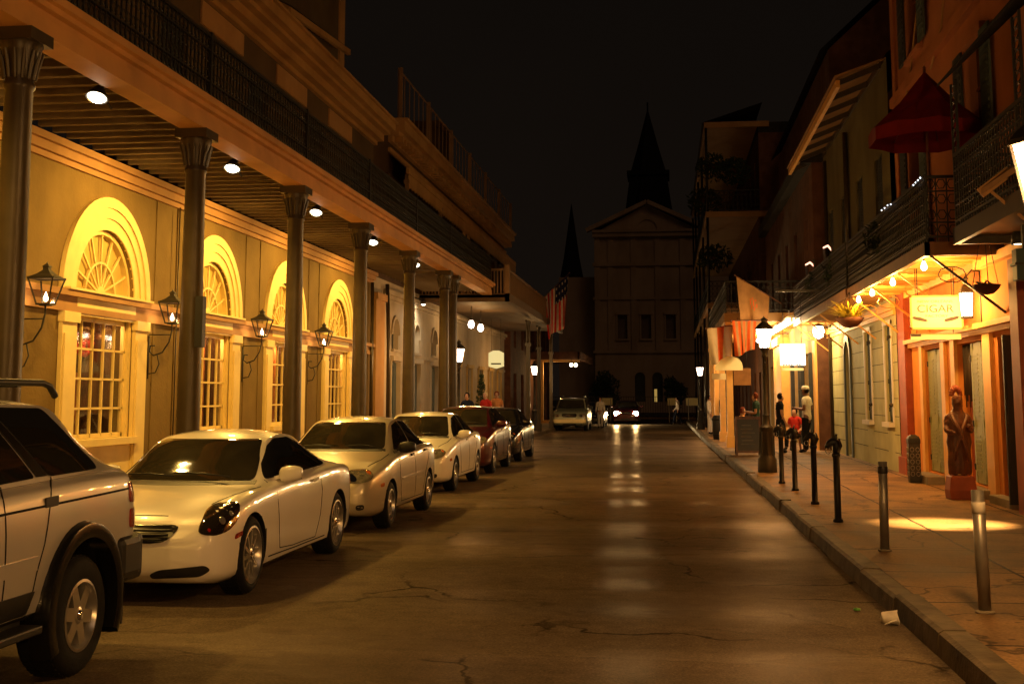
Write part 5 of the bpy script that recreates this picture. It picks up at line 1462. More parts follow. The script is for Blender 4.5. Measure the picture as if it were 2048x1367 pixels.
# red lanterns inside the doorway
for i, (x, y, lb) in enumerate(((4.9, 44.2, 'left red shaded lamp in the bar doorway'), (5.0, 42.6, 'right red shaded lamp in the bar doorway'))):
    t = thing('red_lamp', lb, 'lamp', (x, y, 2.4), 'red lamps in the bar doorway')
    mb = MB(); mb.tube([(x, y, 3.1), (x, y, 2.62)], .01, 5); mb.build('cord', M['dark_iron'], t)
    mb = MB(); mb.lathe([(.10,2.36),(.13,2.46),(.08,2.6),(.02,2.64)], (x, y, 0), 12); mb.build('shade', M['red_lamp'], t)
point('bar_glow', (6.2, 43.2, 2.4), 75, (1, .32, .14), .3); point('bar_glow', (6.2, 40.2, 2.4), 60, (1, .35, .15), .3)
# flags and boards off the gallery end
def stripes(n): return lambda s, t: 0 if int(s*n) % 2 == 0 else 1
flag('orange and cream striped flag hanging beside the bright tubes', (3.15, 39.5, 4.10), (1.98, 38.9, 4.06), 1.0, stripes(9), [FO, FT], f0=.32, folds=3, amp=.07, group='flags off the bar gallery')
flag('white flag with one broad orange band left of the striped flag', (2.55, 39.8, 4.02), (1.22, 39.2, 3.84), 1.05, lambda s, t: 1 if .35 < s < .62 else 0, [mat('flag cream', (.5, .36, .19), .85, var=.1), FO], f0=.36, folds=2, amp=.08, group='flags off the bar gallery')
flag('large tan flag blowing above the striped flags', (3.65, 39.8, 4.62), (2.15, 39.2, 5.50), 1.25, lambda s, t: 1 if ((s-.5)**2*3+(t-.45)**2*2 < .06 and int(s*26+t*7) % 3 == 0) else 0, [FT, FO], f0=.28, folds=1.5, amp=.10, group='flags off the bar gallery')
for (x0, x1, y, z0, z1, lb, arch) in ((1.50, 2.35, 39.6, 2.55, 3.0, 'cream arched sign board below the flags', True), (1.45, 2.0, 40.9, 2.28, 2.48, 'small cream sign board left of the gallery post', False), (2.15, 2.7, 41.2, 2.1, 2.65, 'square tan sign board right of the gallery post', False)):
    t = thing('sign_board', lb, 'sign', (x0, y, z0), 'sign boards under the bar gallery')
    mb = MB()
    if arch: mb.prism([(x0, z0), (x1, z0)] + [((x0+x1)/2+(x1-x0)/2*math.cos(PI*k/10), z0+.12+(z1-z0-.12)*math.sin(PI*k/10)) for k in range(11)], lambda a, b, d: (a, y+d, b), -.03, .03)
    else: mb.box(x0, x1, y-.03, y+.03, z0, z1)
    mb.build('board', M['cream_sign'] if z0 != 2.1 else FT, t)
    mb = MB()
    for x in (x0+.12, x1-.12): mb.tube([(x, y, z1-.12), (x, y, 4.2)], .008, 4)
    mb.build('hanger', M['dark_iron'], t)

# ================================================================== dark gallery building and the house behind
gb_ = thing('gallery_building', 'dark three storey gallery building with pale floor edges and hanging ferns', 'building', (4.4, 70, 0))
mb = MB(); D = Fac(4.4, -1)
D.wall(mb, 58, 88, .15, 14.0, [(c-.6, c+.6, z, z+2.7, False) for c in (60.5, 64, 67.5, 71, 74.5, 78, 81.5, 85) for z in (.2, 6.1, 10.4)], .2)
mb.add([(4.4,58,.15),(14,58,.15),(14,58,14),(4.4,58,14)], [(0,1,2,3)]); mb.build('wall', M['brick'], gb_)
for z in (5.9, 10.15, 14.4):
    mb = MB(); mb.box(1.95, 4.4, 58, 88, z, z+.1); mb.box(1.9, 2.0, 58, 88, z-.12, z+.14); mb.box(1.9, 4.9, 57.9, 58.02, z-.12, z+.14); mb.build('gallery_floor', M['panel'], gb_)
    if z < 14:
        mb = MB(); railing(mb, lambda u, v: (1.95, u, v), 58, 88, z+.14, 1.0, step=.24); railing(mb, lambda u, v: (u, 58, v), 1.95, 4.4, z+.14, 1.0, step=.2); mb.build('gallery_railing', M['iron'], gb_)
mb = MB(); mb.add([(1.8,57.8,14.5),(4.6,57.8,15.4),(4.6,88,15.4),(1.8,88,14.5)], [(0,1,2,3)]); mb.box(4.4, 14, 58, 88, 14.0, 14.5); mb.build('roof', M['slate'], gb_)
for y in (58, 65.5, 73, 80.5, 88):
    mb = MB()
    for z0, z1 in ((.15, 5.8), (6.04, 10.05), (10.3, 14.3)): mb.tube([(1.98, y, z0), (1.98, y, z1)], .06, 8)
    mb.build('gallery_post', M['iron'], gb_)
for z in (.2, 6.1, 10.4):
    for c in (60.5, 64, 67.5, 71, 74.5, 78, 81.5, 85): mb = MB(); D.box(mb, c-.6, c+.6, z, z+2.7, -.19, -.14); mb.build('shutter', M['shutter_dark'], gb_)
k = 0
for (x, y, z, lb) in ((2.3, 58.4, 12.6, 'fern hanging at the outer corner of the top gallery'), (3.3, 58.4, 12.4, 'fern hanging at the middle of the top gallery'), (2.3, 58.4, 8.3, 'fern hanging at the outer corner of the middle gallery'), (1.9, 59.6, 11.2, 'leafy plant spilling over the top gallery rail')):
    t = thing('hanging_fern', lb, 'plant', (x, y, z), 'ferns on the dark gallery building')
    mb = MB(); mb.lathe([(0,z-.28),(.2,z-.2),(.28,z)], (x, y, 0), 10); mb.build('basket', M['terracotta'], t)
    mb = MB(); leaf_clump(mb, (x, y, z+.1), .85, 420, .24, squash=.8, drop=.3); mb.build('foliage', M['leaf_dark'], t)
dh = thing('dark_house', 'unlit tall house with a steep gable rising behind the green house', 'building', (10, 48, 0))
mb = MB(); mb.box(5.2, 16, 39, 57, 0, 12.6); mb.add([(5.2,39,12.6),(16,39,12.6),(10.6,39,17.6)], [(0,1,2)]); mb.add([(5.2,57,12.6),(16,57,12.6),(10.6,57,17.6)], [(0,1,2)]); mb.build('wall', M['brick'], dh)
mb = MB(); mb.add([(4.9,38.7,12.5),(10.6,38.7,17.8),(10.6,57.3,17.8),(4.9,57.3,12.5),(16.3,38.7,12.5),(16.3,57.3,12.5)], [(0,1,2,3),(1,4,5,2)]); mb.build('roof', M['slate'], dh)

# ================================================================== street lamps, posts, small things
def street_lamp(x, y, lb, power=150, build=True, base=.15):
    t = thing('street_lamp', lb, 'street lamp', (x, y, base), 'street lamps')
    mb = MB()
    mb.lathe([(.20,.15),(.20,.42),(.17,.46),(.145,.55),(.135,1.0),(.15,1.04),(.15,1.09),(.09,1.14),(.075,1.3),(.085,1.34),(.06,1.38),(.048,2.55),(.07,2.58),(.05,2.64),(.09,2.72),(.10,2.745)], (x, y, 0), 16)
    for k in range(8):
        a = 2*PI*k/8; mb.tube([(x+.15*math.cos(a), y+.15*math.sin(a), .5), (x+.138*math.cos(a), y+.138*math.sin(a), 1.0)], .02, 5)
    mb.bar((x, y-.28, 2.45), (x, y+.28, 2.45), .02, .02)
    mb.build('post', M['dark_iron'], t, sharp=45)
    b, tp = lantern_parts(t, x, y, 2.75, .20, .36, .42, None, n=6, ph=0)
    mb = MB(); mb.lathe([(.092,2.77),(.17,3.165)], (x, y, 0), 6, smooth=False); mb.build('glass', M['lamp_white'], t)
    point('street_light', (x, y, 2.97), power, LAMPW, .17, t)
LL = street_lamp
LL(2.16, 7.32, 'bright street lamp standing before the taped pipe post by the kerb', 560)
LL(2.07, 27.0, 'black street lamp next to the last hitching post', 420)
LL(1.60, 62.0, 'far street lamp by the dark gallery building', 260)
LL(-6.22, 37.0, 'street lamp just past the double iron columns', 330)
LL(-6.22, 58.6, 'far street lamp before the dark brick corner building', 200)
# the same lamps go on behind the photographer
point('street_light', (2.2, -12.5, 2.97), 1300, LAMPW, .17); point('street_light', (2.2, -4.5, 3.2), 560, LAMPW, .17)
# hitching posts
def hook_post():
    t = thing('hitching_post', 'x', 'post', (0, 0, 0), 'hitching posts along the kerb')
    mb = MB(); mb.lathe([(.062,0),(.062,.03),(.045,.04),(.042,.80),(.055,.82),(.055,.85),(.04,.86)], (0,0,0), 14); mb.build('shaft', M['iron'], t)
    mb = MB(); mb.tube([(.0,0,.84),(.012,0,.93),(.0,0,.99),(-.04,0,1.005),(-.08,0,.98),(-.11,0,.94),(-.115,0,.92)], [.045,.052,.056,.05,.043,.033,.026], 10)
    for s in (-1, 1): mb.tube([(.0,s*.03,1.03),(.012,s*.035,1.10)], [.016,.005], 5)
    mb.tube([(.03,0,.86),(.07,0,.95),(.04,0,1.04)], [.012,.016,.012], 5)
    mb.build('horse_head', M['iron'], t)
    mb = MB(); mb.tube([(-.10+.03*math.cos(a), 0, .885+.035*math.sin(a)) for a in [2*PI*k/12 for k in range(13)]], .006, 5, False); mb.build('ring', M['grey_iron'], t)
    return t
hp = hook_post()
spots = [((2.12, 16.39, .155), 'black horse head hitching post next to the plain grey pipe post'), ((2.14, 19.07, .155), 'second black hitching post from the grey pipe posts'),
         ((2.12, 21.76, .155), 'third black hitching post, one before the street lamp post'), ((2.06, 23.55, .155), 'fourth black hitching post, standing next to the street lamp')]
for i, (loc, lb) in enumerate(spots):
    if i == 0: hp.location = loc; hp['label'] = lb; hp.rotation_euler = (0, 0, R(4))
    else: dup(hp, loc, R(random.uniform(-12, 12)), lb)
for (x, y, h, tilt, lb, cap) in ((2.29, 9.72, .88, 1.2, 'weathered steel pipe post with a white taped top', True), (2.20, 13.44, .90, -.4, 'plain grey steel pipe post with a dark collar', False)):
    t = thing('pipe_post', lb, 'post', (x, y, .155), 'steel pipe posts on the right sidewalk')
    t.rotation_euler = (0, R(-tilt), R(15))
    mb = MB(); mb.lathe([(.046,.155),(.046,.155+h),(.040,.155+h),(.038,.155+h-.1)], (x, y, 0), 16); mb.build('pipe', M['grey_iron'], t)
    mb = MB()
    if cap: mb.lathe([(.049,.155+h-.17),(.050,.155+h-.09),(.049,.155+h-.085)], (x, y, 0), 16); mb.build('tape', M['white_paint'], t)
    else: mb.lathe([(.048,.155+h-.12),(.052,.155+h-.11),(.052,.155+h-.06),(.048,.155+h-.05)], (x, y, 0), 16); mb.build('collar', M['dark_iron'], t)
    mb = MB(); mb.lathe([(.07,.152),(.068,.164),(.047,.17)], (x, y, 0), 14); mb.build('collar_base', M['concrete'], t)
# chalk board
t = thing('sandwich_board', 'dark chalkboard sandwich board on the sidewalk past the street lamp', 'sign', (2.15, 34.6, .16), rz=0)
for s, nm_ in ((-1, 'front'), (1, 'back')):
    q = lambda a, b, d: (2.15+a, 34.6+s*(.30-.26*(b-.2)/1.0)+d*s, b)
    mb = MB(); mb.prism([(-.30,.28),(.30,.28),(.30,1.12),(-.30,1.12)], q, -.012, .008); mb.build('board', M['ink'] if 0 else M['black_plastic'], t)
    mb = MB()
    for poly in ([(-.34,.16),(-.29,.16),(-.29,1.2),(-.34,1.2)], [(.29,.16),(.34,.16),(.34,1.2),(.29,1.2)], [(-.29,1.12),(.29,1.12),(.29,1.2),(-.29,1.2)], [(-.29,.24),(.29,.24),(.29,.29),(-.29,.29)]): mb.prism(poly, q, -.015, .02)
    mb.build('frame', M['wood'], t)
mb = MB()
for k in range(6):
    z = .45+k*.1; yf = 34.6-(.30-.26*(z-.2)) - .014
    mb.box(2.15-.2+.03*(k%2), 2.15+.18-.05*(k%3), yf-.004, yf+.004, z, z+.02)
mb.build('chalk_writing', M['cloth_grey'], t)
# litter
t = thing('foam_cup', 'crushed white foam cup lying against the right kerb', 'litter', (1.66, 10.0, .0))
mb = MB(); 
prof = [(.032,-.055),(.034,-.05),(.046,.045),(.049,.05),(.046,.052),(.030,-.045)]
n = 14; vs = []; fs = []
for r_, z in prof:
    for k in range(n):
        a = 2*PI*k/n; vs.append(Vector((1.655+z*1.1+.008*math.sin(2*a), 10.0+r_*1.3*math.cos(a), .058+r_*1.15*math.sin(a))))
for i in range(len(prof)-1):
    for k in range(n): fs.append((i*n+k, i*n+(k+1)%n, (i+1)*n+(k+1)%n, (i+1)*n+k))
fs.append(tuple(range(n)))
mb.add(vs, fs, True); mb.build('cup', M['cloth_white'], t)
mb = MB(); mb.add([(1.60,9.93,.012),(1.69,9.91,.05),(1.70,9.98,.06),(1.62,9.99,.015)], [(0,1,2,3)]); mb.build('torn_lid', M['cloth_white'], t)
M['litter_green'] = mat('green foil', (.10, .35, .04), .3, var=.2)
mb = MB(); mb.lathe([(0,0.002),(.03,.006),(.028,.02),(0,.026)], (1.50, 10.62, 0), 7); props(mb.build('bottle_cap', M['litter_green']), 'tiny green bottle cap on the road near the cup', 'litter')
mb = MB(); mb.lathe([(.13,.153),(.13,.162),(.11,.166),(0,.166)], (3.02, 10.62, 0), 20); mb.lathe([(.16,.150),(.16,.159),(.13,.159)], (3.02, 10.62, 0), 20); props(mb.build('utility_cover', M['red_post']), 'round rusty utility cover in the right sidewalk', 'cover')
# far barriers
for (x, y, w_, lb) in ((.35, 87, .7, 'left white barrier board at the far end of the street'), (1.75, 86, 1.0, 'right tan barrier board at the far end of the street'), (-4.4, 90.5, .9, 'tan barrier board across the street beyond the parked cars')):
    t = thing('barrier', lb, 'barrier', (x, y, 0), 'barriers at the far crossing')
    mb = MB(); mb.box(x-w_/2, x+w_/2, y-.02, y+.02, 1.15, 1.65); mb.build('board', M['cream_sign'], t)
    mb = MB()
    for s in (-.35, .35): mb.bar((x+s*w_, y-.3, 0), (x+s*w_, y, 1.6), .05, .05); mb.bar((x+s*w_, y+.3, 0), (x+s*w_, y, 1.6), .05, .05)
    mb.build('leg', M['grey_iron'], t)
t = thing('trash_can', 'dark barrel shaped trash can at the kerb before the bar', 'bin', (1.9, 47.5, .15))
mb = MB(); mb.lathe([(.26,.15),(.30,.5),(.31,.9),(.27,1.02),(.2,1.05),(0,1.05)], (1.95, 47.5, 0), 16); mb.build('body', M['dark_iron'], t)
mb = MB(); mb.lathe([(.32,.86),(.33,.9),(.32,.94)], (1.95, 47.5, 0), 16); mb.lathe([(.29,.3),(.30,.33),(.29,.36)], (1.95, 47.5, 0), 16); mb.build('hoop', M['iron'], t)
# ================================================================== cars
def pchip(pts, x):
    n = len(pts)
    if x <= pts[0][0]: return pts[0][1]
    if x >= pts[-1][0]: return pts[-1][1]
    h = [pts[i+1][0]-pts[i][0] for i in range(n-1)]; d = [(pts[i+1][1]-pts[i][1])/h[i] for i in range(n-1)]
    m = [d[0]] + [0 if d[i-1]*d[i] <= 0 else 3*(h[i-1]+h[i])/((2*h[i]+h[i-1])/d[i-1] + (h[i]+2*h[i-1])/d[i]) for i in range(1, n-1)] + [d[-1]]
    for i in range(n-1):
        if x <= pts[i+1][0]:
            t = (x-pts[i][0])/h[i]; t2 = t*t; t3 = t2*t
            return (2*t3-3*t2+1)*pts[i][1] + (t3-2*t2+t)*h[i]*m[i] + (-2*t3+3*t2)*pts[i+1][1] + (t3-t2)*h[i]*m[i+1]

def ring(P, x):
    zb, w, zs, zt, wt, g = (pchip(P[k], x) for k in ('zb', 'w', 'zs', 'zt', 'wt', 'g'))
    H = zs-zb; cr = P.get('crown', .05)*min(1, (zt-zs)/.3+.35)
    ztc = max(zs+.004, zt-cr)
    tum = P.get('tuck', .03)
    pts = [(0, zb), (.6*w, zb), (.88*w, zb+.01), (.965*w, zb+.06), (.985*w, zb+.14*H+.02), (.998*w, zb+.36*H), (w, zb+.52*H), (.996*w, zb+.70*H), (.985*w, zb+.84*H), (.965*w, zs-.045), (.945*w, zs-.014), (.915*w, zs)]
    gb = g*w
    pts.append((gb, zs+.012*min(1, (zt-zs)/.12)))
    bow = P.get('bow', .015)
    for k in (1, 2, 3, 4, 5):
        t = k/6; pts.append((gb+(wt*w-gb)*t + bow*math.sin(PI*t), zs+.012+(ztc-zs-.012)*t))
    pts.append((wt*w, ztc))
    for k in (1, 2, 3, 4, 5, 6):
        t = k/6; y = wt*w*(1-t); pts.append((y, ztc+(zt-ztc)*(1-(1-t)**2.2)))
    return pts

def car_mesh(P, n=96):
    L = P['L']; xs = set(L*(i/n) for i in range(n+1)) | set(P.get('xs', ()))
    xs |= {.012, .03, .06, .1, .15, L-.012, L-.03, L-.06, L-.1}
    xs = sorted(xs); V = []; Fc = []
    for x in xs:
        h = ring(P, x); full = h + [(-y, z) for y, z in h[-2:0:-1]]
        V += [(x, y, z) for y, z in full]
    N = len(full)
    for i in range(len(xs)-1):
        for k in range(N):
            Fc.append((i*N+k, i*N+(k+1) % N, (i+1)*N+(k+1) % N, (i+1)*N+k))
    for base, s, dx in ((0, 1, -.018), ((len(xs)-1)*N, -1, .018)):
        prev = list(range(base, base+N)); cz = sum(V[i][2] for i in prev)/N
        for sc, ddx in ((.86, dx*.7), (.55, dx), (.2, dx*1.05)):
            st = len(V)
            for i in range(base, base+N): V.append((V[base][0]+ddx, V[i][1]*sc, cz+(V[i][2]-cz)*sc))
            cur = list(range(st, st+N))
            for k in range(N): Fc.append((prev[k], prev[(k+1) % N], cur[(k+1) % N], cur[k]))
            prev = cur
        Fc.append(tuple(prev))
    return V, Fc

def rnd(poly, it=2, q=.2, rad=None):
    """round the corners of an outline by a fixed radius"""
    rad = rad if rad is not None else {1: .035, 2: .055}.get(it, .05)
    out = []; n = len(poly)
    for i in range(n):
        p = Vector(poly[i]); a = Vector(poly[i-1])-p; b = Vector(poly[(i+1) % n])-p
        if a.normalized().dot(b.normalized()) < -.985: out.append(tuple(p)); continue
        A = p + a.normalized()*min(rad, a.length*.42); B = p + b.normalized()*min(rad, b.length*.42)
        for k in range(5):
            t = k/4; out.append(tuple(A*(1-t)**2 + p*2*t*(1-t) + B*t*t))
    return out

def decal(bvh, poly, o, U, V, D, off=.005, step=.05, mirror=False, skirt=.012):
    """lay a thin shell, outlined by poly in the (U, V) plane, on the body along D"""
    o = Vector(o); U = Vector(U); V = Vector(V); D = Vector(D).normalized()
    pts = []
    for i in range(len(poly)):
        a, b = Vector(poly[i]), Vector(poly[(i+1) % len(poly)]); n = max(1, int((b-a).length/step))
        pts += [a.lerp(b, k/n) for k in range(n)]
    nb = len(pts)
    x0, x1 = min(p.x for p in pts), max(p.x for p in pts); y0, y1 = min(p.y for p in pts), max(p.y for p in pts)
    def inside(p):
        c = False
        for i in range(nb):
            a, b = pts[i], pts[(i+1) % nb]
            if (a.y > p.y) != (b.y > p.y) and p.x < (b.x-a.x)*(p.y-a.y)/(b.y-a.y)+a.x: c = not c
        return c
    x = x0+step*.5
    grid = []
    while x < x1:
        y = y0+step*.5
        while y < y1:
            p = Vector((x, y))
            if inside(p) and min((p-q).length for q in pts) > step*.4: grid.append(p)
            y += step
        x += step
    vs, es, fs, *_ = geometry.delaunay_2d_cdt(pts+grid, [(i, (i+1) % nb) for i in range(nb)], [list(range(nb))], 1, 1e-5)
    W = []; last = None
    for p in vs:
        q = o + U*p.x + V*p.y - D*4
        hit, nrm, _, _ = bvh.ray_cast(q, D)
        W.append(hit)
    fs = [f for f in fs if all(W[i] is not None for i in f)]
    ed = {}
    for f in fs:
        for i in range(len(f)):
            e = (f[i], f[(i+1) % len(f)]); k = tuple(sorted(e)); ed[k] = ed.get(k, 0)+1
    outv = [tuple(p - D*off) if p is not None else (0, 0, 0) for p in W]
    n = len(outv); outv += [tuple(p + D*skirt) if p is not None else (0, 0, 0) for p in W]
    faces = [tuple(f) for f in fs] + [(a, b, b+n, a+n) for (a, b), c in ed.items() if c == 1]
    used = sorted({i for f in faces for i in f}); mp = {j: i for i, j in enumerate(used)}
    R_ = ([outv[j] for j in used], [tuple(mp[i] for i in f) for f in faces])
    res = [R_]
    if mirror: res.append(([(x_, -y_, z_) for x_, y_, z_ in R_[0]], R_[1]))
    return res

SIDE = dict(o=(0, 0, 0), U=(1, 0, 0), V=(0, 0, 1), D=(0, -1, 0))
FRONT = dict(o=(0, 0, 0), U=(0, 1, 0), V=(0, 0, 1), D=(1, 0, 0))
REAR = dict(o=(0, 0, 0), U=(0, 1, 0), V=(0, 0, 1), D=(-1, 0, 0))
TOP = dict(o=(0, 0, 0), U=(1, 0, 0), V=(0, 1, 0), D=(0, 0, -1))
def corner(ang):      # looking at the front-left corner: D turned by ang towards the side
    a = R(ang); return dict(o=(0, 0, 0), U=(math.sin(a), math.cos(a), 0), V=(0, 0, 1), D=(math.cos(a), -math.sin(a), 0))

def wheel_mb(kind, r, rim, wid):
    T = MB(); pr = [(rim, -wid/2), (rim+.01, -wid/2-.004), (r-.05, -wid/2-.012), (r-.018, -wid/2+.006), (r, -wid/2+.035), (r, wid/2-.035), (r-.018, wid/2-.006), (r-.05, wid/2+.012), (rim+.01, wid/2+.004), (rim, wid/2)]
    T.lathe(pr, (0, 0, 0), 40, 'y', cap=False)
    for k in range(44):                                     # tread blocks
        a = 2*PI*k/44
        for o, w_ in ((-wid*.27, wid*.2), (0, wid*.2), (wid*.27, wid*.2)):
            p = Vector((r*math.cos(a), o, r*math.sin(a))); t_ = Vector((-math.sin(a), 0, math.cos(a)))*.013
            T.bar(p - t_, p + t_, w_, .008, up=(math.cos(a), 0, math.sin(a)))
    Rm = MB(); Rm.lathe([(rim+.006, wid/2+.006), (rim-.012, wid/2+.010), (rim-.03, wid/2-.03), (rim-.045, -wid/2+.02)], (0, 0, 0), 40, 'y', cap=False)
    Rm.lathe([(rim-.02, -wid/2+.02), (rim-.06, -wid/2+.03), (0, -wid/2+.03)], (0, 0, 0), 24, 'y', cap=False)
    yf = wid/2-.012
    Rm.lathe([(.062, yf-.05), (.062, yf-.006), (.045, yf+.006), (0, yf+.008)], (0, 0, 0), 20, 'y', cap=False)
    n, sw0, sw1 = {'multi': (10, .030, .034), 'five': (5, .072, .085), 'six': (6, .085, .075), 'cover': (9, .055, .07)}[kind]
    for k in range(n):
        a = 2*PI*k/n+.3; c, s = math.cos(a), math.sin(a)
        def P(rr, tt, yy): return (rr*c - tt*s, yy, rr*s + tt*c)
        r0, r1 = .05, rim-.015
        vs = [P(r0,-sw0/2,yf-.0), P(r0,sw0/2,yf), P(r1,sw1/2,yf-.004), P(r1,-sw1/2,yf-.004), P(r0,-sw0/2,yf-.045), P(r0,sw0/2,yf-.045), P(r1,sw1/2,yf-.05), P(r1,-sw1/2,yf-.05)]
        Rm.add(vs, [(0,1,2,3),(4,5,6,7),(0,1,5,4),(1,2,6,5),(2,3,7,6),(3,0,4,7)])
    Dk = MB(); Dk.lathe([(.05, -wid*.05), (rim*.72, -wid*.05), (rim*.72, -wid*.12), (0, -wid*.12)], (0, 0, 0), 28, 'y', cap=False)
    Hb = MB(); Hb.lathe([(.034, yf+.004), (.030, yf+.014), (0, yf+.016)], (0, 0, 0), 14, 'y', cap=False)
    return T, Rm, Dk, Hb

def make_car(P, name, label, cat, X, Y0, paint, heading=90, group='cars parked along the left kerb'):
    root = thing(name, label, cat, (0, 0, 0), group)
    V, Fc = car_mesh(P)
    bvh = BVHTree.FromPolygons([Vector(v) for v in V], Fc)
    # body, wheel houses cut out
    me = bpy.data.meshes.new('body'); me.from_pydata(V, [], Fc)
    bm = bmesh.new(); bm.from_mesh(me); bmesh.ops.recalc_face_normals(bm, faces=bm.faces)
    for f in bm.faces: f.smooth = True
    bm.to_mesh(me); bm.free()
    body = bpy.data.objects.new('body', me); COL.objects.link(body)
    ra = P['ra']; cut = MB(); wh = P['wy']
    for x in P['ax']:
        for s in (-1, 1):
            pr = [(0, s*(wh-.30)), (ra, s*(wh-.30)), (ra, s*(wh+.25)), (0, s*(wh+.25))]
            cut.lathe(pr, (x, 0, P['r']+P.get('arch_up', .0)), 40, 'y')
    co_ = cut.build('cutter', M['black_plastic'])
    md = body.modifiers.new('cut', 'BOOLEAN'); md.object = co_; md.operation = 'DIFFERENCE'; md.solver = 'EXACT'
    me2 = evaluated(body, 'body'); body.modifiers.clear(); body.data = me2
    me2.materials.clear(); me2.materials.append(paint); me2.materials.append(M['black_plastic'])
    bpy.data.objects.remove(co_)
    for p in me2.polygons:
        c = p.center; p.use_smooth = True; p.material_index = 0
        for x in P['ax']:
            dr_ = math.hypot(c.x-x, c.z-P['r']-P.get('arch_up', 0))
            if dr_ < ra+.004 and abs(c.y) < P['wy']+.2 and abs(c.y) > P['wy']-.32 and c.z > P['zbm']-.02:
                p.material_index = 1; p.use_smooth = False
        if c.z < P['zbm']+.012 and abs(p.normal.z) > .8: p.material_index = 1
    me2.set_sharp_from_angle(angle=R(38))
    body.parent = root
    def shell(nm, dl, m, parent=root, smooth=True):
        r_ = None
        for vs, fs in dl:
            if not fs: continue
            r_ = MB().add(vs, fs, smooth).build(nm, m, parent, sharp=50)
        return r_
    P['detail'](P, root, bvh, shell, body)
    kind, rim, wid = P['wheel']
    T, Rm, Dk, Hb = wheel_mb(kind, P['r'], rim, wid)
    tm = None
    for x in P['ax']:
        for s in (1, -1):
            if tm is None:
                w_ = T.build('wheel', M['asphalt_dark'], None); a_ = Rm.build('rim', M['alloy'] if kind != 'dark' else M['dark_iron'], None, sharp=40); b_ = Dk.build('brake_disc', M['grey_iron'], None); h_ = Hb.build('hub_cap', M['chrome'], None)
                a_.parent = w_; b_.parent = w_; h_.parent = w_; tm = w_; q = w_
            else:
                q = tm.copy(); COL.objects.link(q)
                for ch in list(tm.children): c = ch.copy(); COL.objects.link(c); c.parent = q
            q.parent = root; q.location = (x, s*(P['wy']-wid/2), P['r']); q.rotation_euler = (0, random.uniform(0, 6), 0) if s > 0 else (0, random.uniform(0, 6), PI)
    root.location = (X, Y0, .0); root.rotation_euler = (0, 0, R(heading))
    return root

def strip(bvh, pts, wdt, pl, off=.003, mirror=False):
    """narrow line along a 2-D polyline"""
    out = []
    L_, R_ = [], []
    for i, p in enumerate(pts):
        a = Vector(pts[max(i-1, 0)]); b = Vector(pts[min(i+1, len(pts)-1)]); d = (b-a).normalized(); n = Vector((-d.y, d.x))*wdt/2
        L_.append(tuple(Vector(p)+n)); R_.append(tuple(Vector(p)-n))
    return decal(bvh, L_+R_[::-1], off=off, step=.09, mirror=mirror, skirt=.004, **pl)

def mirror_part(root, x, y, z, m, sx=.11, sy=.12, sz=.075):
    for s in (1, -1):
        mb = MB()
        n = 14; vs = []; fs = []
        for i, (t, q) in enumerate(((-1, .55), (-.8, .9), (-.3, 1.05), (.3, 1), (.75, .85), (1, .6))):
            for k in range(n):
                a = 2*PI*k/n; cx_, cz_ = math.cos(a), math.sin(a)
                k1 = abs(cx_)**.75*math.copysign(1, cx_); k2 = abs(cz_)**.75*math.copysign(1, cz_)
                vs.append((x + sx*.55*k1*q - .02*t, s*(y+.13+sy*t), z + sz*k2*q + .008*t))
        for i in range(5):
            for k in range(n): fs.append((i*n+k, i*n+(k+1)%n, (i+1)*n+(k+1)%n, (i+1)*n+k))
        fs += [tuple(range(n)), tuple(range(5*n, 6*n))]
        mb.add(vs, fs, True); mb.bar((x+.02, s*(y-.05), z-.05), (x, s*(y+.06), z-.02), .05, .035)
        mo = mb.build('side_mirror', m, root, sharp=60)
        mb = MB(); mb.box(x+sx*.56, x+sx*.6, s*(y+.04), s*(y+.22), z-sz*.7, z+sz*.7); mb.build('mirror_glass', M['car_glass'], mo)

def side_glass(P, root, bvh, shell, polys, pillars=()):
    for poly, it in polys:
        g = shell('side_window', decal(bvh, rnd(poly, it, .18), mirror=True, step=.035, off=.010, **SIDE), M['car_glass'])
    for poly in pillars:
        shell('pillar_trim', decal(bvh, poly, mirror=True, step=.04, off=.013, **SIDE), M['gloss_black'])

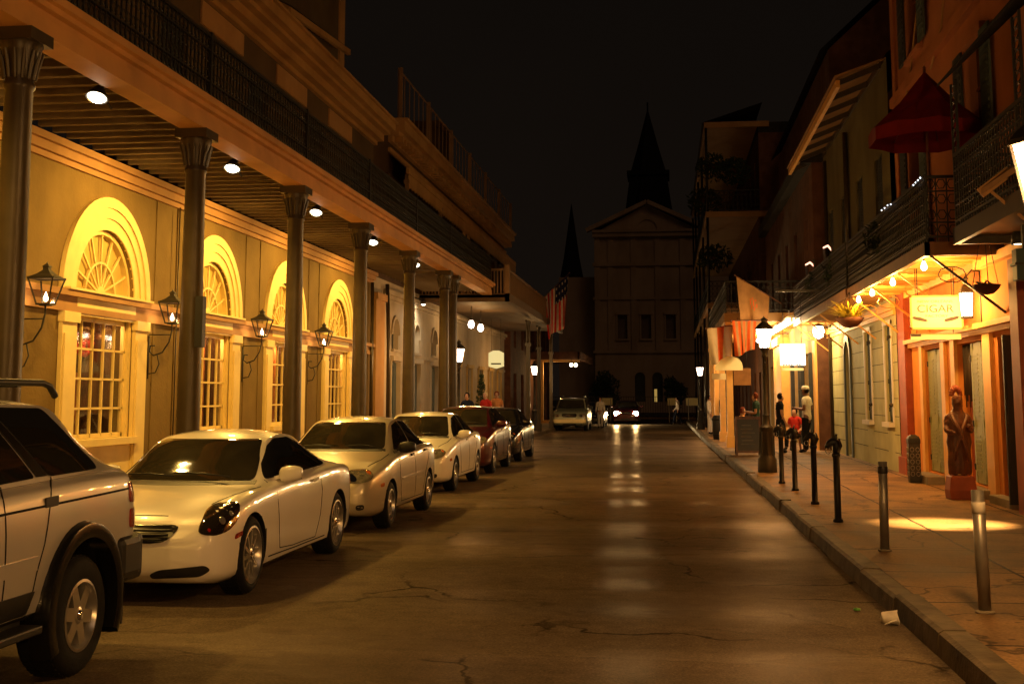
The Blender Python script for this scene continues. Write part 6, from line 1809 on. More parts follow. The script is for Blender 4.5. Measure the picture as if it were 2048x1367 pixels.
# ---------------------------------------------------------------- white coupe
def coupe_detail(P, root, bvh, shell, body):
    # windscreen, side and rear glass
    shell('windscreen', decal(bvh, rnd([(-.66,.935),(.66,.935),(.60,1.12),(.515,1.305),(-.515,1.305),(-.60,1.12)], 2, .12), off=.010, step=.03, **FRONT), M['windscreen'])
    shell('rear_window', decal(bvh, rnd([(-.58,1.06),(.58,1.06),(.48,1.29),(-.48,1.29)], 2, .15), off=.010, step=.035, **REAR), M['car_glass'])
    side_glass(P, root, bvh, shell, [([(1.62,.945),(1.80,1.08),(2.10,1.24),(2.35,1.305),(2.75,1.31),(3.12,1.22),(3.45,1.045),(3.50,1.0),(3.30,.985)], 1)])
    shell('cowl', decal(bvh, [(-.70,.905),(.70,.905),(.68,.938),(-.68,.938)], off=.006, step=.06, **FRONT), M['black_plastic'])
    mb = MB()
    mb.tube([(1.42,.10,.975),(1.47,.35,.995),(1.53,.60,.985)], .008, 5); mb.tube([(1.42,-.45,.975),(1.47,-.15,1.00),(1.47,.12,1.005)], .008, 5); mb.build('wiper', M['black_plastic'], root)
    # grille with bars
    shell('grille', decal(bvh, rnd([(-.46,.665),(.46,.665),(.52,.64),(.44,.535),(.30,.52),(-.30,.52),(-.44,.535),(-.52,.64)], 2, .15), off=.010, step=.025, **FRONT), M['gloss_black'])
    mb = MB()
    for z, w_ in ((.555,.40), (.590,.44), (.625,.47)):
        for vs, fs in decal(bvh, [(-w_,z-.006),(w_,z-.006),(w_,z+.006),(-w_,z+.006)], off=.018, step=.03, **FRONT): mb.add(vs, fs, True)
    mb.build('grille_bar', M['black_plastic'], root)
    hit = bvh.ray_cast(Vector((-3, 0, .60)), Vector((1, 0, 0)))[0]
    mb = MB()
    mb.tube([(hit.x-.022, .075*math.cos(a), .60+.042*math.sin(a)) for a in [2*PI*k/20 for k in range(21)]], .009, 6, False)
    mb.tube([(hit.x-.022, -.035, .562), (hit.x-.022, 0, .62), (hit.x-.022, .035, .562)], .007, 5); mb.build('badge', M['chrome'], root)
    # headlights: swept back, smoked
    pl = corner(38)
    poly = [(.555,.60),(.60,.675),(.70,.755),(.84,.805),(1.03,.82),(1.015,.75),(.96,.66),(.85,.60),(.68,.575)]
    for s in (1,):
        dl = decal(bvh, rnd(poly, 2, .2), off=.014, step=.022, mirror=True, **pl)
        for one in dl:
            hl = shell('headlight', [one], M['lens_dark'])
    for (u, v, r_, m) in ((.90,.735,.020,'alloy'), (.79,.69,.030,'alloy'), (.87,.645,.014,'lens_clear'), (.65,.625,.013,'lens_red')):
        dl = decal(bvh, [(u+r_*math.cos(2*PI*k/12), v+r_*math.sin(2*PI*k/12)) for k in range(12)], off=.019, step=.015, mirror=True, **pl)
        shell('lamp_reflector', dl, M[m])
    shell('lower_intake', decal(bvh, rnd([(.30,.225),(.72,.25),(.80,.30),(.76,.345),(.38,.305),(.30,.27)], 1), off=.008, step=.03, mirror=True, **FRONT), M['black_plastic'])
    shell('side_marker', decal(bvh, rnd([(.38,.515),(.54,.535),(.545,.575),(.40,.56)], 1), off=.006, step=.04, mirror=True, **SIDE), M['lens_red'])
    for pts in ([(1.60,.94),(1.57,.72),(1.60,.45),(1.66,.30)], [(1.66,.30),(2.1,.275),(2.85,.275)], [(2.85,.275),(2.98,.50),(3.05,.75),(3.02,.97)]):
        shell('door_seam', strip(bvh, pts, .009, SIDE, mirror=True), M['seam'])
    shell('rocker_line', strip(bvh, [(1.32,.26),(2.2,.245),(3.2,.25)], .012, SIDE, mirror=True), M['seam'])
    for s in (1, -1):
        mb = MB(); h = bvh.ray_cast(Vector((2.85, s*3, .86)), Vector((0, -s, 0)))[0]; mb.bar((2.74, h.y+s*.016, .86), (2.93, h.y+s*.012, .87), .02, .03); mb.build('door_handle', P['paint'], root, bevel=.006)
    for pts in ([(.52,.62),(.90,.74),(1.35,.78)],):
        shell('bonnet_seam', strip(bvh, pts, .009, TOP) + strip(bvh, [(a, -b) for a, b in pts], .009, TOP), M['seam'])
    shell('bonnet_seam', strip(bvh, [(.20,-.36),(.17,0),(.20,.36)], .009, TOP), M['seam'])
    mirror_part(root, 1.80, .80, .985, P['paint'], sx=.12, sy=.115, sz=.075)
    shell('tail_light', decal(bvh, rnd([(4.30,.72),(4.58,.70),(4.56,.90),(4.34,.92)], 1), off=.005, step=.05, mirror=True, **SIDE), M['lens_red'])
    shell('inspection_sticker', decal(bvh, [(.42,.995),(.50,.995),(.50,1.055),(.42,1.055)], off=.007, step=.05, **FRONT), mat('pale sticker', (.45, .55, .38), .6, var=.1))
COUPE = dict(L=4.62, r=.335, ra=.372, ax=(.84, 3.69), wy=.885, zbm=.14, wheel=('multi', .245, .225), paint=M['paint_white'], detail=coupe_detail, crown=.055, bow=.02,
    zb=[(0,.26),(.10,.19),(.35,.155),(.9,.15),(3.8,.16),(4.4,.21),(4.62,.30)],
    w=[(0,.70),(.03,.765),(.08,.815),(.18,.855),(.35,.88),(.55,.895),(.84,.905),(1.3,.895),(2.2,.885),(3.0,.90),(3.69,.915),(4.2,.89),(4.5,.82),(4.62,.72)],
    zs=[(0,.55),(.06,.62),(.2,.70),(.5,.785),(.84,.85),(1.3,.885),(1.9,.91),(2.6,.93),(3.3,.965),(3.8,.97),(4.3,.945),(4.55,.91),(4.62,.80)],
    zt=[(0,.60),(.06,.665),(.2,.735),(.5,.81),(.9,.872),(1.30,.918),(1.42,.938),(1.75,1.13),(2.10,1.318),(2.35,1.375),(2.65,1.393),(2.95,1.375),(3.3,1.28),(3.65,1.14),(3.95,1.045),(4.3,1.0),(4.55,.975),(4.62,.86)],
    wt=[(0,.55),(.5,.62),(1.2,.66),(1.42,.70),(1.75,.675),(2.1,.63),(2.6,.61),(3.0,.61),(3.5,.62),(4.0,.66),(4.62,.6)],
    g=[(0,.88),(1.2,.86),(1.42,.84),(1.8,.88),(2.5,.90),(3.4,.87),(4.0,.85),(4.62,.8)])
make_car(COUPE, 'parked_coupe', 'white two door coupe with smoked headlights parked behind the boxy wagon', 'car', -4.565, 10.05, M['paint_white'])

# ---------------------------------------------------------------- generic saloon details
def saloon_detail(S):
    def fn(P, root, bvh, shell, body):
        shell('windscreen', decal(bvh, rnd(S['ws'], 2, .12), off=.010, step=.03, **FRONT), M['windscreen'])
        shell('rear_window', decal(bvh, rnd(S['rw'], 2, .15), off=.010, step=.035, **REAR), M['car_glass'])
        side_glass(P, root, bvh, shell, S['sg'], S.get('pil', ()))
        shell('cowl', decal(bvh, S['cowl'], off=.006, step=.06, **FRONT), M['black_plastic'])
        if S.get('grille'):
            shell('grille', decal(bvh, rnd(S['grille'], 2, .18), off=.010, step=.03, **FRONT), M['gloss_black'])
            xs_ = [p[0] for p in S['grille']]; zs_ = [p[1] for p in S['grille']]
            mb = MB()
            for k in (1, 2):
                z = min(zs_)+(max(zs_)-min(zs_))*k/3; w_ = max(xs_)*.86
                for vs, fs in decal(bvh, [(-w_,z-.008),(w_,z-.008),(w_,z+.008),(-w_,z+.008)], off=.018, step=.03, **FRONT): mb.add(vs, fs, True)
            mb.build('grille_bar', M['chrome'], root)
            cz = (min(zs_)+max(zs_))/2; hit = bvh.ray_cast(Vector((-3, 0, cz)), Vector((1, 0, 0)))[0]
            mb = MB(); n = 16; c = [(hit.x-.02, .07*math.cos(2*PI*k/n), cz+.035*math.sin(2*PI*k/n)) for k in range(n)]
            mb.add(c + [(hit.x-.005, p[1]*1.08, cz+(p[2]-cz)*1.08) for p in c], [tuple(range(n))] + [(k, (k+1)%n, n+(k+1)%n, n+k) for k in range(n)]); mb.build('badge', M['chrome'], root)
        pl = corner(S.get('hang', 35))
        for one in decal(bvh, rnd(S['hl'], 2, .2), off=.014, step=.022, mirror=True, **pl): shell('headlight', [one], M[S.get('hlm', 'lens_clear')])
        for (u, v, r_, m) in S['refl']:
            shell('lamp_reflector', decal(bvh, [(u+r_*math.cos(2*PI*k/12), v+r_*math.sin(2*PI*k/12)) for k in range(12)], off=.019, step=.015, mirror=True, **pl), M[m])
        if S.get('intake'): shell('lower_intake', decal(bvh, rnd(S['intake'], 2, .15), off=.010, step=.03, **FRONT), M['black_plastic'])
        for poly in S.get('fog', ()):
            shell('fog_recess', decal(bvh, rnd(poly, 2, .2), off=.005, step=.04, mirror=True, **FRONT), M['black_plastic'])
        if S.get('marker'): shell('side_marker', decal(bvh, rnd(S['marker'], 1), off=.006, step=.04, mirror=True, **SIDE), M['lens_amber'])
        for pts in S['seams']: shell('door_seam', strip(bvh, pts, .010, SIDE, mirror=True), M['seam'])
        for pts in S.get('hood', ()): shell('bonnet_seam', strip(bvh, pts, .010, TOP) + strip(bvh, [(a, -b) for a, b in pts], .010, TOP), M['seam'])
        if S.get('mould'): shell('side_moulding', decal(bvh, S['mould'], off=.012, step=.1, mirror=True, **SIDE), S.get('mould_m') or P['paint'])
        for x, z in S['handles']:
            for s in (1, -1):
                mb = MB(); h = bvh.ray_cast(Vector((x, s*3, z)), Vector((0, -s, 0)))[0]; mb.bar((x-.10, h.y+s*.014, z), (x+.09, h.y+s*.012, z+.005), .022, .035); mb.build('door_handle', M['black_plastic'] if S.get('dark_handle') else P['paint'], root, bevel=.006)
        mirror_part(root, *S['mirror'], S.get('mirror_m') or P['paint'])
        shell('tail_light', decal(bvh, rnd(S['tl'], 1), off=.005, step=.05, mirror=True, **SIDE), M['lens_red'])
        if S.get('plate'): shell('number_plate', decal(bvh, S['plate'], off=.02, step=.08, skirt=.03, **FRONT), M['cloth_white'])
        if S.get('extra'): S['extra'](P, root, bvh, shell)
        mb = MB(); wz = S['wiper']
        for y0, y1 in ((.08, .52), (-.5, -.08)):
            pts = []
            for k in range(6):
                y = y0+(y1-y0)*k/5; h = bvh.ray_cast(Vector((-3, y, wz+.02*math.sin(k*.6))), Vector((1, 0, 0)))[0]
                if h: pts.append((h.x-.012, h.y, h.z))
            if len(pts) > 1: mb.tube(pts, .008, 5)
        if mb.f: mb.build('wiper', M['black_plastic'], root)
    return fn

# silver saloon
def focus_extra(P, root, bvh, shell):
    h = bvh.ray_cast(Vector((1.1, .1, 3)), Vector((0, 0, -1)))[0]
    mb = MB(); mb.tube([(1.32, -.62, 1.36), (1.32, -.62, 1.37)], .001, 4)
SS = dict(ws=[(-.63,1.015),(.63,1.015),(.57,1.2),(.50,1.365),(-.50,1.365),(-.57,1.2)], rw=[(-.54,1.12),(.54,1.12),(.46,1.34),(-.46,1.34)],
    sg=[([(1.45,1.0),(1.70,1.17),(1.98,1.325),(2.36,1.375),(2.36,1.0)], 1), ([(2.43,1.0),(2.43,1.375),(2.8,1.36),(3.10,1.29),(3.36,1.10),(3.40,1.02)], 1)],
    cowl=[(-.66,.985),(.66,.985),(.64,1.018),(-.64,1.018)], grille=[(-.28,.70),(.28,.70),(.33,.665),(.24,.62),(-.24,.62),(-.33,.665)],
    hl=[(.30,.655),(.34,.735),(.52,.79),(.72,.80),(.74,.72),(.66,.655),(.46,.625)], hang=35, refl=[(.45,.70,.05,'chrome'),(.60,.725,.052,'lens_clear'),(.69,.76,.025,'lens_amber')],
    intake=[(-.45,.25),(.45,.25),(.50,.36),(-.50,.36)], fog=[[(.56,.29),(.66,.30),(.66,.37),(.56,.36)]], marker=[(.36,.56),(.48,.57),(.48,.62),(.37,.61)],
    seams=[[(1.40,.98),(1.36,.7),(1.42,.42),(1.50,.30)], [(2.40,1.0),(2.42,.6),(2.40,.30)], [(3.42,1.02),(3.36,.80),(3.15,.62),(3.02,.40),(2.98,.30)], [(1.50,.30),(2.98,.29)]],
    hood=[[(.45,.60),(.8,.70),(1.15,.72)]], mould=[(1.48,.585),(3.0,.60),(3.0,.635),(1.48,.62)], handles=[(2.24,.90),(3.18,.93)], dark_handle=True, mirror=(1.56,.76,1.03), mirror_m=M['black_plastic'],
    tl=[(4.10,.78),(4.33,.76),(4.32,.98),(4.14,1.0)], wiper=1.045)
SALOON = dict(L=4.36, r=.305, ra=.345, ax=(.84, 3.46), wy=.83, zbm=.17, wheel=('five', .20, .195), paint=M['paint_silver'], detail=saloon_detail(SS), crown=.05, bow=.02,
    zb=[(0,.28),(.1,.22),(.4,.19),(3.6,.19),(4.2,.25),(4.36,.33)],
    w=[(0,.58),(.04,.66),(.12,.72),(.28,.785),(.55,.83),(.84,.85),(1.4,.845),(2.4,.845),(3.46,.85),(3.9,.83),(4.2,.78),(4.36,.68)],
    zs=[(0,.56),(.06,.64),(.2,.72),(.5,.81),(.84,.88),(1.2,.93),(1.8,.955),(2.6,.97),(3.4,1.0),(3.9,1.0),(4.2,.97),(4.36,.82)],
    zt=[(0,.60),(.06,.685),(.2,.765),(.5,.865),(.84,.94),(1.08,.985),(1.2,1.02),(1.6,1.24),(1.9,1.385),(2.15,1.43),(2.5,1.445),(2.9,1.42),(3.2,1.33),(3.5,1.185),(3.72,1.095),(4.0,1.06),(4.25,1.03),(4.36,.88)],
    wt=[(0,.55),(.5,.64),(1.0,.70),(1.2,.74),(1.6,.70),(1.95,.64),(2.5,.625),(3.1,.62),(3.6,.66),(4.0,.68),(4.36,.6)],
    g=[(0,.88),(1.0,.87),(1.2,.87),(1.7,.90),(2.5,.91),(3.4,.88),(4.0,.85),(4.36,.8)])
make_car(SALOON, 'parked_saloon', 'silver four door saloon with clear oval headlights behind the white coupe', 'car', -4.50, 15.62, M['paint_silver'])

# cream-white saloon
CS = dict(SS); CS.update(ws=[(-.66,.99),(.66,.99),(.58,1.18),(.50,1.35),(-.50,1.35),(-.58,1.18)], cowl=[(-.68,.955),(.68,.955),(.66,.992),(-.66,.992)],
    sg=[([(1.30,.97),(1.62,1.16),(1.98,1.32),(2.36,1.37),(2.36,.985)], 1), ([(2.43,.985),(2.43,1.37),(2.85,1.355),(3.2,1.27),(3.5,1.08),(3.52,1.01)], 1)],
    grille=[(-.42,.69),(.42,.69),(.46,.665),(.40,.625),(-.40,.625),(-.46,.665)], hl=[(.36,.62),(.38,.70),(.52,.76),(.76,.79),(.80,.73),(.70,.655),(.52,.615)],
    refl=[(.50,.68,.045,'chrome'),(.63,.71,.045,'lens_clear'),(.74,.75,.02,'lens_amber')], intake=[(-.30,.27),(.30,.27),(.36,.37),(-.36,.37)], fog=[[(.54,.27),(.66,.29),(.66,.36),(.54,.35)]],
    mould=None, dark_handle=False, mirror=(1.52,.78,1.02), mirror_m=None, plate=[(-.15,.42),(.15,.42),(.15,.55),(-.15,.55)], wiper=1.02)
CIV = dict(SALOON); CIV.update(L=4.46, paint=M['paint_white'], detail=saloon_detail(CS), ax=(.86, 3.54), r=.31, wheel=('six', .205, .2),
    zb=[(0,.26),(.1,.21),(.4,.18),(3.7,.18),(4.3,.25),(4.46,.33)],
    w=[(0,.60),(.04,.69),(.12,.76),(.28,.82),(.55,.86),(.86,.875),(1.4,.87),(2.4,.87),(3.54,.875),(4.0,.85),(4.3,.79),(4.46,.7)],
    zs=[(0,.55),(.06,.63),(.2,.71),(.5,.80),(.86,.87),(1.2,.915),(1.8,.945),(2.6,.965),(3.4,1.0),(4.0,1.0),(4.3,.97),(4.46,.82)],
    zt=[(0,.59),(.06,.675),(.2,.755),(.5,.86),(.80,.93),(.98,.965),(1.10,.995),(1.6,1.22),(1.95,1.37),(2.2,1.42),(2.5,1.435),(2.9,1.415),(3.25,1.32),(3.6,1.17),(3.85,1.09),(4.1,1.06),(4.35,1.03),(4.46,.88)])
CIV['wy'] = .855
make_car(CIV, 'parked_saloon', 'cream white saloon third in the row behind the silver one', 'car', -4.78, 22.2, M['paint_white'])

# dark red crossover
RS = dict(CS); RS.update(ws=[(-.64,1.08),(.64,1.08),(.58,1.26),(.52,1.44),(-.52,1.44),(-.58,1.26)], cowl=[(-.66,1.045),(.66,1.045),(.64,1.082),(-.64,1.082)],
    sg=[([(1.35,1.03),(1.62,1.21),(1.95,1.40),(2.36,1.455),(2.36,1.05)], 1), ([(2.43,1.05),(2.43,1.455),(2.95,1.44),(3.3,1.38),(3.55,1.20),(3.58,1.1)], 1)],
    grille=[(-.34,.80),(.34,.80),(.38,.76),(.32,.66),(-.32,.66),(-.38,.76)], hl=[(.36,.68),(.38,.77),(.52,.83),(.76,.85),(.78,.79),(.70,.71),(.52,.675)],
    refl=[(.50,.745,.045,'chrome'),(.63,.77,.045,'lens_clear')], mirror=(1.55,.80,1.10), mirror_m=M['paint_red'], wiper=1.115, tl=[(4.15,.85),(4.40,.84),(4.38,1.10),(4.18,1.12)],
    seams=[[(1.32,1.0),(1.28,.7),(1.36,.42),(1.46,.32)], [(2.40,1.05),(2.42,.6),(2.40,.32)], [(3.5,1.1),(3.42,.85),(3.2,.66),(3.05,.42),(3.0,.32)], [(1.46,.32),(3.0,.31)]], handles=[(2.24,.95),(3.25,.98)])
RED = dict(CIV); RED.update(L=4.44, paint=M['paint_red'], detail=saloon_detail(RS), r=.335, ra=.375,
    zs=[(0,.62),(.06,.70),(.2,.78),(.5,.87),(.86,.94),(1.2,.98),(1.8,1.01),(2.6,1.03),(3.4,1.08),(4.0,1.1),(4.3,1.08),(4.44,.92)],
    zt=[(0,.66),(.06,.745),(.2,.835),(.5,.94),(.80,1.01),(1.0,1.05),(1.15,1.09),(1.6,1.31),(1.95,1.45),(2.2,1.50),(2.6,1.515),(3.1,1.50),(3.5,1.44),(3.9,1.30),(4.2,1.17),(4.35,1.12),(4.44,.98)])
make_car(RED, 'parked_car', 'dark red car fourth in the row with purple reflections on its roof', 'car', -4.80, 27.55, M['paint_red'])
BLK = dict(CIV); BS = dict(CS); BS.update(mirror_m=M['paint_black'], hlm='lens_dark'); BLK.update(paint=M['paint_black'], detail=saloon_detail(BS), L=4.46)
make_car(BLK, 'parked_car', 'black saloon last in the near row behind the dark red car', 'car', -4.80, 33.0, M['paint_black'])
BLK2 = dict(BLK)
make_car(BLK2, 'parked_car', 'dark car mostly hidden behind the grey green wagon', 'car', -4.45, 71.0, M['paint_black'])

# grey-green tall wagon facing the camera
WS_ = dict(RS); WS_.update(ws=[(-.70,1.18),(.70,1.18),(.65,1.40),(.60,1.58),(-.60,1.58),(-.65,1.40)], cowl=[(-.72,1.14),(.72,1.14),(.70,1.182),(-.70,1.182)], mirror_m=M['black_plastic'],
    sg=[([(1.45,1.12),(1.66,1.30),(1.9,1.54),(2.4,1.60),(2.4,1.12)], 1), ([(2.47,1.12),(2.47,1.60),(3.2,1.60),(3.25,1.12)], 1), ([(3.32,1.12),(3.3,1.59),(4.15,1.55),(4.25,1.14)], 1)],
    grille=[(-.36,.88),(.36,.88),(.38,.80),(.34,.70),(-.34,.70),(-.38,.80)], hl=[(.42,.70),(.42,.84),(.55,.88),(.78,.88),(.80,.80),(.76,.72),(.55,.69)], refl=[(.52,.78,.05,'chrome'),(.67,.79,.045,'lens_clear')],
    mirror=(1.65,.84,1.2), wiper=1.22, tl=[(4.38,.95),(4.56,.94),(4.54,1.40),(4.40,1.42)], plate=None)
def wagon_extra(P, root, bvh, shell):
    shell('bumper', decal(bvh, rnd([(-.84,.42),(.84,.42),(.84,.60),(-.84,.60)], 1), off=.05, step=.08, skirt=.06, **FRONT), M['cream_sign'])
    mb = MB()
    for s in (-1, 1): mb.tube([(1.9,s*.58,1.69),(2.1,s*.58,1.76),(3.9,s*.58,1.76),(4.1,s*.58,1.70)], .02, 6)
    mb.build('roof_rack', M['black_plastic'], root)
WS_['extra'] = wagon_extra
WAG = dict(RED); WAG.update(L=4.6, paint=M['paint_green'], detail=saloon_detail(WS_), wy=.9, r=.36, ra=.41, ax=(.85, 3.6), zbm=.24,
    zb=[(0,.36),(.1,.30),(.4,.26),(3.8,.26),(4.4,.32),(4.6,.40)],
    w=[(0,.72),(.04,.79),(.12,.84),(.28,.88),(.55,.91),(.86,.92),(1.4,.915),(3.54,.92),(4.2,.90),(4.5,.86),(4.6,.80)],
    zs=[(0,.70),(.06,.80),(.2,.90),(.5,.98),(.86,1.02),(1.2,1.05),(1.8,1.08),(2.6,1.10),(3.6,1.12),(4.3,1.12),(4.6,1.0)],
    zt=[(0,.74),(.06,.85),(.2,.95),(.5,1.03),(.9,1.09),(1.2,1.13),(1.32,1.17),(1.6,1.40),(1.85,1.60),(2.05,1.67),(2.6,1.70),(3.4,1.70),(4.1,1.66),(4.35,1.52),(4.5,1.30),(4.6,1.10)],
    wt=[(0,.7),(.5,.74),(1.2,.78),(1.6,.74),(1.95,.70),(2.5,.69),(4.0,.69),(4.3,.72),(4.6,.7)], g=[(0,.9),(1.2,.88),(1.7,.92),(3.8,.92),(4.6,.86)])
make_car(WAG, 'parked_wagon', 'tall grey green wagon with a pale bumper parked far down the left', 'car', -4.98, 63.6, M['paint_green'], group='cars parked along the left kerb')

# oncoming car with headlights lit
OS = dict(RS); OS.update(hl=[(.42,.62),(.42,.75),(.55,.78),(.76,.78),(.78,.72),(.70,.64),(.55,.615)], plate=None)
def on_extra(P, root, bvh, shell):
    for s in (1, -1):
        mb = MB(); h = bvh.ray_cast(Vector((-3, s*.60, .68)), Vector((1, 0, 0)))[0]
        mb.lathe([(0,-.035),(.10,-.02),(.15,.0),(.15,.04)], (h.x-.005, s*.60, .68), 16, 'x'); mb.build('lit_headlamp', M['headlamp'], root)
OS['extra'] = on_extra
ONC = dict(RED); ONC.update(detail=saloon_detail(OS), paint=M['paint_red'])
make_car(ONC, 'oncoming_car', 'dark red car coming up the street with both headlights glaring', 'car', -2.62, 79.5, M['paint_red'], group=None)
for s in (-.6, .6):
    spot('headlight_beam', (-2.62+s, 79.3, .68), (-2.3+s*.5, 40, .3), 2000, (1, .66, .28), 50, .9, .10)

# ---------------------------------------------------------------- big silver-beige wagon at the left edge
def suv_detail(P, root, bvh, shell, body):
    sg = [([(1.60,1.19),(1.85,1.40),(2.05,1.60),(2.2,1.65),(2.2,1.22)], 1), ([(2.28,1.22),(2.28,1.66),(2.69,1.665),(3.04,1.245)], 1), ([(2.80,1.662),(3.42,1.652),(3.60,1.51),(3.86,1.31),(3.87,1.255),(3.20,1.245)], 2)]
    side_glass(P, root, bvh, shell, sg, [[(2.71,1.66),(2.78,1.66),(3.18,1.25),(3.07,1.25)], [(2.21,1.65),(2.27,1.65),(2.27,1.225),(2.21,1.225)]])
    shell('windscreen', decal(bvh, rnd([(-.68,1.2),(.68,1.2),(.60,1.62),(-.60,1.62)], 2, .12), off=.010, step=.03, **FRONT), M['windscreen'])
    shell('rear_window', decal(bvh, rnd([(-.62,1.26),(.62,1.26),(.55,1.60),(-.55,1.60)], 2, .15), off=.010, step=.035, **REAR), M['car_glass'])
    # roof rack
    mb = MB()
    for s in (-1, 1): mb.tube([(1.9,s*.56,1.715),(2.0,s*.56,1.79),(2.2,s*.56,1.81),(3.58,s*.56,1.81),(3.68,s*.56,1.79),(3.76,s*.56,1.725)], .022, 8)
    for x in (2.2, 3.3): mb.bar((x,-.56,1.79),(x,.56,1.79),.045,.02)
    mb.build('roof_rack', M['black_plastic'], root)
    # flared arches, side steps, rear bumper
    for x in P['ax']:
        for s in (1, -1):
            mb = MB(); vs = []; fs = []; n = 26; zc = P['r']+P['arch_up']
            for k in range(n+1):
                a = R(-28)+(PI+R(56))*k/n; c, q = math.cos(a), math.sin(a)
                for rr, yy in ((P['ra']-.012, .80), (P['ra']-.012, .925), (P['ra']+.015, .94), (P['ra']+.075, .925), (P['ra']+.095, .86), (P['ra']+.09, .80)):
                    vs.append((x+rr*c, s*yy, zc+rr*q*1.0))
            for k in range(n):
                for j in range(5): fs.append((6*k+j, 6*k+j+1, 6*k+7+j, 6*k+6+j))
            mb.add(vs, fs, True); mb.build('wheel_flare', M['gloss_black'], root, sharp=50)
    for s in (1, -1):
        mb = MB(); mb.box(1.30, 3.02, s*.78, s*.93, .36, .41); mb.box(1.3, 3.0, s*.7, s*.80, .40, .52); mb.build('side_step', M['black_plastic'], root, bevel=.012)
        mb = MB(); mb.box(4.14, 4.16, s*.68, s*.90, .22, .56); mb.build('mud_flap', M['black_plastic'], root)
    mb = MB(); mb.box(4.28, 4.58, -.86, .86, .46, .78); mb.box(4.10, 4.42, -.915, -.82, .50, .78); mb.box(4.10, 4.42, .82, .915, .50, .78); mb.build('rear_bumper', M['black_plastic'], root, bevel=.05)
    mb = MB(); mb.tube([(4.2,-.3,.42),(4.62,-.3,.44)], .03, 8); mb.tube([(3.0,.5,.40),(3.2,.72,.36),(3.28,.86,.33)], .025, 8); mb.build('exhaust_pipe', M['grey_iron'], root)
    for z0, z1 in ((.83, .96), (1.0, 1.14)): shell('tail_light', decal(bvh, rnd([(4.30,z0),(4.50,z0),(4.50,z1),(4.30,z1)], 1), off=.008, step=.04, mirror=True, **SIDE), M['lens_red'])
    for pts in ([(2.66,1.22),(2.66,.50)], [(3.24,1.24),(3.16,1.05),(3.10,.86),(3.02,.70),(2.98,.52)], [(1.72,1.18),(1.70,.52)], [(1.72,.52),(2.98,.51)]): shell('door_seam', strip(bvh, pts, .010, SIDE, mirror=True), M['seam'])
    shell('belt_crease', strip(bvh, [(1.3,1.045),(3.0,1.075),(4.45,1.10)], .014, SIDE, mirror=True), M['seam'])
    shell('side_moulding', decal(bvh, [(1.45,.70),(3.0,.72),(3.0,.80),(1.45,.78)], off=.016, step=.1, mirror=True, **SIDE), P['paint'])
    shell('lower_cladding', decal(bvh, [(1.3,.44),(3.0,.44),(3.0,.60),(1.3,.60)], off=.014, step=.1, mirror=True, **SIDE), M['black_plastic'])
    for s in (1, -1):
        h = bvh.ray_cast(Vector((3.2, s*3, 1.10)), Vector((0, -s, 0)))[0]
        mb = MB(); mb.bar((3.11, h.y+s*.004, 1.095), (3.27, h.y+s*.004, 1.098), .014, .062); mb.build('door_handle', M['black_plastic'], root, bevel=.008)
        mb = MB(); h = bvh.ray_cast(Vector((2.35, s*3, 1.06)), Vector((0, -s, 0)))[0]; mb.bar((2.36, h.y+s*.004, 1.075), (2.52, h.y+s*.004, 1.078), .014, .062); mb.build('door_handle', M['black_plastic'], root, bevel=.008)
    mirror_part(root, 1.95, .84, 1.26, P['paint'], sy=.1, sz=.09)
    pl = corner(20)
    for one in decal(bvh, rnd([(.45,.78),(.45,.93),(.78,.95),(.80,.78)], 1), off=.006, step=.05, mirror=True, **pl): shell('headlight', [one], M['lens_clear'])
    shell('grille', decal(bvh, rnd([(-.40,.78),(.40,.78),(.40,.93),(-.40,.93)], 1), off=.005, step=.06, **FRONT), M['gloss_black'])
SUV = dict(L=4.50, r=.365, ra=.43, arch_up=.06, ax=(.80, 3.60), wy=.875, zbm=.36, wheel=('six', .215, .25), paint=M['paint_beige'], detail=suv_detail, crown=.05, bow=.012,
    zb=[(0,.50),(.1,.44),(.4,.40),(3.9,.42),(4.3,.48),(4.5,.56)],
    w=[(0,.74),(.04,.80),(.12,.83),(.3,.86),(.8,.875),(2.0,.875),(3.6,.875),(4.2,.87),(4.42,.84),(4.5,.80)],
    zs=[(0,.86),(.06,.94),(.2,1.0),(.5,1.05),(1.0,1.09),(1.6,1.15),(2.2,1.18),(3.0,1.205),(3.8,1.225),(4.3,1.22),(4.42,1.17),(4.5,1.02)],
    zt=[(0,.90),(.06,.99),(.2,1.05),(.5,1.11),(1.2,1.16),(1.5,1.20),(1.9,1.45),(2.2,1.66),(2.45,1.71),(3.0,1.725),(3.40,1.718),(3.55,1.695),(3.7,1.62),(3.85,1.52),(4.0,1.42),(4.19,1.305),(4.32,1.262),(4.42,1.21),(4.5,1.06)],
    wt=[(0,.74),(.8,.76),(1.5,.80),(1.9,.77),(2.3,.725),(3.0,.715),(3.5,.715),(3.8,.73),(4.2,.80),(4.5,.76)], g=[(0,.9),(1.5,.90),(2.2,.945),(3.6,.945),(4.2,.92),(4.5,.88)])
make_car(SUV, 'parked_offroader', 'beige silver four wheel drive with black wheel flares at the head of the parked row', 'car', -4.545, 4.0, M['paint_beige'])
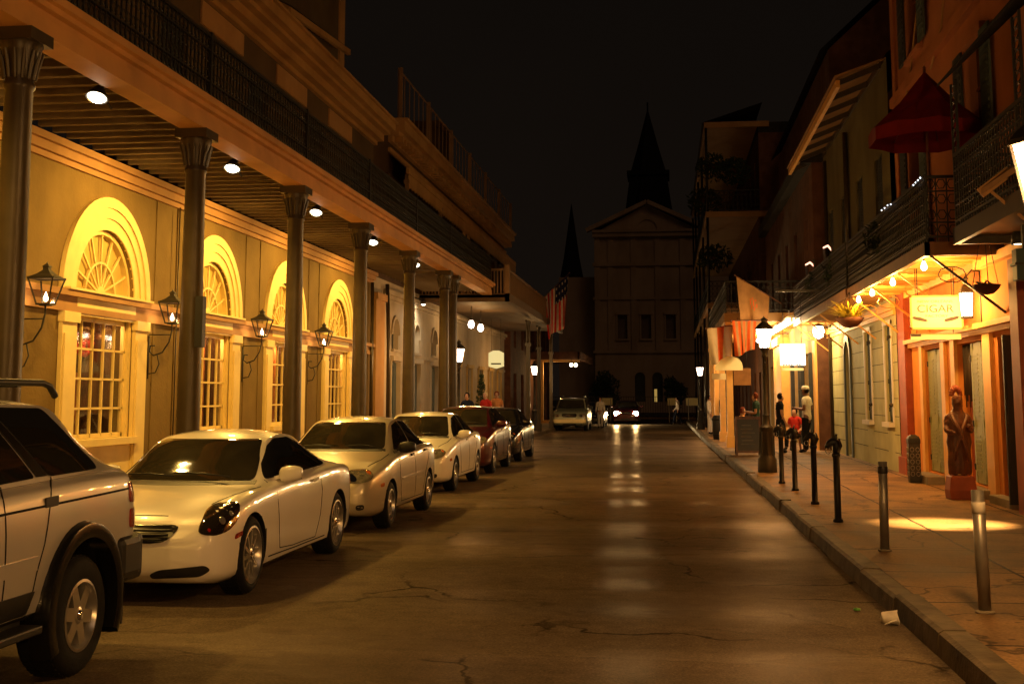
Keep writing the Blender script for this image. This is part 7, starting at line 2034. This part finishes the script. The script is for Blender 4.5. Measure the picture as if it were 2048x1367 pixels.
# ================================================================== people
def person(lb, x, y, z, h, face, pose, skin, hair, top, legs, sleeve='short', dress=False, cap=None, seat=.46, shoes='cloth_black', group=None, vest=None):
    """face: heading in degrees (0 looks along +y); pose: stand, walk, sit, lean"""
    root = thing('person', lb, 'person', (x, y, z), group)
    k = h/1.75
    V, E, Rr, reg = [], [], [], []
    def v(p, r, rg, par=None):
        V.append((p[0]*k, p[1]*k, p[2]*k)); Rr.append(tuple(q*k for q in (r if isinstance(r, tuple) else (r, r)))); reg.append(rg)
        if par is not None: E.append((par, len(V)-1))
        return len(V)-1
    sit = pose == 'sit'; dz = -.46 if sit else 0
    pel = v((0, 0, .95+dz), (.15, .11), 'leg')
    wa = v((0, .0, 1.10+dz), (.135, .095), 'top', pel); ch = v((0, -.01, 1.30+dz), (.16, .105), 'top', wa)
    sh_ = v((0, -.01, 1.43+dz), (.12, .08), 'top', ch); nk = v((0, .01, 1.50+dz), .052, 'skin', sh_)
    hd = v((0, .03, 1.58+dz), (.070, .078), 'skin', nk); cr = v((0, .022, 1.68+dz), (.072, .085), 'skin', hd); v((0, .015, 1.735+dz), (.045, .05), 'skin', cr)
    v((0, .115, 1.59+dz), .014, 'skin', hd)                              # nose
    sw = {'stand': (.05, -.03), 'walk': (.26, -.24), 'sit': (0, 0), 'lean': (.02, .06)}[pose]
    for s, d in ((-1, sw[0]), (1, sw[1])):
        hp_ = v((s*.085, 0, .90+dz), .098, 'leg', pel)
        if sit:
            kn = v((s*.10, .42, .92+dz), .062, 'leg', hp_); an = v((s*.10, .44, .10), .040, 'shin', kn)
        else:
            kn = v((s*.095, d*.55+.02, .50), .062, 'leg', hp_); an = v((s*.10, d, .09), .040, 'shin', kn)
        ax, ay = V[an][0]/k, V[an][1]/k
        fo = v((ax+s*.015, ay+.08, .045), .038, 'shoe', an); v((ax+s*.02, ay+.16, .035), .028, 'shoe', fo)
        so = v((s*.175, -.01, 1.42+dz), .058, 'top', sh_)
        el = v((s*.225, -.03 - d*.5, 1.14+dz), .042, 'sleeve', so)
        fw = {'stand': (s*.23, .06-d*.7, .92), 'walk': (s*.23, .10-d*.8, .93), 'sit': (s*.14, .26, .98), 'lean': (s*.05, .26, 1.18)}[pose]
        wr = v((fw[0], fw[1], fw[2]+dz), .028, 'fore', el)
        W = Vector(V[wr])/k; dr = (W-Vector(V[el])/k).normalized()
        pm = v(tuple(W+dr*.07), (.036, .020), 'skin', wr)
        side = Vector((0, 1, 0)) if abs(dr.y) < .8 else Vector((1, 0, 0))
        side = (side-dr*side.dot(dr)).normalized(); nrm = dr.cross(side)*(-s)
        PM = Vector(V[pm])/k
        for q, l in ((-.028, .065), (-.010, .080), (.010, .076), (.028, .058)):
            f1 = v(tuple(PM+side*q+dr*(.035)), .0095, 'skin', pm); f2 = v(tuple(PM+side*q*1.1+dr*(.035+l*.5)+nrm*.008), .0088, 'skin', f1); v(tuple(PM+side*q*1.1+dr*(.03+l*.9)+nrm*.028), .0078, 'skin', f2)
        t1 = v(tuple(W+dr*.035+side*.034), .0105, 'skin', pm); v(tuple(W+dr*.075+side*.055+nrm*.012), .0085, 'skin', t1)
    me = skin_mesh('body', V, E, Rr, 0, 1)
    vs = [Vector(p) for p in V]
    segs = [(a, b) for a, b in E]
    def region(p):
        best = (9e9, 'skin')
        for a, b in segs:
            A, B_ = vs[a], vs[b]; d = B_-A; t = max(0, min(1, (p-A).dot(d)/max(d.length_squared, 1e-9)))
            q = (p-(A+d*t)).length - (Rr[a][0]+(Rr[b][0]-Rr[a][0])*t)
            if q < best[0]:
                r_ = reg[b]
                if r_ == 'sleeve': r_ = 'sleeve' if t < .62 else 'elbow'
                best = (q, r_)
        return best[1]
    vr = [region(v_.co) for v_ in me.vertices]
    rot = Matrix.Rotation(R(face), 4, 'Z'); me.transform(rot)
    o = bpy.data.objects.new('body', me); COL.objects.link(o); o.parent = root; me.materials.append(M[skin])
    groups = {'shirt': ({'top', 'sleeve'} | ({'fore', 'elbow'} if sleeve == 'long' else set()), top, .014),
              'trousers': ({'leg'} | ({'shin'} if not dress and legs[0] != '-' else set()), legs.lstrip('-'), .016), 'shoes': ({'shoe'}, shoes, .010)}
    me.calc_loop_triangles() if hasattr(me, 'calc_loop_triangles') else None
    nr = [v_.normal.copy() for v_ in me.vertices]
    for nm_, (rs, m_, off) in groups.items():
        keep = [p for p in me.polygons if sum(vr[i] in rs for i in p.vertices) >= len(p.vertices)*.6]
        used = sorted({i for p in keep for i in p.vertices}); mp = {j: i for i, j in enumerate(used)}
        mm = bpy.data.meshes.new(nm_); mm.from_pydata([tuple(me.vertices[i].co + nr[i]*off) for i in used], [], [tuple(mp[i] for i in p.vertices) for p in keep])
        for p in mm.polygons: p.use_smooth = True
        mm.materials.append(M[m_]); c = bpy.data.objects.new(nm_, mm); COL.objects.link(c); c.parent = root
    # hair cap, eyes
    ctr = rot @ Vector((0, .012*k, (1.665+dz)*k)); fwd = rot @ Vector((0, 1, 0))
    mb = MB(); n = 12; vs_ = []; fs_ = []
    for i in range(8):
        th = PI*.78*i/7
        for j in range(n):
            a = 2*PI*j/n; d = Vector((math.sin(th)*math.cos(a), math.sin(th)*math.sin(a), math.cos(th)))
            f = d.dot(fwd); rr = .106*k
            if f > .35 and d.z < .55: rr = .06*k
            vs_.append(ctr + Vector((d.x*rr*.9, d.y*rr, d.z*rr*1.02)))
    for i in range(7):
        for j in range(n): fs_.append((i*n+j, i*n+(j+1)%n, (i+1)*n+(j+1)%n, (i+1)*n+j))
    mb.add(vs_, fs_, True); ORG[root] = Vector((x, y, z)); mb.build('hair', M[hair], root, org=(0, 0, 0)); 
    if cap:
        mb = MB(); mb.lathe([(.108*k,.02*k),(.112*k,.05*k),(.095*k,.105*k),(.05*k,.125*k),(0,.13*k)], ctr, 14)
        e = ctr+fwd*.10*k; sd = fwd.cross(Vector((0,0,1))); mb.add([e-sd*.08*k+Vector((0,0,.025*k)), e+sd*.08*k+Vector((0,0,.025*k)), e+sd*.05*k+fwd*.08*k+Vector((0,0,.01*k)), e-sd*.05*k+fwd*.08*k+Vector((0,0,.01*k))], [(0,1,2,3)])
        mb.build('cap', M[cap], root, org=(0, 0, 0))
    mb = MB(); sd = fwd.cross(Vector((0,0,1)))
    for s in (-1, 1): mb.lathe([(0,-.01*k),(.011*k,0),(0,.01*k)], rot @ Vector((s*.03*k, .098*k, (1.625+dz)*k)), 6)
    mb.build('eye', M['cloth_black'], root, org=(0, 0, 0))
    if dress:
        mb = MB(); L_ = .52 if dress == 'knee' else .75; zt = (1.0+dz)*k
        vs_ = []; fs_ = []; n = 20
        for i in range(5):
            t = i/4
            for j in range(n):
                a = 2*PI*j/n; r_ = (.16+.07*t)*(1+.06*math.sin(5*a)*t); vs_.append(rot @ Vector((r_*k*math.cos(a), r_*.8*k*math.sin(a), zt-L_*k*t)))
        for i in range(4):
            for j in range(n): fs_.append((i*n+j, i*n+(j+1)%n, (i+1)*n+(j+1)%n, (i+1)*n+j))
        mb.add(vs_, fs_, True); mb.build('skirt', M[legs.lstrip('-')], root, org=(0, 0, 0))
    if vest:
        src = bpy.data.objects.new('vest', None)
        bpy.data.objects.remove(src)
        keep = [p for p in me.polygons if sum(vr[i] == 'top' for i in p.vertices) == len(p.vertices) and p.center.z < (1.36+dz)*k]
        used = sorted({i for p in keep for i in p.vertices}); mp = {j: i for i, j in enumerate(used)}
        mm = bpy.data.meshes.new('vest'); mm.from_pydata([tuple(me.vertices[i].co + nr[i]*.024) for i in used], [], [tuple(mp[i] for i in p.vertices) for p in keep])
        mm.materials.append(M[vest]); c = bpy.data.objects.new('vest', mm); COL.objects.link(c); c.parent = root
    for ch in root.children:
        if ch.location.length < 1e-6: ch.location = (0, 0, 0)
    return root

def stool(lb, x, y, z=.16):
    t = thing('stool', lb, 'stool', (x, y, z), 'stools outside the bar')
    mb = MB(); mb.lathe([(0,z+.43),(.17,z+.43),(.18,z+.455),(.165,z+.465),(0,z+.465)], (x, y, 0), 16); mb.build('seat', M['wood'], t)
    for a, b in ((-1,-1),(1,-1),(1,1),(-1,1)):
        mb = MB(); mb.bar((x+a*.15, y+b*.15, z), (x+a*.10, y+b*.10, z+.43), .028, .028); mb.build('leg', M['wood'], t)
PZ = .16
person('woman in a black dress standing at the bar doorway facing the man in the cap', 3.16, 36.1, PZ, 1.66, -80, 'stand', 'skin', 'hair_dark', 'cloth_black', '-cloth_black', dress='knee')
person('man in a white cap and white shirt with a dark vest by the doorway', 3.92, 36.4, PZ, 1.84, 60, 'lean', 'skin_dark', 'hair_dark', 'cloth_white', 'cloth_black', cap='cloth_white', vest=None)
person('person in a red shirt sitting between the woman in black and the capped man', 3.75, 38.0, PZ, 1.66, 150, 'sit', 'skin', 'hair_dark', 'cloth_red', 'cloth_black'); stool('stool under the person in the red shirt', 3.75, 38.0)
person('red haired person in a dark green top standing behind the sandwich board', 2.52, 36.6, PZ, 1.68, 75, 'lean', 'skin', 'hair_red', 'cloth_green', 'cloth_navy')
person('person in an orange top sitting behind the sandwich board', 2.18, 37.4, PZ, 1.7, -60, 'sit', 'skin', 'hair_red', 'cloth_orange', 'cloth_black'); stool('stool under the person in the orange top', 2.18, 37.4)
person('fair haired person in brown at the kerb beside the barrel can', 2.15, 50.5, PZ, 1.72, -90, 'stand', 'skin', 'hair_fair', 'cloth_brown', 'cloth_black', sleeve='long')
person('person in pale clothes standing at the kerb beyond the barrel can', 1.75, 53.8, PZ, 1.62, -100, 'stand', 'skin', 'hair_dark', 'cloth_white', 'cloth_white', sleeve='long')
person('distant pedestrian in a white shirt crossing at the end of the street', .62, 80, 0, 1.72, 70, 'walk', 'skin', 'hair_dark', 'cloth_white', 'cloth_navy', sleeve='long')
person('person in an orange red top on the left sidewalk behind the black saloon', -6.35, 43.5, PZ, 1.72, 150, 'stand', 'skin', 'hair_fair', 'cloth_red', 'cloth_black')
person('person in a tan top beside the one in red on the left sidewalk', -6.3, 46.0, PZ, 1.76, -170, 'stand', 'skin', 'hair_red', 'cloth_orange', 'cloth_black')
person('person in dark clothes left of the pair on the left sidewalk', -6.7, 41.6, PZ, 1.70, 170, 'stand', 'skin', 'hair_dark', 'cloth_navy', 'cloth_black', sleeve='long')
person('person in white walking on the road behind the grey green wagon', -3.75, 70.2, 0, 1.72, 180, 'walk', 'skin', 'hair_dark', 'cloth_white', 'cloth_white', sleeve='long')
# small table by the kerb
t = thing('cafe_table', 'small round dark cafe table near the kerb before the bar', 'table', (2.45, 45.8, .16))
mb = MB(); mb.lathe([(0,.88),(.34,.88),(.35,.90),(.34,.915),(0,.915)], (2.45, 45.8, 0), 20); mb.build('tabletop', M['wood'], t)
mb = MB(); mb.lathe([(.24,.16),(.22,.19),(.04,.24),(.03,.8),(.09,.88)], (2.45, 45.8, 0), 14); mb.build('pedestal', M['iron'], t)
